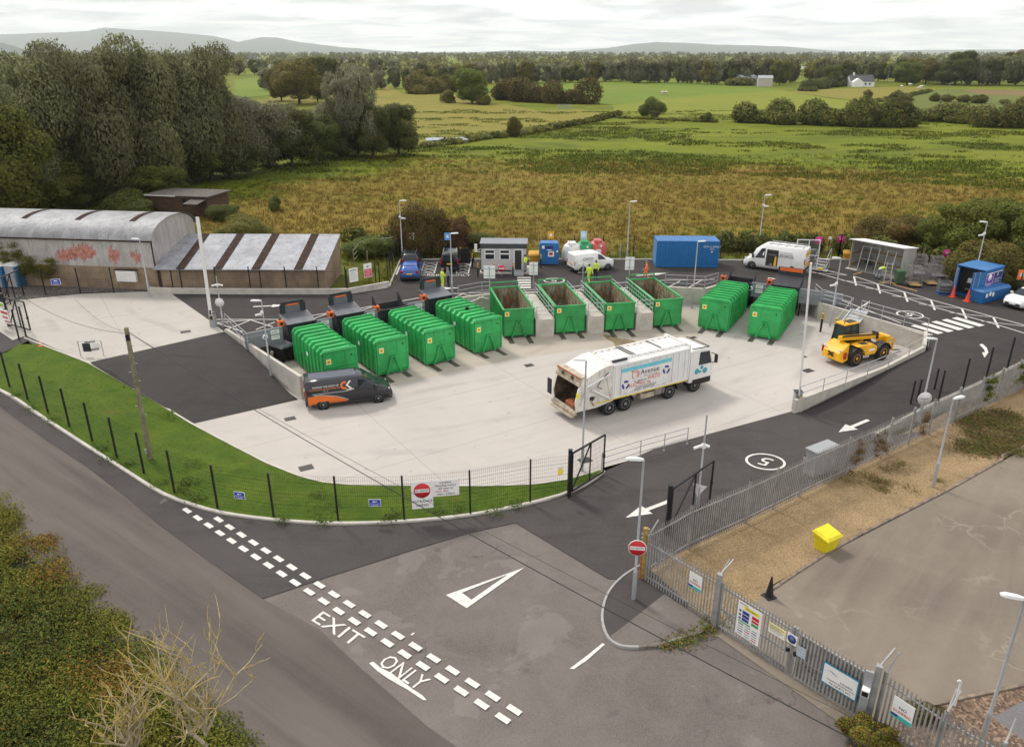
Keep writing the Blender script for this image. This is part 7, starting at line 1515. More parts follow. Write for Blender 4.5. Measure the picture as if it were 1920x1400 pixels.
lamp(P(281, 556, ZU), 5.0, math.pi, 'lamp post at the corner of the entrance slab by the barn')
def round_back(p, z, r, label, face=None, name='round_sign', rz=0, octo=False):
 t = thing(name, p, rz, label, 'sign'); n = 8 if octo else 28; MB().use(WHITE).lathe([(.0, -.075), (r, -.075), (r, -.055)], (0, 0, z), n, 'Y').build('plate', t); MB().use(GALV).b2(-r * .6, r * .6, -.09, -.076, z - .03, z + .03).b2(-.06, .06, -.09, .06, z - .1, z - .06).build('clip', t); return t
p = P(1188, 1122, .09); t = thing('no_entry_sign', p, R(-8), 'round red NO ENTRY sign on the lamp post of the kerbed island', 'sign'); MB().use(STICKW).lathe([(.0, -.08), (.37, -.08), (.37, -.06)], (0, 0, 2.55), 30, 'Y').use(RED).lathe([(.0, -.088), (.345, -.088), (.345, -.08)], (0, 0, 2.55), 30, 'Y').use(STICKW).b2(-.3, .3, -.095, -.088, 2.47, 2.63).build('disc', t); lettering('NO ENTRY', .11, DARKTXT, t, (0, -.098, 2.55), (HPI, 0, 0))
round_back(P(1723, 790, .25), 1.55, .42, 'round pale sign back on the lamp post beside the downhill road')
t = thing('stop_sign_post', P(419, 612, ZU), 0, 'slim grey camera mast with an octagonal sign back at the entrance slab', 'mast'); MB().use(LAMPG).lathe([(.07, 0), (.07, 1.2), (.045, 1.25), (.04, 4.0)], (0, 0, 0), 10).build('pole', t); MB().use(WHITE).lathe([(.0, -.08), (.36, -.08), (.36, -.06)], (0, 0, 1.95), 8, 'Y').build('sign_plate', t); MB().use(WHITE).box((0, 0, 3.3), (.15, .15, .2)).tube((0, 0, 3.35), (-.4, -.1, 3.25), .07).tube((0, 0, 3.35), (.4, .05, 3.25), .07).build('camera', t)
t = thing('camera_mast', P(1307, 955, .02), 0, 'slim grey camera mast behind the palisade with a triangular sign back', 'mast'); MB().use(LAMPG).lathe([(.09, 0), (.09, 1.35), (.05, 1.4), (.04, 5.2)], (0, 0, 0), 10).build('pole', t); MB().use(WHITE).box((0, 0, 3.55), (.18, .16, .22)).tube((0, 0, 3.6), (-.5, -.15, 3.5), .075).tube((.02, 0, 3.6), (.25, -.1, 3.55), .08).build('camera', t); MB().use(WHITE).add([(-.35, -.08, 1.55), (.35, -.08, 1.35), (-.1, -.08, .75), (-.35, -.065, 1.55), (.35, -.065, 1.35), (-.1, -.065, .75)], [(0, 1, 2), (5, 4, 3), (0, 3, 4, 1), (1, 4, 5, 2), (2, 5, 3, 0)]).build('sign_plate', t)
t = thing('white_post', P(1790, 1323, .03), 0, 'short white post with a hooked top beside the brown gravel', 'post'); MB().use(WHITE).path([(0, 0, 0), (.05, .1, 1.0), (-.02, .1, 1.06), (-.06, .1, 1.0)], .035, 8).build('post', t)
t = thing('yard_barrier_sign', P(172, 668, ZU), 0, 'small two-post sign frame seen from behind on the entrance slab', 'sign'); MB().use(GALV).tube((-.75, 0, 0), (-.75, 0, 1.15), .03).tube((.8, .1, 0), (.8, .1, 1.15), .03).tube((-.75, 0, 1.12), (.8, .1, 1.12), .025).build('frame', t); MB().use(DARKST).b2(-.5, .05, .0, .03, .35, .95).build('dark_plate', t); MB().use(STICKW).b2(.15, .7, .03, .06, .65, 1.0).build('white_plate', t)
t = thing('orange_markers', P(77, 652, 1.25), 0, 'pair of small orange marker caps in the grass by the entrance', 'marker'); MB().use(CONEO).lathe([(.2, 0), (.17, .16), (.03, .18)], (0, 0, .0), 12).lathe([(.18, 0), (.15, .14), (.03, .16)], (-.45, .7, .0), 12).build('caps', t)
ARMW = M('barrier_arm_white', (.74, .72, .68), .4, var=.04)
def barrier(p, top, label, hbox=1.1, s=1.0):
 t = thing('barrier', p, 0, label, 'barrier', 'raised barrier arms'); MB().use(FG).b2(-.22, .22, -.2, .2, 0, hbox).build('cabinet', t, bevel=.02); MB().use(DARKST).b2(-.25, .25, -.23, .23, hbox, hbox + .06).build('cap', t); MB().use(STICKY).b2(.02, .16, -.205, -.2, hbox - .4, hbox - .25).build('warning_label', t)
 q = Vector(top) - Vector(p); a = V3(0, -.24, hbox - .15); m = MB().use(ARMW); m.bar(a, q, .24 * s, .09); m.build('arm', t); MB().use(DARKST2).bar(a - V3(0, 0, .3), a + (q - a) * .06, .15, .1).build('pivot', t); return t
pl_ = P(401, 612, ZU); barrier(pl_, (P(367, 407, 9)[0] * 0 + (pl_.x + .02), pl_.y, ztop(pl_, 407)), 'raised white barrier arm at the corner of the entrance slab')
pr_ = P(1492, 768, .02); barrier(pr_, (pr_.x - .42, pr_.y, ztop(pr_, 493)), 'raised white barrier arm at the foot of the downhill road', 1.25)
POLE = M('weathered_pole', (.20, .18, .11), .9, var=.3, scale=3, dirt=.4, dirtc=(.09, .09, .04))
pt_ = P(281, 858, .35); ph = ztop(pt_, 614) - pt_.z
t = thing('telegraph_pole', pt_, 0, 'leaning weathered wooden telegraph pole on the grass verge', 'pole'); tp = V3(.12, .0, ph); MB().use(POLE).tube((0, 0, -.2), tp, .15, .11, 12).build('pole', t); m = MB().use(GALV)
for k in range(9): q = V3(0, 0, 0).lerp(tp, .35 + k * .065); m.bar(q + V3(.1 * (-1) ** k, 0, 0), q + V3(.27 * (-1) ** k, -.05, 0), .02)
m.box(V3(-.06, -.14, .45), (.12, .06, .3)); m.build('step_irons', t); MB().use(DARKST2).box(tp - V3(-.05, .14, .5), (.16, .14, .3)).build('cable_box', t)
CABLE = M('black_cable', (.02, .02, .02), .6)
def cable(a, b, sag, label, r=.018, n=40):
 t = thing('overhead_cable', (0, 0, 0), 0, label, 'cable', 'overhead cables'); pts = [Vector(a).lerp(Vector(b), i / n) - V3(0, 0, 4 * sag * (i / n) * (1 - i / n)) for i in range(n + 1)]
 MB().use(CABLE).path(pts, r, 5).build('wire', t); return t
top = pt_ + tp
cable(top + V3(.1, 0, -.25), P(1900, 1540, 2.2), .6, 'overhead cable from the telegraph pole towards the palisade gate'); cable(top + V3(.1, 0, -.35), P(1980, 1530, 2.6), .55, 'thin overhead cable just above the cable to the gate', .008); cable(top + V3(-.1, 0, -.3), P(40, 555, 7.0), .5, 'overhead cable from the telegraph pole back over the barn', .012); cable(top + V3(-.05, 0, -.2), P(140, 560, 7.5), .4, 'thinner overhead cable running back over the barn', .008)
FP = M('far_pole_wood', (.26, .24, .21), .9, var=.2)
for i, (px, py, tpy, cross, lab) in enumerate(((1663, 158, 128, 0, 'far pole beside the white bungalow'), (1715, 160, 133, 1, 'far T-topped pole right of the bungalow garden'), (1774, 191, 156, 1, 'far T-topped pole in the middle of the green field'), (1854, 210, 179, 0, 'far pole near the field track'), (1696, 156, 132, 0, 'far slim pole against the dark trees behind the bungalow'))):
 p = P(px, py, 1.3); hh = ztop(p, tpy) - 1.3; t = thing('utility_pole', p, 0, lab, 'pole', 'far utility poles'); m = MB().use(FP).tube((0, 0, 0), (0, 0, hh), hh * .02, hh * .015, 6)
 if cross: m.bar((-hh * .14, 0, hh * .96), (hh * .14, 0, hh * .96), hh * .02)
 m.build('pole', t)
import numpy as np
rng = np.random.default_rng(11)
def leafmat(name, dark, light, warm=None, wamt=.25, scale=.35, transl=.38):
 t = MT(name); p = t.pos(); g = t.n.new('ShaderNodeNewGeometry'); oi = t.n.new('ShaderNodeObjectInfo')
 rnd = g.outputs['Random Per Island']; n = t.noise(p, scale, 4, .6, .3, .36, .64)
 f = t.math('ADD', t.math('MULTIPLY', rnd, .5), t.math('MULTIPLY', n, .5)); cc = t.mix(f, dark, light)
 if warm: cc = t.mix(t.math('MULTIPLY', t.noise(p, scale * .6, 5, .65, .4, .52, .66), wamt), cc, warm)
 hs = t.n.new('ShaderNodeHueSaturation'); t.l.new(cc, hs.inputs['Color']); t.l.new(t.rng(oi.outputs['Random'], 0, 1, .82, 1.22), hs.inputs['Value']); t.l.new(t.rng(oi.outputs['Random'], 0, 1, .485, .512), hs.inputs['Hue'])
 cc = hs.outputs[0]; t.col(cc).set(.75, 0, .15)
 tr = t.n.new('ShaderNodeBsdfTranslucent'); t.l.new(cc, tr.inputs[0]); mxs = t.n.new('ShaderNodeMixShader'); mxs.inputs[0].default_value = transl
 out = t.n['Material Output']; t.l.new(t.b.outputs[0], mxs.inputs[1]); t.l.new(tr.outputs[0], mxs.inputs[2]); t.l.new(mxs.outputs[0], out.inputs[0]); return t.m
L_WIL = leafmat('willow_leaves', (.095, .108, .046), (.255, .262, .125), (.30, .25, .09), .3)
L_DRK = leafmat('dark_leaves', (.055, .068, .020), (.145, .16, .046), (.16, .13, .03), .35)
L_MID = leafmat('green_leaves', (.075, .098, .018), (.20, .225, .044), (.22, .19, .035), .35)
L_OLV = leafmat('olive_leaves', (.10, .098, .024), (.25, .22, .055), (.25, .18, .045), .45)
L_BRN = leafmat('russet_leaves', (.085, .055, .022), (.21, .125, .05), (.26, .085, .035), .55, .6)
L_GRY = leafmat('grey_green_leaves', (.125, .13, .072), (.31, .305, .185), (.24, .21, .11), .3)
BARK = M('tree_bark', (.07, .058, .045), .9, var=.3, scale=3)
def quads(name, P_, N_, size, asp, mats, mi=None, vert=0., nrm=None):
 """leaf cards: centres P_, facing N_, half size, aspect; optional hanging"""
 n = len(P_); N_ = N_ / np.linalg.norm(N_, axis=1, keepdims=True)
 r = rng.normal(size=(n, 3)); r[:, 2] += vert * 3 * np.sign(r[:, 2] + 1e-9) if vert else 0
 T = r - N_ * np.sum(r * N_, axis=1, keepdims=True); T /= np.linalg.norm(T, axis=1, keepdims=True) + 1e-9; B = np.cross(N_, T)
 s = (size * rng.uniform(.6, 1.35, n))[:, None]; a = s * asp; b = s
 V = np.stack([P_ - T * a, P_ - B * b * .8, P_ + T * a, P_ + B * b * .8], 1).reshape(-1, 3)
 me = bpy.data.meshes.new(name); me.vertices.add(4 * n); me.vertices.foreach_set('co', V.astype(np.float32).ravel())
 me.loops.add(4 * n); me.loops.foreach_set('vertex_index', np.arange(4 * n, dtype=np.int32)); me.polygons.add(n); me.polygons.foreach_set('loop_start', np.arange(0, 4 * n, 4, dtype=np.int32)); me.polygons.foreach_set('loop_total', np.full(n, 4, np.int32))
 for m in mats: me.materials.append(m)
 if mi is not None: me.polygons.foreach_set('material_index', mi.astype(np.int32))
 me.polygons.foreach_set('use_smooth', np.ones(n, bool)); me.update(); me.validate()
 nn = N_ if nrm is None else nrm
 nn = nn + rng.normal(size=(n, 3)) * .25; nn /= np.linalg.norm(nn, axis=1, keepdims=True)
 me.normals_split_custom_set_from_vertices(np.repeat(nn, 4, axis=0).tolist()); return me
def crown_pts(clumps, n):
 """clumps: (cx,cy,cz,rx,ry,rz); leaves on the outer shell of every clump"""
 c = np.array(clumps); w = c[:, 3] * c[:, 4] + c[:, 4] * c[:, 5] + c[:, 3] * c[:, 5]; k = rng.choice(len(c), n, p=w / w.sum())
 u = rng.normal(size=(n, 3)); u /= np.linalg.norm(u, axis=1, keepdims=True); rr = rng.uniform(.55, 1.12, n) ** .7; rr = rr * np.where(rng.random(n) < .10, rng.uniform(1.0, 1.2, n), 1)
 P_ = c[k, :3] + u * c[k, 3:] * rr[:, None]; N_ = u / c[k, 3:]; N_ /= np.linalg.norm(N_, axis=1, keepdims=True)
 cen = c[:, :3].mean(0); out = P_ - cen; out /= np.linalg.norm(out, axis=1, keepdims=True) + 1e-6
 sh = N_ * .6 + out * .5 + np.array([0, 0, .25]); sh /= np.linalg.norm(sh, axis=1, keepdims=True)
 F_ = sh + rng.normal(size=(n, 3)) * .55; return P_, F_, sh
def make_crown(kind, seed, n, size, mats, asp=1.25):
 """unit tree: height 1, width about 1"""
 r = random.Random(seed); cl = []
 if kind == 'willow':
  for i in range(24):
   a = r.uniform(0, 6.28); z = r.uniform(.22, .93); rad = (.40 if z < .8 else .33) * math.sqrt(r.random()); s = r.uniform(.10, .18) * (1.1 if z < .75 else .95); z = min(z, .88); cl.append((rad * math.cos(a), rad * math.sin(a), z, s, s, s * (1.35 if z < .75 else .75)))
 elif kind == 'round':
  for i in range(22):
   a = r.uniform(0, 6.28); z = r.uniform(.18, .88); k = math.sin(math.pi * (z - .05) / .95) ** .6; rad = .40 * k * math.sqrt(r.uniform(.2, 1)); s = r.uniform(.10, .19); cl.append((rad * math.cos(a), rad * math.sin(a), z, s, s, s * .85))
  cl.append((0, 0, .5, .33, .33, .38))
 elif kind == 'bush':
  for i in range(16):
   a = r.uniform(0, 6.28); z = r.uniform(.12, .78); rad = .38 * math.sqrt(r.random()); s = r.uniform(.12, .22); cl.append((rad * math.cos(a), rad * math.sin(a), z * (1 - .3 * rad / .38), s, s, s * .9))
  cl.append((0, 0, .35, .36, .36, .36))
 P_, N_, sh = crown_pts(cl, n); P_[:, 2] = np.maximum(P_[:, 2], .01)
 k = n // 12; P_[:k] += rng.normal(size=(k, 3)) * .018
 return quads('crown', P_, N_, size, asp, mats, rng.integers(0, len(mats), n) if len(mats) > 1 else None, .6 if kind == 'willow' else 0, sh), cl
def make_trunk(cl, seed, w=.022):
 r = random.Random(seed); m = MB().use(BARK); m.tube((0, 0, -.02), (r.uniform(-.02, .02), 0, .3), w * 1.2, w * .8, 7)
 for c in cl[:9]: m.tube((0, 0, r.uniform(.12, .3)), (c[0] * .9, c[1] * .9, c[2]), w * .55, w * .2, 5)
 return m.mesh('trunk')
PROTO = {}
def proto(key, kind, seed, n, size, mats, asp=1.25, w=.022):
 me, cl = make_crown(kind, seed, n, size, mats, asp); PROTO[key] = (me, make_trunk(cl, seed, w))
for i in range(3): proto(('willow', i), 'willow', 20 + i, 60000, .0070, [L_WIL], 1.7)
proto(('gwillow', 0), 'willow', 31, 38000, .0085, [L_GRY], 1.7); proto(('gwillow', 1), 'willow', 32, 38000, .0085, [L_GRY, L_WIL], 1.7)
for i in range(2): proto(('dark', i), 'round', 40 + i, 30000, .0115, [L_DRK])
for i in range(2): proto(('mid', i), 'round', 50 + i, 28000, .012, [L_MID])
for i in range(2): proto(('olive', i), 'round', 60 + i, 26000, .012, [L_OLV])
for i in range(2): proto(('bush', i), 'bush', 70 + i, 26000, .012, [L_MID, L_DRK]); proto(('obush', i), 'bush', 80 + i, 24000, .012, [L_OLV])
proto(('brush', 0), 'bush', 90, 32000, .0105, [L_BRN]); proto(('brush', 1), 'bush', 91, 28000, .011, [L_BRN, L_OLV])
for i in range(2): proto(('far', i), 'round', 100 + i, 4000, .03, [L_DRK]); proto(('faro', i), 'round', 110 + i, 4000, .03, [L_OLV]); proto(('farb', i), 'bush', 120 + i, 3500, .03, [L_DRK, L_OLV])
proto(('farw', 0), 'willow', 130, 5000, .026, [L_WIL], 1.6); proto(('farw', 1), 'willow', 131, 5000, .026, [L_GRY], 1.6)
def tree(key, px, top, wpx_, label, name='tree', cat='tree', group=None, base=1.3, rz=None, dy=0):
 p = P(*px, base); p.y += dy; h = max(.5, ztop(p, top) - base); w_ = wpx(p, wpx_) / .98
 me, tr = PROTO[key]
 t = thing(name, p, random.uniform(0, 6.28) if rz is None else rz, label, cat, group, (w_, w_, h))
 for mesh, nm in ((tr, 'trunk'), (me, 'crown')): o = bpy.data.objects.new(nm, mesh); COL.objects.link(o); o.parent = t
 return t
WG = 'tall willows of the wood beside the barns'
for k, px, top, w_, lab in (
 (('willow', 0), (45, 395), 96, 260, 'broad grey-green willow at the picture edge, above the barn roof'), (('willow', 1), (205, 372), 72, 225, 'tallest willow of the wood, standing over the curved barn roof'),
 (('willow', 2), (318, 352), 66, 215, 'tall willow in the middle of the wood, behind the brown hut'), (('willow', 0), (398, 338), 78, 170, 'tall willow at the open side of the wood, dark gap beneath it'),
 (('willow', 2), (120, 352), 96, 200, 'willow standing deeper in the wood between two taller willows'), (('gwillow', 0), (462, 322), 178, 170, 'lower silvery willow beside the open field'),
 (('gwillow', 1), (505, 312), 196, 130, 'spreading silvery willow hanging over the field edge'), (('gwillow', 0), (672, 296), 122, 110, 'silvery upright willow above the round dark trees'),
 (('gwillow', 1), (640, 292), 190, 120, 'low silvery willow between dark round trees')): tree(k, px, top, w_, lab, 'willow_tree', 'tree', WG)
for k, px, top, w_, lab in (
 (('mid', 0), (22, 425), 196, 190, 'dark yellowish tree at the picture edge right above the barn'), (('mid', 1), (98, 400), 300, 150, 'bushy green tree just behind the long barn roof'), (('dark', 0), (165, 385), 310, 140, 'dark bushy tree behind the barn roof, beside the brown hut'),
 (('mid', 1), (372, 345), 268, 105, 'bright green bushy tree behind the brown hut'), (('dark', 1), (430, 335), 250, 120, 'dark tree filling the gap under the tall willows'), (('dark', 0), (548, 312), 200, 110, 'dark tree at the field edge, left of two round ones'),
 (('dark', 1), (600, 303), 212, 100, 'dark tree by the field posts, beside the round tree'), (('dark', 0), (748, 290), 188, 100, 'round dark tree standing at the end of the wood in the field'), (('dark', 1), (700, 296), 196, 90, 'dark tree tucked against the round end tree of the wood'), (('mid', 0), (310, 385), 310, 110, 'green tree low in the wood between willow trunks'),
 (('dark', 1), (235, 350), 215, 120, 'dark tree deep between the two tallest willows'), (('dark', 0), (350, 330), 205, 120, 'dark tree deep under the middle willow'), (('dark', 1), (60, 345), 230, 150, 'dark tree deep in the wood at the picture edge'),
 (('olive', 0), (562, 196), 106, 105, 'golden olive tree beyond the wood in a straw field'), (('dark', 0), (612, 186), 102, 80, 'dark domed tree beyond the wood beside the golden one'), (('olive', 1), (528, 190), 120, 60, 'olive tree beyond the wood at its shoulder'), (('mid', 1), (596, 192), 140, 45, 'small green tree beyond the wood below the dark dome'),
 (('mid', 0), (885, 194), 128, 82, 'large round lone tree in the hedge of the straw field'), (('obush', 0), (840, 193), 160, 30, 'dark shrub close to the big round lone tree'), (('obush', 1), (908, 197), 172, 34, 'shrub at the foot of the big round lone tree'),
 (('olive', 1), (963, 257), 219, 36, 'lone rounded tree on the diagonal ditch in the fields'), (('bush', 0), (1224, 214), 174, 46, 'dark bush alone between two green fields'), (('bush', 1), (1208, 218), 186, 26, 'small shrub leaning on the dark field bush'), (('bush', 1), (1227, 221), 203, 22, 'low shrub in front of the dark field bush'), (('bush', 0), (1325, 229), 205, 26, 'small dark bush at the start of the field hedge'),
 (('mid', 0), (1461, 160), 114, 40, 'dark green conical tree beside the farm sheds'), (('mid', 1), (1558, 162), 121, 34, 'bright green tree beside the white bungalow'), (('dark', 0), (1790, 160), 92, 85, 'largest domed tree on the skyline by the ploughed field'), (('dark', 1), (1850, 160), 108, 70, 'domed tree next to the largest skyline tree'), (('olive', 1), (1895, 156), 95, 60, 'olive tree on the skyline near the picture edge'), (('olive', 0), (1735, 158), 108, 60, 'golden-topped tree between bungalow and skyline dome'),
 (('dark', 0), (1672, 236), 180, 52, 'taller tree rising out of the middle field hedge'), (('dark', 1), (1690, 239), 186, 34, 'second taller tree in the middle field hedge'), (('mid', 0), (1700, 160), 116, 60, 'round tree just right of the bungalow')): tree(k, px, top, w_, lab, 'tree', 'tree', 'trees of the wood and fields')
for k, px, top, w_, lab in (
 (('bush', 0), (238, 408), 344, 110, 'rounded bush behind the barn beside the brown hut'), (('obush', 0), (460, 445), 394, 105, 'broad olive bush behind the striped lean-to roof'), (('bush', 1), (420, 412), 374, 75, 'low green bush at the corner of the brown hut'), (('bush', 0), (514, 396), 360, 26, 'small upright dark bush alone in the rough field'),
 (('brush', 1), (788, 478), 352, 104, 'tall dark reddish-brown bush behind the parking bays'), (('brush', 0), (845, 470), 384, 76, 'rust-red bush joined to the darker bush by the parking bays'), (('brush', 1), (1655, 462), 392, 115, 'brown bush behind the metal shelter'), (('bush', 1), (700, 478), 432, 120, 'low dark bush behind the notice boards'), (('bush', 0), (905, 462), 428, 78, 'low dark green bush behind the site office'),
 (('obush', 1), (1710, 450), 388, 90, 'olive bush between the brown bush and the willow scrub'), (('bush', 1), (1740, 470), 380, 70, 'dark green bush behind the roll cages'), (('bush', 1), (1880, 520), 470, 110, 'bramble mound behind the blue storage container'), (('bush', 0), (1925, 546), 500, 90, 'green mound at the picture edge behind the orange sign'), (('obush', 0), (1500, 468), 448, 40, 'small clump in the hedge behind the open-doored van'), (('bush', 0), (1640, 495), 458, 60, 'dark growth right behind the metal shelter roof')): tree(k, px, top, w_, lab, 'bush', 'bush', 'bushes round the site')
for k, px, top, w_, lab in ((('mid', 0), (1795, 490), 374, 150, 'pale scrub willow behind the lamp post and blue container'), (('mid', 1), (1885, 480), 372, 150, 'pale scrub willow at the picture edge above the blue container'), (('obush', 1), (1840, 530), 420, 130, 'straggly scrub willow just behind the fence by the lamp'), (('mid', 1), (1950, 520), 400, 130, 'scrub willow cut by the picture edge')): tree(k, px, top, w_, lab, 'scrub_willow', 'tree', 'scrub willows behind the fence')
def hedge(pts, h, w_, label, mats, dens=60, size=.22, base=1.3, name='hedge', group='field hedges'):
 pts = resample([P(*q, base) if len(q) == 2 else Vector(q) for q in pts], 60); L_ = sum((b - a).length for a, b in zip(pts, pts[1:])); k = max(6, int(L_ / (w_ * .55))); cl = []
 o = pts[0].copy()
 for i in range(k):
  q = pts[min(59, int(59 * (i + random.random()) / k))] - o; hh = h * random.uniform(.45, 1.2); cl.append((q.x + random.uniform(-.2, .2) * w_, q.y + random.uniform(-.3, .3) * w_, hh * .45, w_ * random.uniform(.4, .65), w_ * random.uniform(.4, .65), hh * .55))
 n = int(L_ * (h + w_) * dens); P_, N_, sh = crown_pts(cl, n); P_[:, 2] = np.abs(P_[:, 2]); me = quads('hedge', P_, N_, size, 1.25, mats, rng.integers(0, len(mats), n), 0, sh)
 ob = bpy.data.objects.new(name, me); COL.objects.link(ob); ob.location = o; return tag(ob, label, 'hedge', group)
hedge([(1345, 470), (1420, 472), (1500, 472), (1580, 474)], 2.1, 2.2, 'dark clipped-looking hedge behind the blue shipping container and white van', [L_DRK, L_MID], 110, .14)
hedge([(655, 470), (700, 468), (748, 470)], 2.2, 2.2, 'dark hedge behind the wire fence by the lean-to shed', [L_DRK, L_MID], 110, .14); hedge([(1600, 492), (1700, 492), (1790, 508), (1880, 545)], 2.4, 2.5, 'overgrown hedge behind shelter, cages and blue container', [L_DRK, L_MID, L_OLV], 110, .14)
hedge([(1378, 230), (1440, 232), (1510, 233), (1570, 236), (1640, 238), (1700, 238)], 7.0, 8, 'long dark field hedge across the green pasture', [L_DRK, L_OLV, L_MID], 30, .30); hedge([(1700, 226), (1760, 226), (1812, 232)], 5.0, 8, 'dark hedge right of the taller hedge trees', [L_DRK, L_OLV, L_MID], 30, .30); hedge([(1842, 238), (1930, 238)], 6.0, 8, 'dark hedge at the picture edge beyond the pasture', [L_DRK, L_OLV, L_MID], 30, .30)
hedge([(936, 186), (990, 192), (1050, 194), (1120, 195)], 8.5, 9, 'row of dark hawthorns between the straw and green fields', [L_DRK, L_BRN, L_OLV], 20, .34); hedge([(765, 176), (800, 177), (845, 172)], 8.0, 10, 'brownish hedge left of the big round tree', [L_BRN, L_OLV, L_DRK], 20, .34)
hedge([(800, 276), (860, 268), (935, 258), (1000, 249), (1080, 234), (1160, 217)], 1.4, 3, 'low ditch-side growth running diagonally between the fields', [L_DRK, L_OLV], 22, .3); hedge([(1340, 140), (1400, 160), (1386, 162)], 6, 14, 'dark bushes left of the farm sheds', [L_DRK, L_OLV], 4, .8)
hedge([(1520, 168), (1560, 163), (1586, 162)], 5, 8, 'dark garden hedge left of the white bungalow', [L_DRK], 16, .38); hedge([(1160, 222), (1250, 226), (1340, 230)], .8, 2.5, 'low rough bank joining the diagonal ditch to the field hedge', [L_OLV, L_MID], 20, .3)
hedge([(1500, 171), (1530, 172)], 2.5, 5, 'short hedge at the corner of the straw field', [L_DRK], 10, .5); hedge([(1620, 196), (1700, 182), (1745, 172)], 1.4, 3, 'low hedge along the field track towards the bungalow', [L_DRK, L_OLV], 14, .4)
keys = [('far', 0), ('far', 1), ('faro', 0), ('faro', 1), ('farw', 0), ('farw', 1), ('farw', 0), ('farw', 1)]
def band(x0, x1, n, yb, top, w_, label, group, jit=4, kk=keys):
 for i in range(n):
  x = x0 + (x1 - x0) * (i + random.uniform(.1, .9)) / n; f = (x - x0) / (x1 - x0); y = yb[0] + (yb[1] - yb[0]) * f + random.uniform(-2, 2); tp = top[0] + (top[1] - top[0]) * f + random.uniform(-jit, jit)
  tree(random.choice(kk), (x, y), min(tp, y - 8), w_ * random.uniform(.75, 1.3), label, 'tree', 'tree', group)
band(785, 1120, 16, (158, 154), (118, 116), 36, 'tree in the long belt beyond the big round field tree', 'belt trees beyond the fields')
band(1110, 1400, 14, (153, 158), (112, 108), 38, 'tree in the long belt beyond the bright green field', 'belt trees beyond the fields')
band(1400, 1620, 9, (156, 156), (112, 112), 34, 'tree in the belt behind farm sheds and bungalow', 'belt trees beyond the fields')
band(1620, 1930, 14, (154, 160), (112, 104), 44, 'tree in the belt right of the bungalow', 'belt trees beyond the fields')
band(480, 800, 12, (172, 166), (126, 128), 30, 'tree in the small fields beyond the wood', 'trees in the small fields')
band(430, 760, 12, (142, 138), (112, 108), 26, 'tree on the far side of the small fields', 'trees in the small fields', 3)
band(1620, 1930, 9, (186, 200), (168, 180), 26, 'shrub along the field track right of the bungalow', 'track shrubs', 5, [('farb', 0), ('farb', 1)])
def mass(n, d0, d1, label, h0, h1, name, mats, size=1.2, per=46):
 cl = []
 for i in range(n):
  y = d0 + (d1 - d0) * random.random(); x = y * random.uniform(-.72, .72); h = random.uniform(h0, h1); s = random.uniform(.7, 1.5) * h * .6; cl.append((x, y, 1.3 + h * .45, s, s, h * .55))
 P_, N_, sh = crown_pts(cl, n * per); P_[:, 2] = np.maximum(P_[:, 2], 1.3); sh[:, 2] += .2
 me = quads(name, P_, N_, size, 1.2, mats, rng.integers(0, len(mats), n * per), 0, sh); o = bpy.data.objects.new(name, me); COL.objects.link(o); return tag(o, label, 'wood', None, 'stuff')
mass(380, 640, 1100, 'hedgerow trees merging into a wood beyond the fields', 7, 13, 'far_woods', [L_DRK, L_OLV, L_WIL], 1.0, 60); mass(700, 1100, 2300, 'farther woods merging under the horizon', 8, 15, 'distant_woods', [L_DRK, L_OLV], 1.7, 40); mass(900, 2300, 5200, 'last line of woods on the horizon', 9, 20, 'horizon_woods', [L_DRK], 3.2, 26)
def fmat(name, a, b, c): return grass_mat(name, a, b, c, .012, .12, .12, (.09, .08, .03))
F_STR = fmat('straw_field', (.18, .155, .020), (.23, .19, .03), (.13, .135, .015)); F_GRN = fmat('bright_field', (.115, .175, .010), (.16, .205, .016), (.095, .135, .010)); F_YGR = fmat('yellow_green_field', (.165, .19, .012), (.205, .21, .02), (.13, .155, .012)); F_PLO = fmat('ploughed_field', (.17, .11, .045), (.21, .14, .06), (.13, .105, .035)); F_DG = fmat('dull_field', (.105, .132, .017), (.135, .15, .025), (.07, .09, .014))
def patch(pts, mat, k, name='field_patch'): o = sheet(name, [tuple(P(x, y, 1.3)) for x, y in pts], mat, 1.3, .03 + .02 * k)
patch([(700, 150), (760, 178), (800, 171), (850, 176), (880, 190), (950, 196), (1010, 208), (1090, 205), (1150, 214), (1100, 226), (985, 248), (935, 256), (860, 266), (800, 274), (760, 276), (700, 240)], F_STR, 0); patch([(890, 163), (1000, 158), (1120, 152), (1250, 152), (1390, 160), (1470, 170), (1330, 178), (1150, 198), (1120, 194), (1000, 186), (930, 178)], F_GRN, 1)
patch([(1330, 178), (1470, 170), (1560, 186), (1640, 196), (1645, 220), (1500, 226), (1380, 229), (1230, 222), (1150, 213), (1150, 198)], F_YGR, 2); patch([(1480, 172), (1540, 168), (1600, 166), (1700, 163), (1760, 168), (1690, 182), (1640, 192), (1560, 184)], F_STR, 3); patch([(1700, 183), (1770, 168), (1930, 176), (1930, 215), (1700, 212)], F_DG, 4); patch([(1800, 168), (1930, 170), (1930, 181), (1835, 177)], F_PLO, 5)
patch([(440, 150), (520, 142), (640, 148), (740, 146), (760, 160), (640, 170), (440, 185)], F_GRN, 6); patch([(480, 190), (560, 176), (660, 180), (660, 195), (500, 200)], F_STR, 7); patch([(1740, 146), (1930, 142), (1930, 152), (1800, 156)], F_GRN, 8); patch([(690, 128), (800, 130), (800, 140), (700, 138)], F_GRN, 9); patch([(1390, 112), (1460, 110), (1480, 114), (1400, 118)], F_GRN, 10)
TRACK = M('field_track', (.30, .26, .20), .9, var=.2, obj=False); patch([(1860, 222), (1890, 206), (1925, 200), (1925, 203), (1895, 210), (1880, 222)], TRACK, 11, 'field_track')
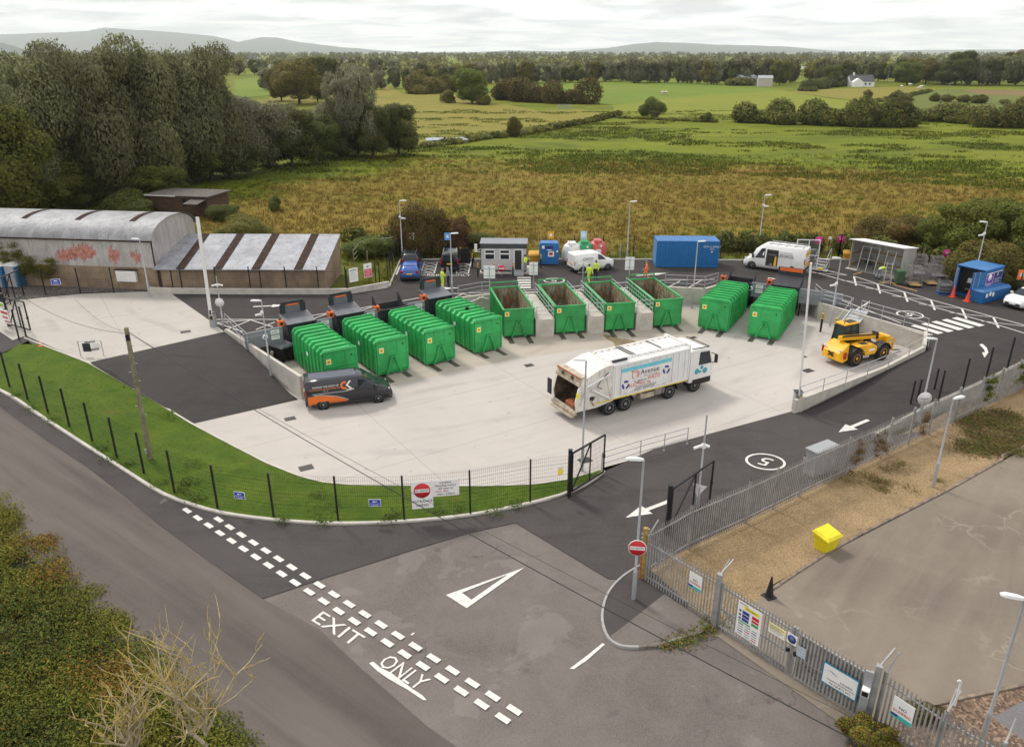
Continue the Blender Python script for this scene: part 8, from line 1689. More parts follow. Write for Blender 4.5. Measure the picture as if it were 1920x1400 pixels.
HW = M('far_white_render', (.74, .73, .71), .8, var=.03); SLATE = M('slate_roof', (.085, .085, .09), .8, var=.1); HG = M('far_grey_sheet', (.30, .32, .35), .6, var=.1)
def house(px, wpx_, h, rz, label, wall=HW, roof=SLATE, dep=.55, chim=True, name='house', rise=.45):
 p = P(*px, 1.3); W = wpx(p, wpx_); D = W * dep; t = thing(name, p, rz, label, 'house' if wall is HW else 'farm shed'); MB().use(wall).prism([(0, 0), (D, 0), (D, h), (D / 2, h + D * rise * .96), (0, h)], -W / 2, W / 2, 'X').build('walls', t)
 m = MB().use(roof)
 for a, b in ((-.03, .5), (1.03, .5)): m.add([(-W * .52, D * a, h - .1), (W * .52, D * a, h - .1), (W * .52, D * b, h + D * rise + .08), (-W * .52, D * b, h + D * rise + .08)], [(0, 1, 2, 3)])
 r_ = m.build('roof', t, fix=False)
 if chim: MB().use(wall).b2(-W * .3 - .4, -W * .3 + .4, D / 2 - .4, D / 2 + .4, h + D * rise * .5, h + D * rise + 1.4).build('chimney', r_)
 if chim:
  for k in (-.3, -.05, .12, .3): MB().use(GLASS).b2(W * k - W * .035, W * k + W * .035, -.06, -.01, h * .35, h * .75).build('window', t)
 return t
b = house((1617, 163), 46, 2.9, R(6), 'white bungalow with a dark slate roof and chimney in the far field'); MB().use(HW).prism([(-3.2, 0), (3.2, 0), (3.2, 2.8), (0, 4.9), (-3.2, 2.8)], -3.0, .1).build('porch_gable', b).location = (-4.5, 0, 0)
house((1405, 160), 34, 4.4, R(20), 'grey farm shed nearest the dark conical tree', HG, HG, .7, False, 'farm_shed', .2); house((1434, 163), 26, 5.0, R(-12), 'pale open farm shed beside the conical tree', M('far_pale_sheet', (.46, .43, .38), .7), HG, .8, False, 'farm_shed', .2)
for px, w_, h, lab in (((648, 118), 20, 5, 'white far building left of the tall silvery willow'), ((668, 117), 16, 6, 'second white far building near the silvery willow'), ((470, 117), 24, 5, 'long white far building behind the wood shoulder'), ((500, 133), 10, 5, 'small white far house above the golden olive tree'), ((1520, 111), 10, 5, 'white far house on the skyline near the bungalow'), ((1508, 130), 8, 3, 'white far cottage over the belt trees'), ((1605, 115), 8, 5, 'white far house above the bungalow'), ((955, 109), 7, 5, 'white far house on the skyline above the big round tree'), ((1103, 110), 6, 5, 'white far house on the skyline above the green field')):
 house(px, w_, h, R(random.uniform(-20, 20)), lab, chim=False, dep=.6)
SHW = M('pale_fleece', (.60, .55, .46), .9, var=.1)
def beast(px, label, c=SHW, s=1.0, group='far grazing animals'):
 t = thing('grazing_animal', P(*px, 1.36), random.uniform(0, 6), label, 'animal', group, s); m = MB().use(c); rg = []
 for x, r_, z in ((-.85, .12, .95), (-.75, .34, .92), (-.2, .42, .88), (.4, .40, .9), (.7, .26, 1.0), (.95, .17, 1.08), (1.15, .15, .98), (1.32, .08, .86)): rg.append([(x, r_ * math.cos(a), z + r_ * math.sin(a)) for a in [2 * math.pi * k / 10 for k in range(10)]])
 m.loft(rg)
 for x in (-.6, .5):
  for y in (-.2, .2): m.tube((x, y, .75), (x + .03, y, 0), .09, .05, 6)
 m.build('body', t); return t
for i, (px, lab) in enumerate((((1243, 178), 'pale animal grazing near the dark field bush'), ((1249, 178), 'second pale animal beside it near the dark field bush'), ((1690, 166), 'pale animal grazing in front of the bungalow garden'), ((1706, 162), 'brownish-white animal grazing farther from the bungalow'), ((1722, 169), 'pale animal grazing by the field track poles'), ((1727, 166), 'pale animal grazing alone near a T-topped pole'))): beast(px, lab, s=1.35)
t = thing('corrugated_sheets', P(838, 268, 1.3), R(8), 'grey corrugated sheets laid over a low frame by the ditch', 'sheets'); w_ = wpx(P(838, 268, 1.3), 78); m = MB().use(HG)
for k in range(6): m.add([(-w_ / 2 + k * w_ / 6, -1.6, .7 + .1 * (k % 2)), (-w_ / 2 + (k + .97) * w_ / 6, -1.6, .75), (-w_ / 2 + (k + .97) * w_ / 6, 2.4, 1.0), (-w_ / 2 + k * w_ / 6, 2.4, .95 + .1 * (k % 2))], [(0, 1, 2, 3)])
m.build('sheets', t, fix=False); MB().use(POLE).b2(-w_ / 2, w_ / 2, -1.5, 2.3, 0, .66).build('frame', t)
t = thing('field_gate', P(1058, 205, 1.3), 0, 'pale field gate in the far hedge line', 'gate'); m = MB().use(HG); w_ = wpx(P(1058, 205, 1.3), 26)
for z in (.3, .7, 1.1, 1.5): m.bar((-w_ / 2, 0, z), (w_ / 2, 0, z), .12)
for x in (-w_ / 2, 0, w_ / 2): m.bar((x, 0, 0), (x, 0, 1.6), .14)
m.build('bars', t)
t = thing('sheep_wire_fence', P(690, 500, 1.3), 0, 'old wire fence with a timber gate behind the mesh fence', 'fence'); m = MB().use(POLE); o = t.location.copy(); g_ = [P(x, y, 1.3) - o for x, y in ((664, 498), (676, 482), (742, 478), (690, 500))]
for q in g_: m.bar(q, q + V3(0, 0, 1.6), .1)
for z in (.5, 1.0, 1.5): m.bar(g_[0] + V3(0, 0, z), g_[1] + V3(0, 0, z), .06)
m.build('posts', t); m = MB().use(GALV).tube(g_[1] + V3(0, 0, 1.6), g_[2] + V3(0, 0, 1.9), .03)
for k in range(4): q = g_[1].lerp(g_[2], k / 4 + .1); m.tube(q + V3(0, 0, 1.65), q + V3(.5, -1.2, 0), .02)
m.build('rail', t)
for i, (x, y) in enumerate(((1072, 452), (1088, 458), (1145, 452), (1162, 458))): pass
HILL = grass_mat('hill_moor', (.06, .066, .06), (.085, .09, .08), (.055, .06, .055), .0015, .006, .2)
def hill(name, pts, dist, depth):
 mb = MB().use(HILL); rows = [[], [], [], []]
 for x, y in pts:
  p0 = Vector(((x - 960) / F * dist / TC * 1.0, dist, 0)); u = (x - 960) / F
  def at(dd, f):
   z = (H + dd * math.tan(-math.atan((y - 700) / F) - TH)) if False else H - dd * (TS + (y - 700) / F * TC) / (TC - (y - 700) / F * TS)
   return z
  zt_ = max(2, at(dist, 1)); k = 1 / (TC - (y - 700) / F * TS)
  for r_, (dd, f) in zip(rows, ((dist - depth, 0), (dist - depth * .45, .52), (dist, 1), (dist + depth, 0))): r_.append((u * dd * k, dd, 1.2 + (zt_ - 1.2) * f + (random.uniform(-.06, .06) * zt_ if 0 < f < 1 else 0)))
 n = len(pts); vs = [q for r_ in rows for q in r_]; mb.add(vs, [(j * n + i, j * n + i + 1, (j + 1) * n + i + 1, (j + 1) * n + i) for j in range(3) for i in range(n - 1)], True); struct(mb, name)
def dense(pts, k=6):
 out = []
 for a, b in zip(pts, pts[1:]):
  for i in range(k): f = i / k; out.append((a[0] + (b[0] - a[0]) * f, a[1] + (b[1] - a[1]) * f + random.uniform(-.35, .35)))
 return out + [pts[-1]]
hill('hills', dense([(-300, 72), (-100, 67), (0, 65), (120, 61), (165, 58), (195, 52), (250, 56), (330, 61), (400, 68), (432, 75), (445, 79), (490, 70), (520, 71), (560, 79), (640, 89), (720, 95), (800, 99)]), 14500, 3000)
hill('hills', dense([(880, 99), (950, 95), (1020, 96), (1060, 97), (1140, 90), (1190, 83), (1230, 79), (1290, 81), (1340, 84), (1400, 85), (1480, 88), (1540, 94), (1620, 99)]), 13500, 2500); hill('hills', dense([(1500, 99), (1700, 95), (1850, 93), (2050, 96), (2300, 95)]), 16000, 2500); hill('hills', dense([(-120, 74), (-40, 77), (0, 80), (25, 86), (45, 93), (62, 98)]), 6500, 900)
def tufts(name, pts, hgt, wid, blades, mats, label, mi=None, lean=.35):
 n = len(pts) * blades; b = np.repeat(np.array(pts, float), blades, axis=0); b[:, :2] += rng.normal(size=(n, 2)) * wid; a = rng.uniform(0, 6.28, n); h = hgt * rng.uniform(.5, 1.25, n); w_ = wid * .17 * rng.uniform(.6, 1.3, n)
 d = np.stack([np.cos(a), np.sin(a), np.zeros(n)], 1) * w_[:, None]; tip = b + np.stack([rng.normal(size=n) * lean * h, rng.normal(size=n) * lean * h, h], 1)
 V = np.stack([b - d, b + d, tip], 1).reshape(-1, 3); me = bpy.data.meshes.new(name); me.vertices.add(3 * n); me.vertices.foreach_set('co', V.astype(np.float32).ravel()); me.loops.add(3 * n); me.loops.foreach_set('vertex_index', np.arange(3 * n, dtype=np.int32)); me.polygons.add(n); me.polygons.foreach_set('loop_start', np.arange(0, 3 * n, 3, dtype=np.int32)); me.polygons.foreach_set('loop_total', np.full(n, 3, np.int32))
 for m in mats: me.materials.append(m)
 if mi is not None: me.polygons.foreach_set('material_index', np.repeat(mi, blades).astype(np.int32))
 me.update(); me.validate(); nn = np.stack([rng.normal(size=n) * .35, rng.normal(size=n) * .35 - .15, np.ones(n)], 1); nn /= np.linalg.norm(nn, axis=1, keepdims=True); me.normals_split_custom_set_from_vertices(np.repeat(nn, 3, axis=0).tolist())
 o = bpy.data.objects.new(name, me); COL.objects.link(o); return tag(o, label, 'grass', None, 'stuff')
G_RUSH = leafmat('rush_blades', (.20, .142, .026), (.27, .195, .042), (.165, .155, .02), .6, .12, .3); G_GRN = leafmat('pasture_blades', (.11, .14, .010), (.19, .21, .02), (.20, .17, .02), .25, .12, .3)
from mathutils.noise import noise as nzf
pts, mi = [], []
ffp = [(q.x, q.y) for q in FIELD_FRONT] + [(200, 60), (200, 260), (-200, 260), (-200, 60)]
while len(pts) < 17000:
 y = 66 + 100 * random.random() ** 1.15; x = random.uniform(-.55, .78) * y
 if not inside(x, y, ffp): continue
 bd = 150 - .0042 * x * x + .12 * x + random.gauss(0, 6) + min(0, 1.3 * (x + 20)) + 30 * nzf(V3(x * .03, y * .05, 0))
 if x < -14 and y < 76: continue
 near = y < 81.5 + random.gauss(0, 2); g_ = (y > bd) or (near and random.random() < .8) or nzf(V3(x * .06, y * .12, 7)) > .22
 if y > bd and random.random() > math.exp(-(y - bd) / 14): continue
 pts.append((x, y, 1.28)); mi.append(1 if g_ else 0)
mi = np.array(mi); tufts('rush_grass', pts, .45, .22, 10, [G_RUSH, G_GRN], 'rough brown rush grass of the field behind the site', mi)
L_TUS = leafmat('tussock_blades', (.078, .105, .012), (.135, .155, .022), (.16, .135, .025), .4, .1, .3); tp_ = []
while len(tp_) < 9000:
 y = random.uniform(112, 300); x = random.uniform(-.3, .74) * y
 if y < 150 - .0042 * x * x + .12 * x - 12 + min(0, 1.3 * (x + 20)) or y > 330 - .25 * x or nzf(V3(x * .022, y * .05, 3)) + .6 * nzf(V3(x * .09, y * .2, 5)) < .08: continue
 tp_.append((x, y, 1.28))
tufts('pasture_tussocks', tp_, .42, .75, 9, [L_TUS], 'dark tussocks dotted over the green pasture')
vsx, NRx = VERGE_TRI; pts = []
for k in range(16000):
 i = random.randrange(0, 68); j = random.random() * (NRx - 1.001); jj = int(j); f = j - jj; s = random.random(); q = (vsx[i * NRx + jj].lerp(vsx[i * NRx + jj + 1], f)).lerp(vsx[(i + 1) * NRx + jj].lerp(vsx[(i + 1) * NRx + jj + 1], f), s); pts.append((q.x, q.y, q.z - .01))
G_TURF = leafmat('turf_blades', (.065, .115, .008), (.12, .175, .014), (.18, .17, .03), .3, .5, .35); tufts('verge_grass', pts, .045, .05, 4, [G_TURF], 'short green grass of the verge', None, .5)
def weeds(name, spots, label, mats, size=.07, n=90, spread=.35, h=.3):
 P_, N_ = [], []
 for x, y, z in spots:
  s = random.uniform(.6, 1.3)
  for k in range(n): P_.append((x + random.gauss(0, spread * s), y + random.gauss(0, spread * s), z + abs(random.gauss(0, h * .6)) * s)); N_.append((random.gauss(0, .5), random.gauss(0, .5), 1))
 me = quads(name, np.array(P_), np.array(N_), size, 1.4, mats, rng.integers(0, len(mats), len(P_))); o = bpy.data.objects.new(name, me); COL.objects.link(o); return tag(o, label, 'weeds', None, 'stuff')
L_WEED = leafmat('weed_leaves', (.06, .11, .018), (.15, .24, .04), None, 0, .8); L_DRY = leafmat('dry_weed', (.14, .09, .035), (.30, .21, .09), (.10, .09, .03), .4, .8); L_IVY = leafmat('ivy_leaves', (.10, .11, .018), (.27, .25, .045), (.26, .17, .04), .4, .8)
sp = [P(x, y, lambda a, b_: zroad(a, b_) + .15) for x, y in [(300, 905), (340, 918), (358, 928), (348, 905), (372, 935), (195, 840), (205, 858), (240, 870), (530, 975), (605, 978), (730, 976), (735, 968), (930, 962), (610, 948), (600, 925), (365, 900), (360, 870), (860, 955), (30, 740), (60, 765), (100, 788), (320, 775), (154, 707), (228, 728), (820, 960), (968, 945)]]
weeds('verge_weeds', sp, 'leafy weeds in the verge by the kerb', [L_WEED], .05, 70, .28, .16)
sp = [P(x, y, .03) for x, y in [(1612, 905), (1630, 890), (1640, 900), (1680, 878), (1690, 870), (1585, 900), (1600, 890), (1660, 880), (1760, 900)] + [(1660, 905), (1652, 912), (1704, 914), (1650, 900), (1655, 918)]]
weeds('gravel_weeds', sp, 'dry brown weeds along the palisade and gravel', [L_DRY, L_OLV], .035, 110, .30, .12)
sp = [P(random.uniform(1790, 1930), 0, .03) if False else P(x, y, .03) for x, y in [(random.uniform(1800, 1930), random.uniform(770, 850)) for _ in range(70)] if y < 870 - (x - 1800) * .28 + 25]
weeds('gravel_scrub', sp, 'low brown and green scrub at the far end of the gravel strip', [L_DRY, L_OLV, L_DRY, L_WEED], .04, 190, .45, .13)
pa, pb_ = P(1834, 770, .02), P(1935, 720, .02); sp = []
for k in range(16): f = random.uniform(.02, .16); q = pa.lerp(pb_, f); sp.append((q.x, q.y, random.uniform(.6, 2.3)))
for k in range(24): f = random.uniform(.6, 1.0); q = pa.lerp(pb_, f); sp.append((q.x, q.y, random.uniform(.3, 2.4)))
o = weeds('palisade_creeper', sp, 'bright green creeper climbing the far palisade', [L_WEED, L_IVY], .05, 70, .16, .2)
pa, pb_ = P(1586, 890, .02), P(1743, 815, .02); sp = []
for k in range(40): f = random.choice((.05, .1, .3, .34, .38, .85, .88)) + random.gauss(0, .02); q = pa.lerp(pb_, f); sp.append((q.x, q.y - .15, random.uniform(.1, 1.7)))
weeds('palisade_bindweed', sp, 'dry brown climbers hanging on the palisade', [L_DRY], .035, 50, .12, .25)
weeds('island_weeds', [P(x, y, .05) for x, y in [(1250, 1208), (1265, 1202), (1280, 1200), (1300, 1192), (1318, 1180), (1326, 1172), (1338, 1168)]], 'moss and weeds at the foot of the palisade gate post', [L_OLV, L_WEED, L_DRY], .045, 130, .22, .08)
for sx0, n, zz in ((20, 26, 4.2), (48, 20, 4.0), (75, 12, 3.4)):
 pass
sp = []
dB = (BB - BA).normalized()
for x, zt_, zb_ in ((24, 4.6, 2.0), (28, 4.4, 1.8), (45, 4.5, 1.8), (50, 4.0, 1.6), (72, 3.2, 2.0), (38, 2.4, 1.2), (56, 2.4, 1.4), (66, 2.3, 1.2), (80, 2.3, 1.3), (90, 2.5, 1.3), (100, 2.3, 1.4), (108, 3.0, 1.9)):
 base_ = BA.lerp(BB, x / 300.0)
 for k in range(9): z = random.uniform(zb_, zt_); sp.append((base_.x + random.gauss(0, .2), base_.y - .1, ZU + z - .6))
o = weeds('barn_ivy', sp, 'yellowing ivy hanging on the barn wall', [L_IVY], .045, 130, .30, .3)
L_B1 = leafmat('bramble_green', (.07, .085, .012), (.20, .22, .03), (.20, .15, .022), .3, .45, .3); L_B2 = leafmat('bramble_autumn', (.12, .085, .015), (.30, .17, .035), (.34, .11, .03), .4, .5, .3); L_B3 = leafmat('bramble_dark', (.05, .066, .013), (.13, .155, .028), None, 0, .5, .3); L_B4 = leafmat('bramble_yellow', (.10, .11, .016), (.26, .24, .035), (.20, .12, .02), .3, .5, .3)
edge = [(-120, 830), (0, 905), (60, 950), (110, 990), (160, 1045), (200, 1090), (250, 1140), (290, 1185), (330, 1225), (380, 1265), (430, 1310), (480, 1345), (540, 1400), (600, 1470), (680, 1580)]
ed = [P(x, y, zroad) for x, y in edge]; back_ = [V3(q.x - 16, q.y - 8, 0) for q in ed]; cl = []; cmi = []
for k in range(1400):
 i = random.randrange(len(ed) - 1); f = random.random(); e_ = ed[i].lerp(ed[i + 1], f); bq = back_[i].lerp(back_[i + 1], f); s = random.random(); q = e_.lerp(bq, s * .95 + .05); r_ = random.uniform(.35, .95); hh = .12 + 1.15 * sm(min(1, s * 3.2)) * random.uniform(.85, 1.12); cl.append((q.x, q.y, zroad(q.x, q.y) + hh - r_ * .25, r_, r_, r_ * .42))
c = np.array(cl); nB = 520000; ar = c[:, 3] ** 2; k = rng.choice(len(c), nB, p=ar / ar.sum()); u = rng.normal(size=(nB, 3)); u[:, 2] = np.abs(u[:, 2]) * 1.2 - .15; u /= np.linalg.norm(u, axis=1, keepdims=True); P_ = c[k, :3] + u * c[k, 3:] * rng.uniform(.6, 1.25, nB)[:, None]; sh = u + np.array([0, 0, .4]); F_ = sh / np.linalg.norm(sh, axis=1, keepdims=True) + rng.normal(size=(nB, 3)) * .5
sd = np.array([(P(x, y, .5).x, P(x, y, .5).y, m_) for x, y, m_ in ((30, 960, 3), (70, 1010, 1), (110, 1060, 1), (60, 1060, 3), (140, 1110, 0), (20, 1090, 0), (90, 1150, 2), (180, 1160, 0), (230, 1200, 0), (200, 1120, 3), (20, 1180, 2), (60, 1240, 2), (140, 1230, 2), (200, 1250, 1), (220, 1290, 1), (260, 1270, 3), (300, 1300, 0), (150, 1320, 0), (40, 1320, 0), (100, 1380, 2), (260, 1360, 3), (350, 1340, 0), (420, 1390, 0), (320, 1390, 3), (10, 1020, 3))])
jx = P_[:, :2] + rng.normal(size=(nB, 2)) * .55; dd = ((jx[:, None, :] - sd[None, :, :2]) ** 2).sum(2); mi = sd[dd.argmin(1), 2].astype(int); flip = rng.random(nB) < .22; mi[flip] = rng.integers(0, 4, flip.sum())
me = quads('undergrowth', P_, F_, .036, 1.35, [L_B1, L_B2, L_B3, L_B4], mi, 0, sh / np.linalg.norm(sh, axis=1, keepdims=True)); o = bpy.data.objects.new('undergrowth', me); COL.objects.link(o); tag(o, 'autumn bramble bank beside the lane', 'brambles', None, 'stuff')
core = [e_.lerp(b_, .04) for e_, b_ in zip(ed, back_)]; mb = MB().use(M('bramble_core', (.012, .014, .006), 1, var=.2)); n = len(core); vs = [q + V3(0, 0, -.1) for q in core] + [e_.lerp(b_, .30) + V3(0, 0, .85) for e_, b_ in zip(ed, back_)] + [b_ + V3(0, 0, .95) for b_ in back_]  # near-black sheet rising inside the bramble mass, behind the leaf cards
mb.add(vs, [(j * n + i, j * n + i + 1, (j + 1) * n + i + 1, (j + 1) * n + i) for j in range(2) for i in range(n - 1)]); o = mb.build('undergrowth_core'); o['kind'] = 'structure'
def bush_near(px, label, mats, w_, h, n=9000, size=.05, base=0.0, name='bush'):
 p = P(*px, base); cl = [(random.uniform(-.42, .42) * w_, random.uniform(-.3, .3) * w_, abs(random.gauss(h * .4, h * .25)), random.uniform(.14, .34) * w_ * .7, random.uniform(.14, .34) * w_ * .7, random.uniform(.2, .34) * h * .7) for _ in range(16)]; P_, N_, sh = crown_pts(cl, n); P_[:, 2] = np.abs(P_[:, 2]); o = bpy.data.objects.new(name, quads(name, P_, N_, size, 1.35, mats, rng.integers(0, len(mats), n), 0, sh)); COL.objects.link(o); o.location = p; return tag(o, label, 'bush')
bush_near((1625, 1400), 'red and green bush at the foot of the palisade gate, bottom edge', [L_B2, L_BRN, L_B4, L_B1], 1.8, .95, 18000, .026)
bush_near((1735, 1345), 'small dark twiggy shrub behind the last palisade length', [L_BRN, L_DRK], 1.2, .45, 4000, .03, .03)
TWIG = M('bare_twig_bark', (.40, .335, .21), .85, var=.25, scale=6); TWIG2 = M('mossy_twig_tips', (.44, .33, .10), .9, var=.3, scale=8)
def bare_tree(px, h, label, seed, lean=(0, 0), spread=1.0):
 r = random.Random(seed); p = P(*px, 0.4); t = thing('bare_tree', p, 0, label, 'tree', 'bare trees in the brambles'); tr, br, tp = MB().use(TWIG), MB().use(TWIG), MB().use(TWIG2)
 def limb(mb, a, d, l, r0, depth):
  pts = [Vector(a)]; d = Vector(d).normalized(); n = 4
  for i in range(n):
   d = (d + V3(r.gauss(0, .13), r.gauss(0, .13), r.gauss(.05, .06))).normalized(); pts.append(pts[-1] + d * l / n)
  r0 = max(r0, .016)
  for i in range(n): (tp if depth >= 3 and r.random() < .75 else mb).tube(pts[i], pts[i + 1], r0 * (1 - .6 * i / n), r0 * (1 - .6 * (i + 1) / n), 5, cap=False)
  if depth < 4:
   for k in range((5, 4, 2, 2)[depth]):
    q = pts[r.randint(1, n)]; a_ = r.uniform(0, 6.28); nd = (d * .8 + V3(math.cos(a_), math.sin(a_), r.uniform(.0, .7)) * (.75 * spread)).normalized(); limb(br, q, nd, l * r.uniform(.5, .78), r0 * .55, depth + 1)
 limb(tr, (0, 0, -.3), (lean[0], lean[1], 1), h * .42, .085, 0); a_ = V3(0, 0, .3)
 for k in range(6): ang = k * 1.05 + r.uniform(-.3, .3); limb(br, (0, 0, h * .10 + .05 * k), (math.cos(ang) * .8, math.sin(ang) * .5, 1.15), h * .46, .055, 1)
 tr.build('trunk', t); br.build('branches', t); tp.build('twigs', t); return t
bare_tree((390, 1400), 5.2, 'large pale leafless sapling with mossy twig tips in the brambles', 5); bare_tree((255, 1425), 3.4, 'smaller leafless sapling at the bottom edge in the brambles', 9, (-.3, .1), 1.2)
SKIN = M('skin_tone', (.45, .26, .19), .6, var=.05); HIVIS = M('hi_vis_yellow', (.62, .80, .03), .55, var=.06); HIOR = M('hi_vis_orange', (.85, .17, .02), .55, var=.06); NAVY = M('dark_clothing', (.018, .02, .03), .8, var=.2); GREYC = M('grey_clothing', (.22, .23, .27), .8, var=.15); BRNC = M('brown_jacket', (.09, .06, .045), .85, var=.2); HAIRD = M('dark_hair', (.025, .018, .014), .7, var=.2); REFL = M('reflective_tape', (.66, .66, .62), .35, var=.05); HAIRG = M('fair_hair', (.22, .16, .10), .7, var=.2)
def skin_body(name, joints, edges, radii, mat, parent, sub=1):
 me = bpy.data.meshes.new(name); me.from_pydata([tuple(j) for j in joints], edges, []); o = bpy.data.objects.new(name, me); COL.objects.link(o)
 o.modifiers.new('skin', 'SKIN'); sv = me.skin_vertices[0].data
 for i, r_ in enumerate(radii): sv[i].radius = (r_, r_) if not isinstance(r_, tuple) else r_; sv[i].use_root = (i == 0)
 ms = o.modifiers.new('sub', 'SUBSURF'); ms.levels = ms.render_levels = sub
 bpy.context.view_layer.update(); ev = o.evaluated_get(bpy.context.evaluated_depsgraph_get()); m2 = bpy.data.meshes.new_from_object(ev); m2.name = name; o.modifiers.clear(); o.data = m2; bpy.data.meshes.remove(me); m2.materials.clear()
 for m in (mat if isinstance(mat, list) else [mat]): m2.materials.append(m)
 m2.polygons.foreach_set('use_smooth', [True] * len(m2.polygons)); o.parent = parent; return o
def person(loc, rz, label, top, legs, pose='stand', s=1.0, hair=HAIRD, hat=None, vest=None, tape=True):
 """local +Y is forward"""
 t = thing('person', loc, rz, label, 'person', None, s)
 pel, ch, nk, hd = V3(0, 0, .95), V3(0, .01, 1.28), V3(0, .02, 1.48), V3(0, .05, 1.62)
 hipL, hipR, knL, knR, anL, anR, toL, toR = V3(.10, 0, .90), V3(-.10, 0, .90), V3(.11, .02, .50), V3(-.11, .03, .50), V3(.11, -.03, .08), V3(-.12, -.02, .08), V3(.12, .13, .04), V3(-.13, .14, .04)
 shL, shR, elL, elR, wrL, wrR = V3(.19, .01, 1.42), V3(-.19, .01, 1.42), V3(.27, -.03, 1.14), V3(-.27, -.03, 1.14), V3(.26, .10, .92), V3(-.26, .10, .92)
 if pose == 'talk': elR, wrR = V3(-.27, .02, 1.15), V3(-.12, .26, 1.14); elL, wrL = V3(.27, .02, 1.15), V3(.10, .28, 1.10)
 if pose == 'walk': knL, anL, toL = V3(.10, .18, .52), V3(.10, .20, .09), V3(.10, .36, .05); knR, anR, toR = V3(-.10, -.02, .50), V3(-.10, -.30, .14), V3(-.10, -.20, .05); wrL, wrR = V3(.25, -.18, .95), V3(-.25, .24, 1.0)
 if pose == 'bend':
  ch, nk, hd = V3(0, .34, 1.08), V3(0, .52, 1.06), V3(0, .64, 1.0); shL, shR = V3(.19, .46, 1.06), V3(-.19, .46, 1.06); elL, elR = V3(.24, .55, .80), V3(-.24, .55, .80); wrL, wrR = V3(.16, .72, .62), V3(-.16, .72, .62); knL, knR = V3(.12, .10, .50), V3(-.12, .08, .50); anL, anR = V3(.12, -.06, .08), V3(-.13, -.28, .10); toL, toR = V3(.12, .1, .04), V3(-.13, -.12, .04)
 up_ = (hd - nk).normalized(); fw = V3(0, 1, 0) if pose != 'bend' else V3(0, .35, -.94)
 J = [pel, ch, nk, hd - up_ * .03, hd + up_ * .09, hipL, knL, anL, toL, hipR, knR, anR, toR, shL, elL, wrL, shR, elR, wrR, wrL + (wrL - elL).normalized() * .09, wrR + (wrR - elR).normalized() * .09, pel.lerp(ch, .5)]
 E = [(0, 21), (21, 1), (1, 2), (2, 3), (3, 4), (0, 5), (5, 6), (6, 7), (7, 8), (0, 9), (9, 10), (10, 11), (11, 12), (1, 13), (13, 14), (14, 15), (1, 16), (16, 17), (17, 18), (15, 19), (18, 20)]
 Rr = [(.15, .12), (.17, .13), .062, .088, .082, .10, .075, .055, .05, .10, .075, .055, .05, .075, .056, .042, .075, .056, .042, .036, .036, (.15, .12)]
 b = skin_body('body', J, E, Rr, [SKIN, top, legs, NAVY], t, 2)
 for pg in b.data.polygons:
  c = Vector(pg.center); d_leg = min((c - x.lerp(y, k)).length for x, y in ((hipL, knL), (knL, anL), (hipR, knR), (knR, anR)) for k in (0, .25, .5, .75, 1)); foot = min((c - q).length for q in (toL, toR, anL, anR)); hand = min((c - q).length for q in (J[19], J[20])); head = (c - hd).length
  tors = min((c - pel.lerp(ch, k)).length for k in (.35, .6, .85, 1.1)); arm = min((c - x.lerp(y, k)).length for x, y in ((shL, elL), (elL, wrL), (shR, elR), (elR, wrR)) for k in (0, .25, .5, .75, 1))
  pg.material_index = 3 if foot < .095 else (0 if (hand < .075 or head < .15) else (2 if (d_leg < tors - .02 and d_leg < arm) else 1))
 sd = fw.cross(up_).normalized()
 h_ = MB().use(hat or hair); n = 12; Mx = Matrix((sd, fw, up_)).transposed(); rings = []
 for z, r_ in ((-.02, .100), (.04, .108), (.09, .098), (.125, .062), (.135, .01)): rings.append([hd + Mx @ V3(r_ * math.cos(a) * .92, r_ * math.sin(a) * 1.08 - .014, z + (.035 if math.sin(a) > .3 else 0) * (1 if z < .05 else 0)) for a in [2 * math.pi * k / n for k in range(n)]])
 h_.loft(rings)
 if hat: h_.box(hd + Mx @ V3(0, .10, .04), (.17, .1, .02), rot=Mx)
 h_.build('hat' if hat else 'hair', t)
 f_ = MB().use(SKIN); f_.box(hd + Mx @ V3(0, .102, -.005), (.022, .03, .045), rot=Mx)
 for s_ in (-1, 1): f_.box(hd + Mx @ V3(s_ * .088, .0, .0), (.02, .035, .05), rot=Mx)
 f_.use(HAIRD)
 for s_ in (-1, 1): f_.box(hd + Mx @ V3(s_ * .032, .090, .02), (.022, .012, .010), rot=Mx)
 f_.box(hd + Mx @ V3(0, .088, -.05), (.045, .012, .008), rot=Mx); f_.build('face', t)
 for w_, e_, s_ in ((wrL, elL, 1), (wrR, elR, -1)):
  d = (w_ - e_).normalized(); sx_ = d.cross(V3(0, 0, 1)); sx_ = sx_.normalized() if sx_.length > .1 else V3(1, 0, 0); g = MB().use(SKIN); p0 = w_ + d * .06
  for k, ln in enumerate((.072, .082, .078, .06)): q = p0 + sx_ * (k - 1.5) * .02 + d * .04; nz_ = sx_.cross(d) * .02; g.tube(q, q + d * ln * .5 + nz_ * .3, .009, n=5).tube(q + d * ln * .5 + nz_ * .3, q + d * ln * .9 + nz_, .008, n=5)
  q = p0 - sx_ * .035; g.tube(q, q - sx_ * .025 + d * .04, .010, n=5); g.build('fingers', t)
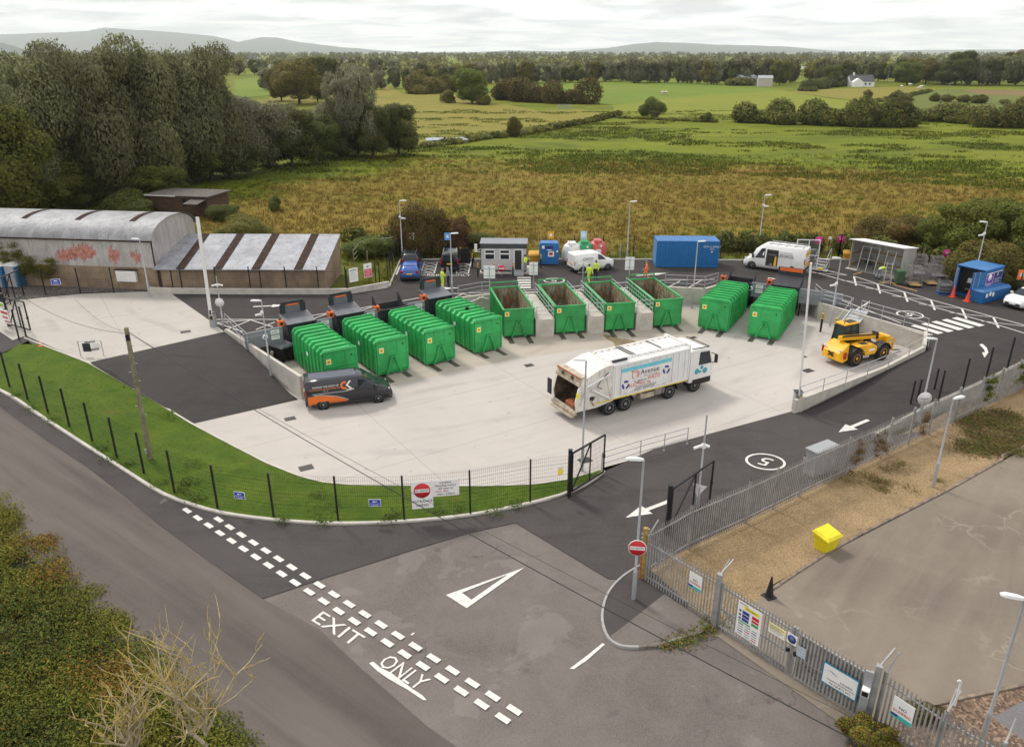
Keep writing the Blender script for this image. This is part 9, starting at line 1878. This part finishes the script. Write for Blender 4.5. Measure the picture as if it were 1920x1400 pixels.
 if tape:
  m = MB().use(REFL)
  for a, b_, r_ in ((pel, ch, .172),):
   ax = (b_ - a).normalized(); q = a.lerp(b_, .45); s1 = V3(1, 0, 0); s2 = ax.cross(s1)
   for off in (0,): ring = [[q + ax * dz + s1 * r_ * 1.0 * math.cos(k * math.pi / 8) + s2 * r_ * .82 * math.sin(k * math.pi / 8) for k in range(16)] for dz in (-.025, .025)]; m.loft(ring, True, False)
  if legs in (HIVIS, HIOR):
   for kn, an in ((knL, anL), (knR, anR)): ax = (an - kn).normalized(); q = kn.lerp(an, .4); s1 = V3(1, 0, 0); s2 = ax.cross(s1); m.loft([[q + ax * dz + s1 * .072 * math.cos(k * math.pi / 6) + s2 * .072 * math.sin(k * math.pi / 6) for k in range(12)] for dz in (-.02, .02)], True, False)
  m.build('reflective_bands', t)
 return t
person(P(830, 541, ZU), R(-60), 'person in full yellow hi-vis suit facing a companion near the parking bays', HIVIS, HIVIS, 'talk', 1.06, HAIRG)
person(P(841, 538, ZU), R(115), 'person in grey top, yellow vest and dark trousers standing by the parking bays', GREYC, NAVY, 'talk', 1.04, HAIRG)
person(P(1104, 531, ZU), R(25), 'person in full yellow hi-vis suit walking near the small white van', HIVIS, HIVIS, 'walk', 1.02)
person(P(1117, 523, ZU), R(150), 'person in yellow hi-vis jacket and dark trousers beside the small white van', HIVIS, NAVY, 'stand', 1.02)
person(P(1211, 524, ZU), R(80), 'person in orange hi-vis clothing walking above the last open skip', HIOR, HIOR, 'walk', 1.02, HAIRG)
person(P(985, 517, ZU) + V3(0, .3, .25), R(60), 'person in yellow hi-vis vest on the office steps', HIVIS, GREYC, 'stand', .98)
person(P(1646, 523, ZU), R(-75), 'person in yellow hi-vis top bending over in front of the metal shelter', HIVIS, GREYC, 'bend', 1.0)
person(V3(-16.75, 50.65, .02), R(-60), 'person in brown jacket beside the black bin under the steel platform', BRNC, NAVY, 'stand', 1.0, HAIRG, tape=False)
t = bpy.data.materials.new('haze_air'); t.use_nodes = True; nd = t.node_tree.nodes; nd.clear(); ou = nd.new('ShaderNodeOutputMaterial'); vo = nd.new('ShaderNodeVolumePrincipled'); vo.inputs['Color'].default_value = (.90, .945, 1, 1); vo.inputs['Density'].default_value = 5.5e-5; vo.inputs['Anisotropy'].default_value = 0
t.node_tree.links.new(vo.outputs[0], ou.inputs['Volume'])
hz_ = MB().use(t).b2(-29000, 29000, -400, 24000, -1.6, 620).build('haze'); hz_['kind'] = 'stuff'; hz_['label'] = 'thin pale haze over the far fields and hills'
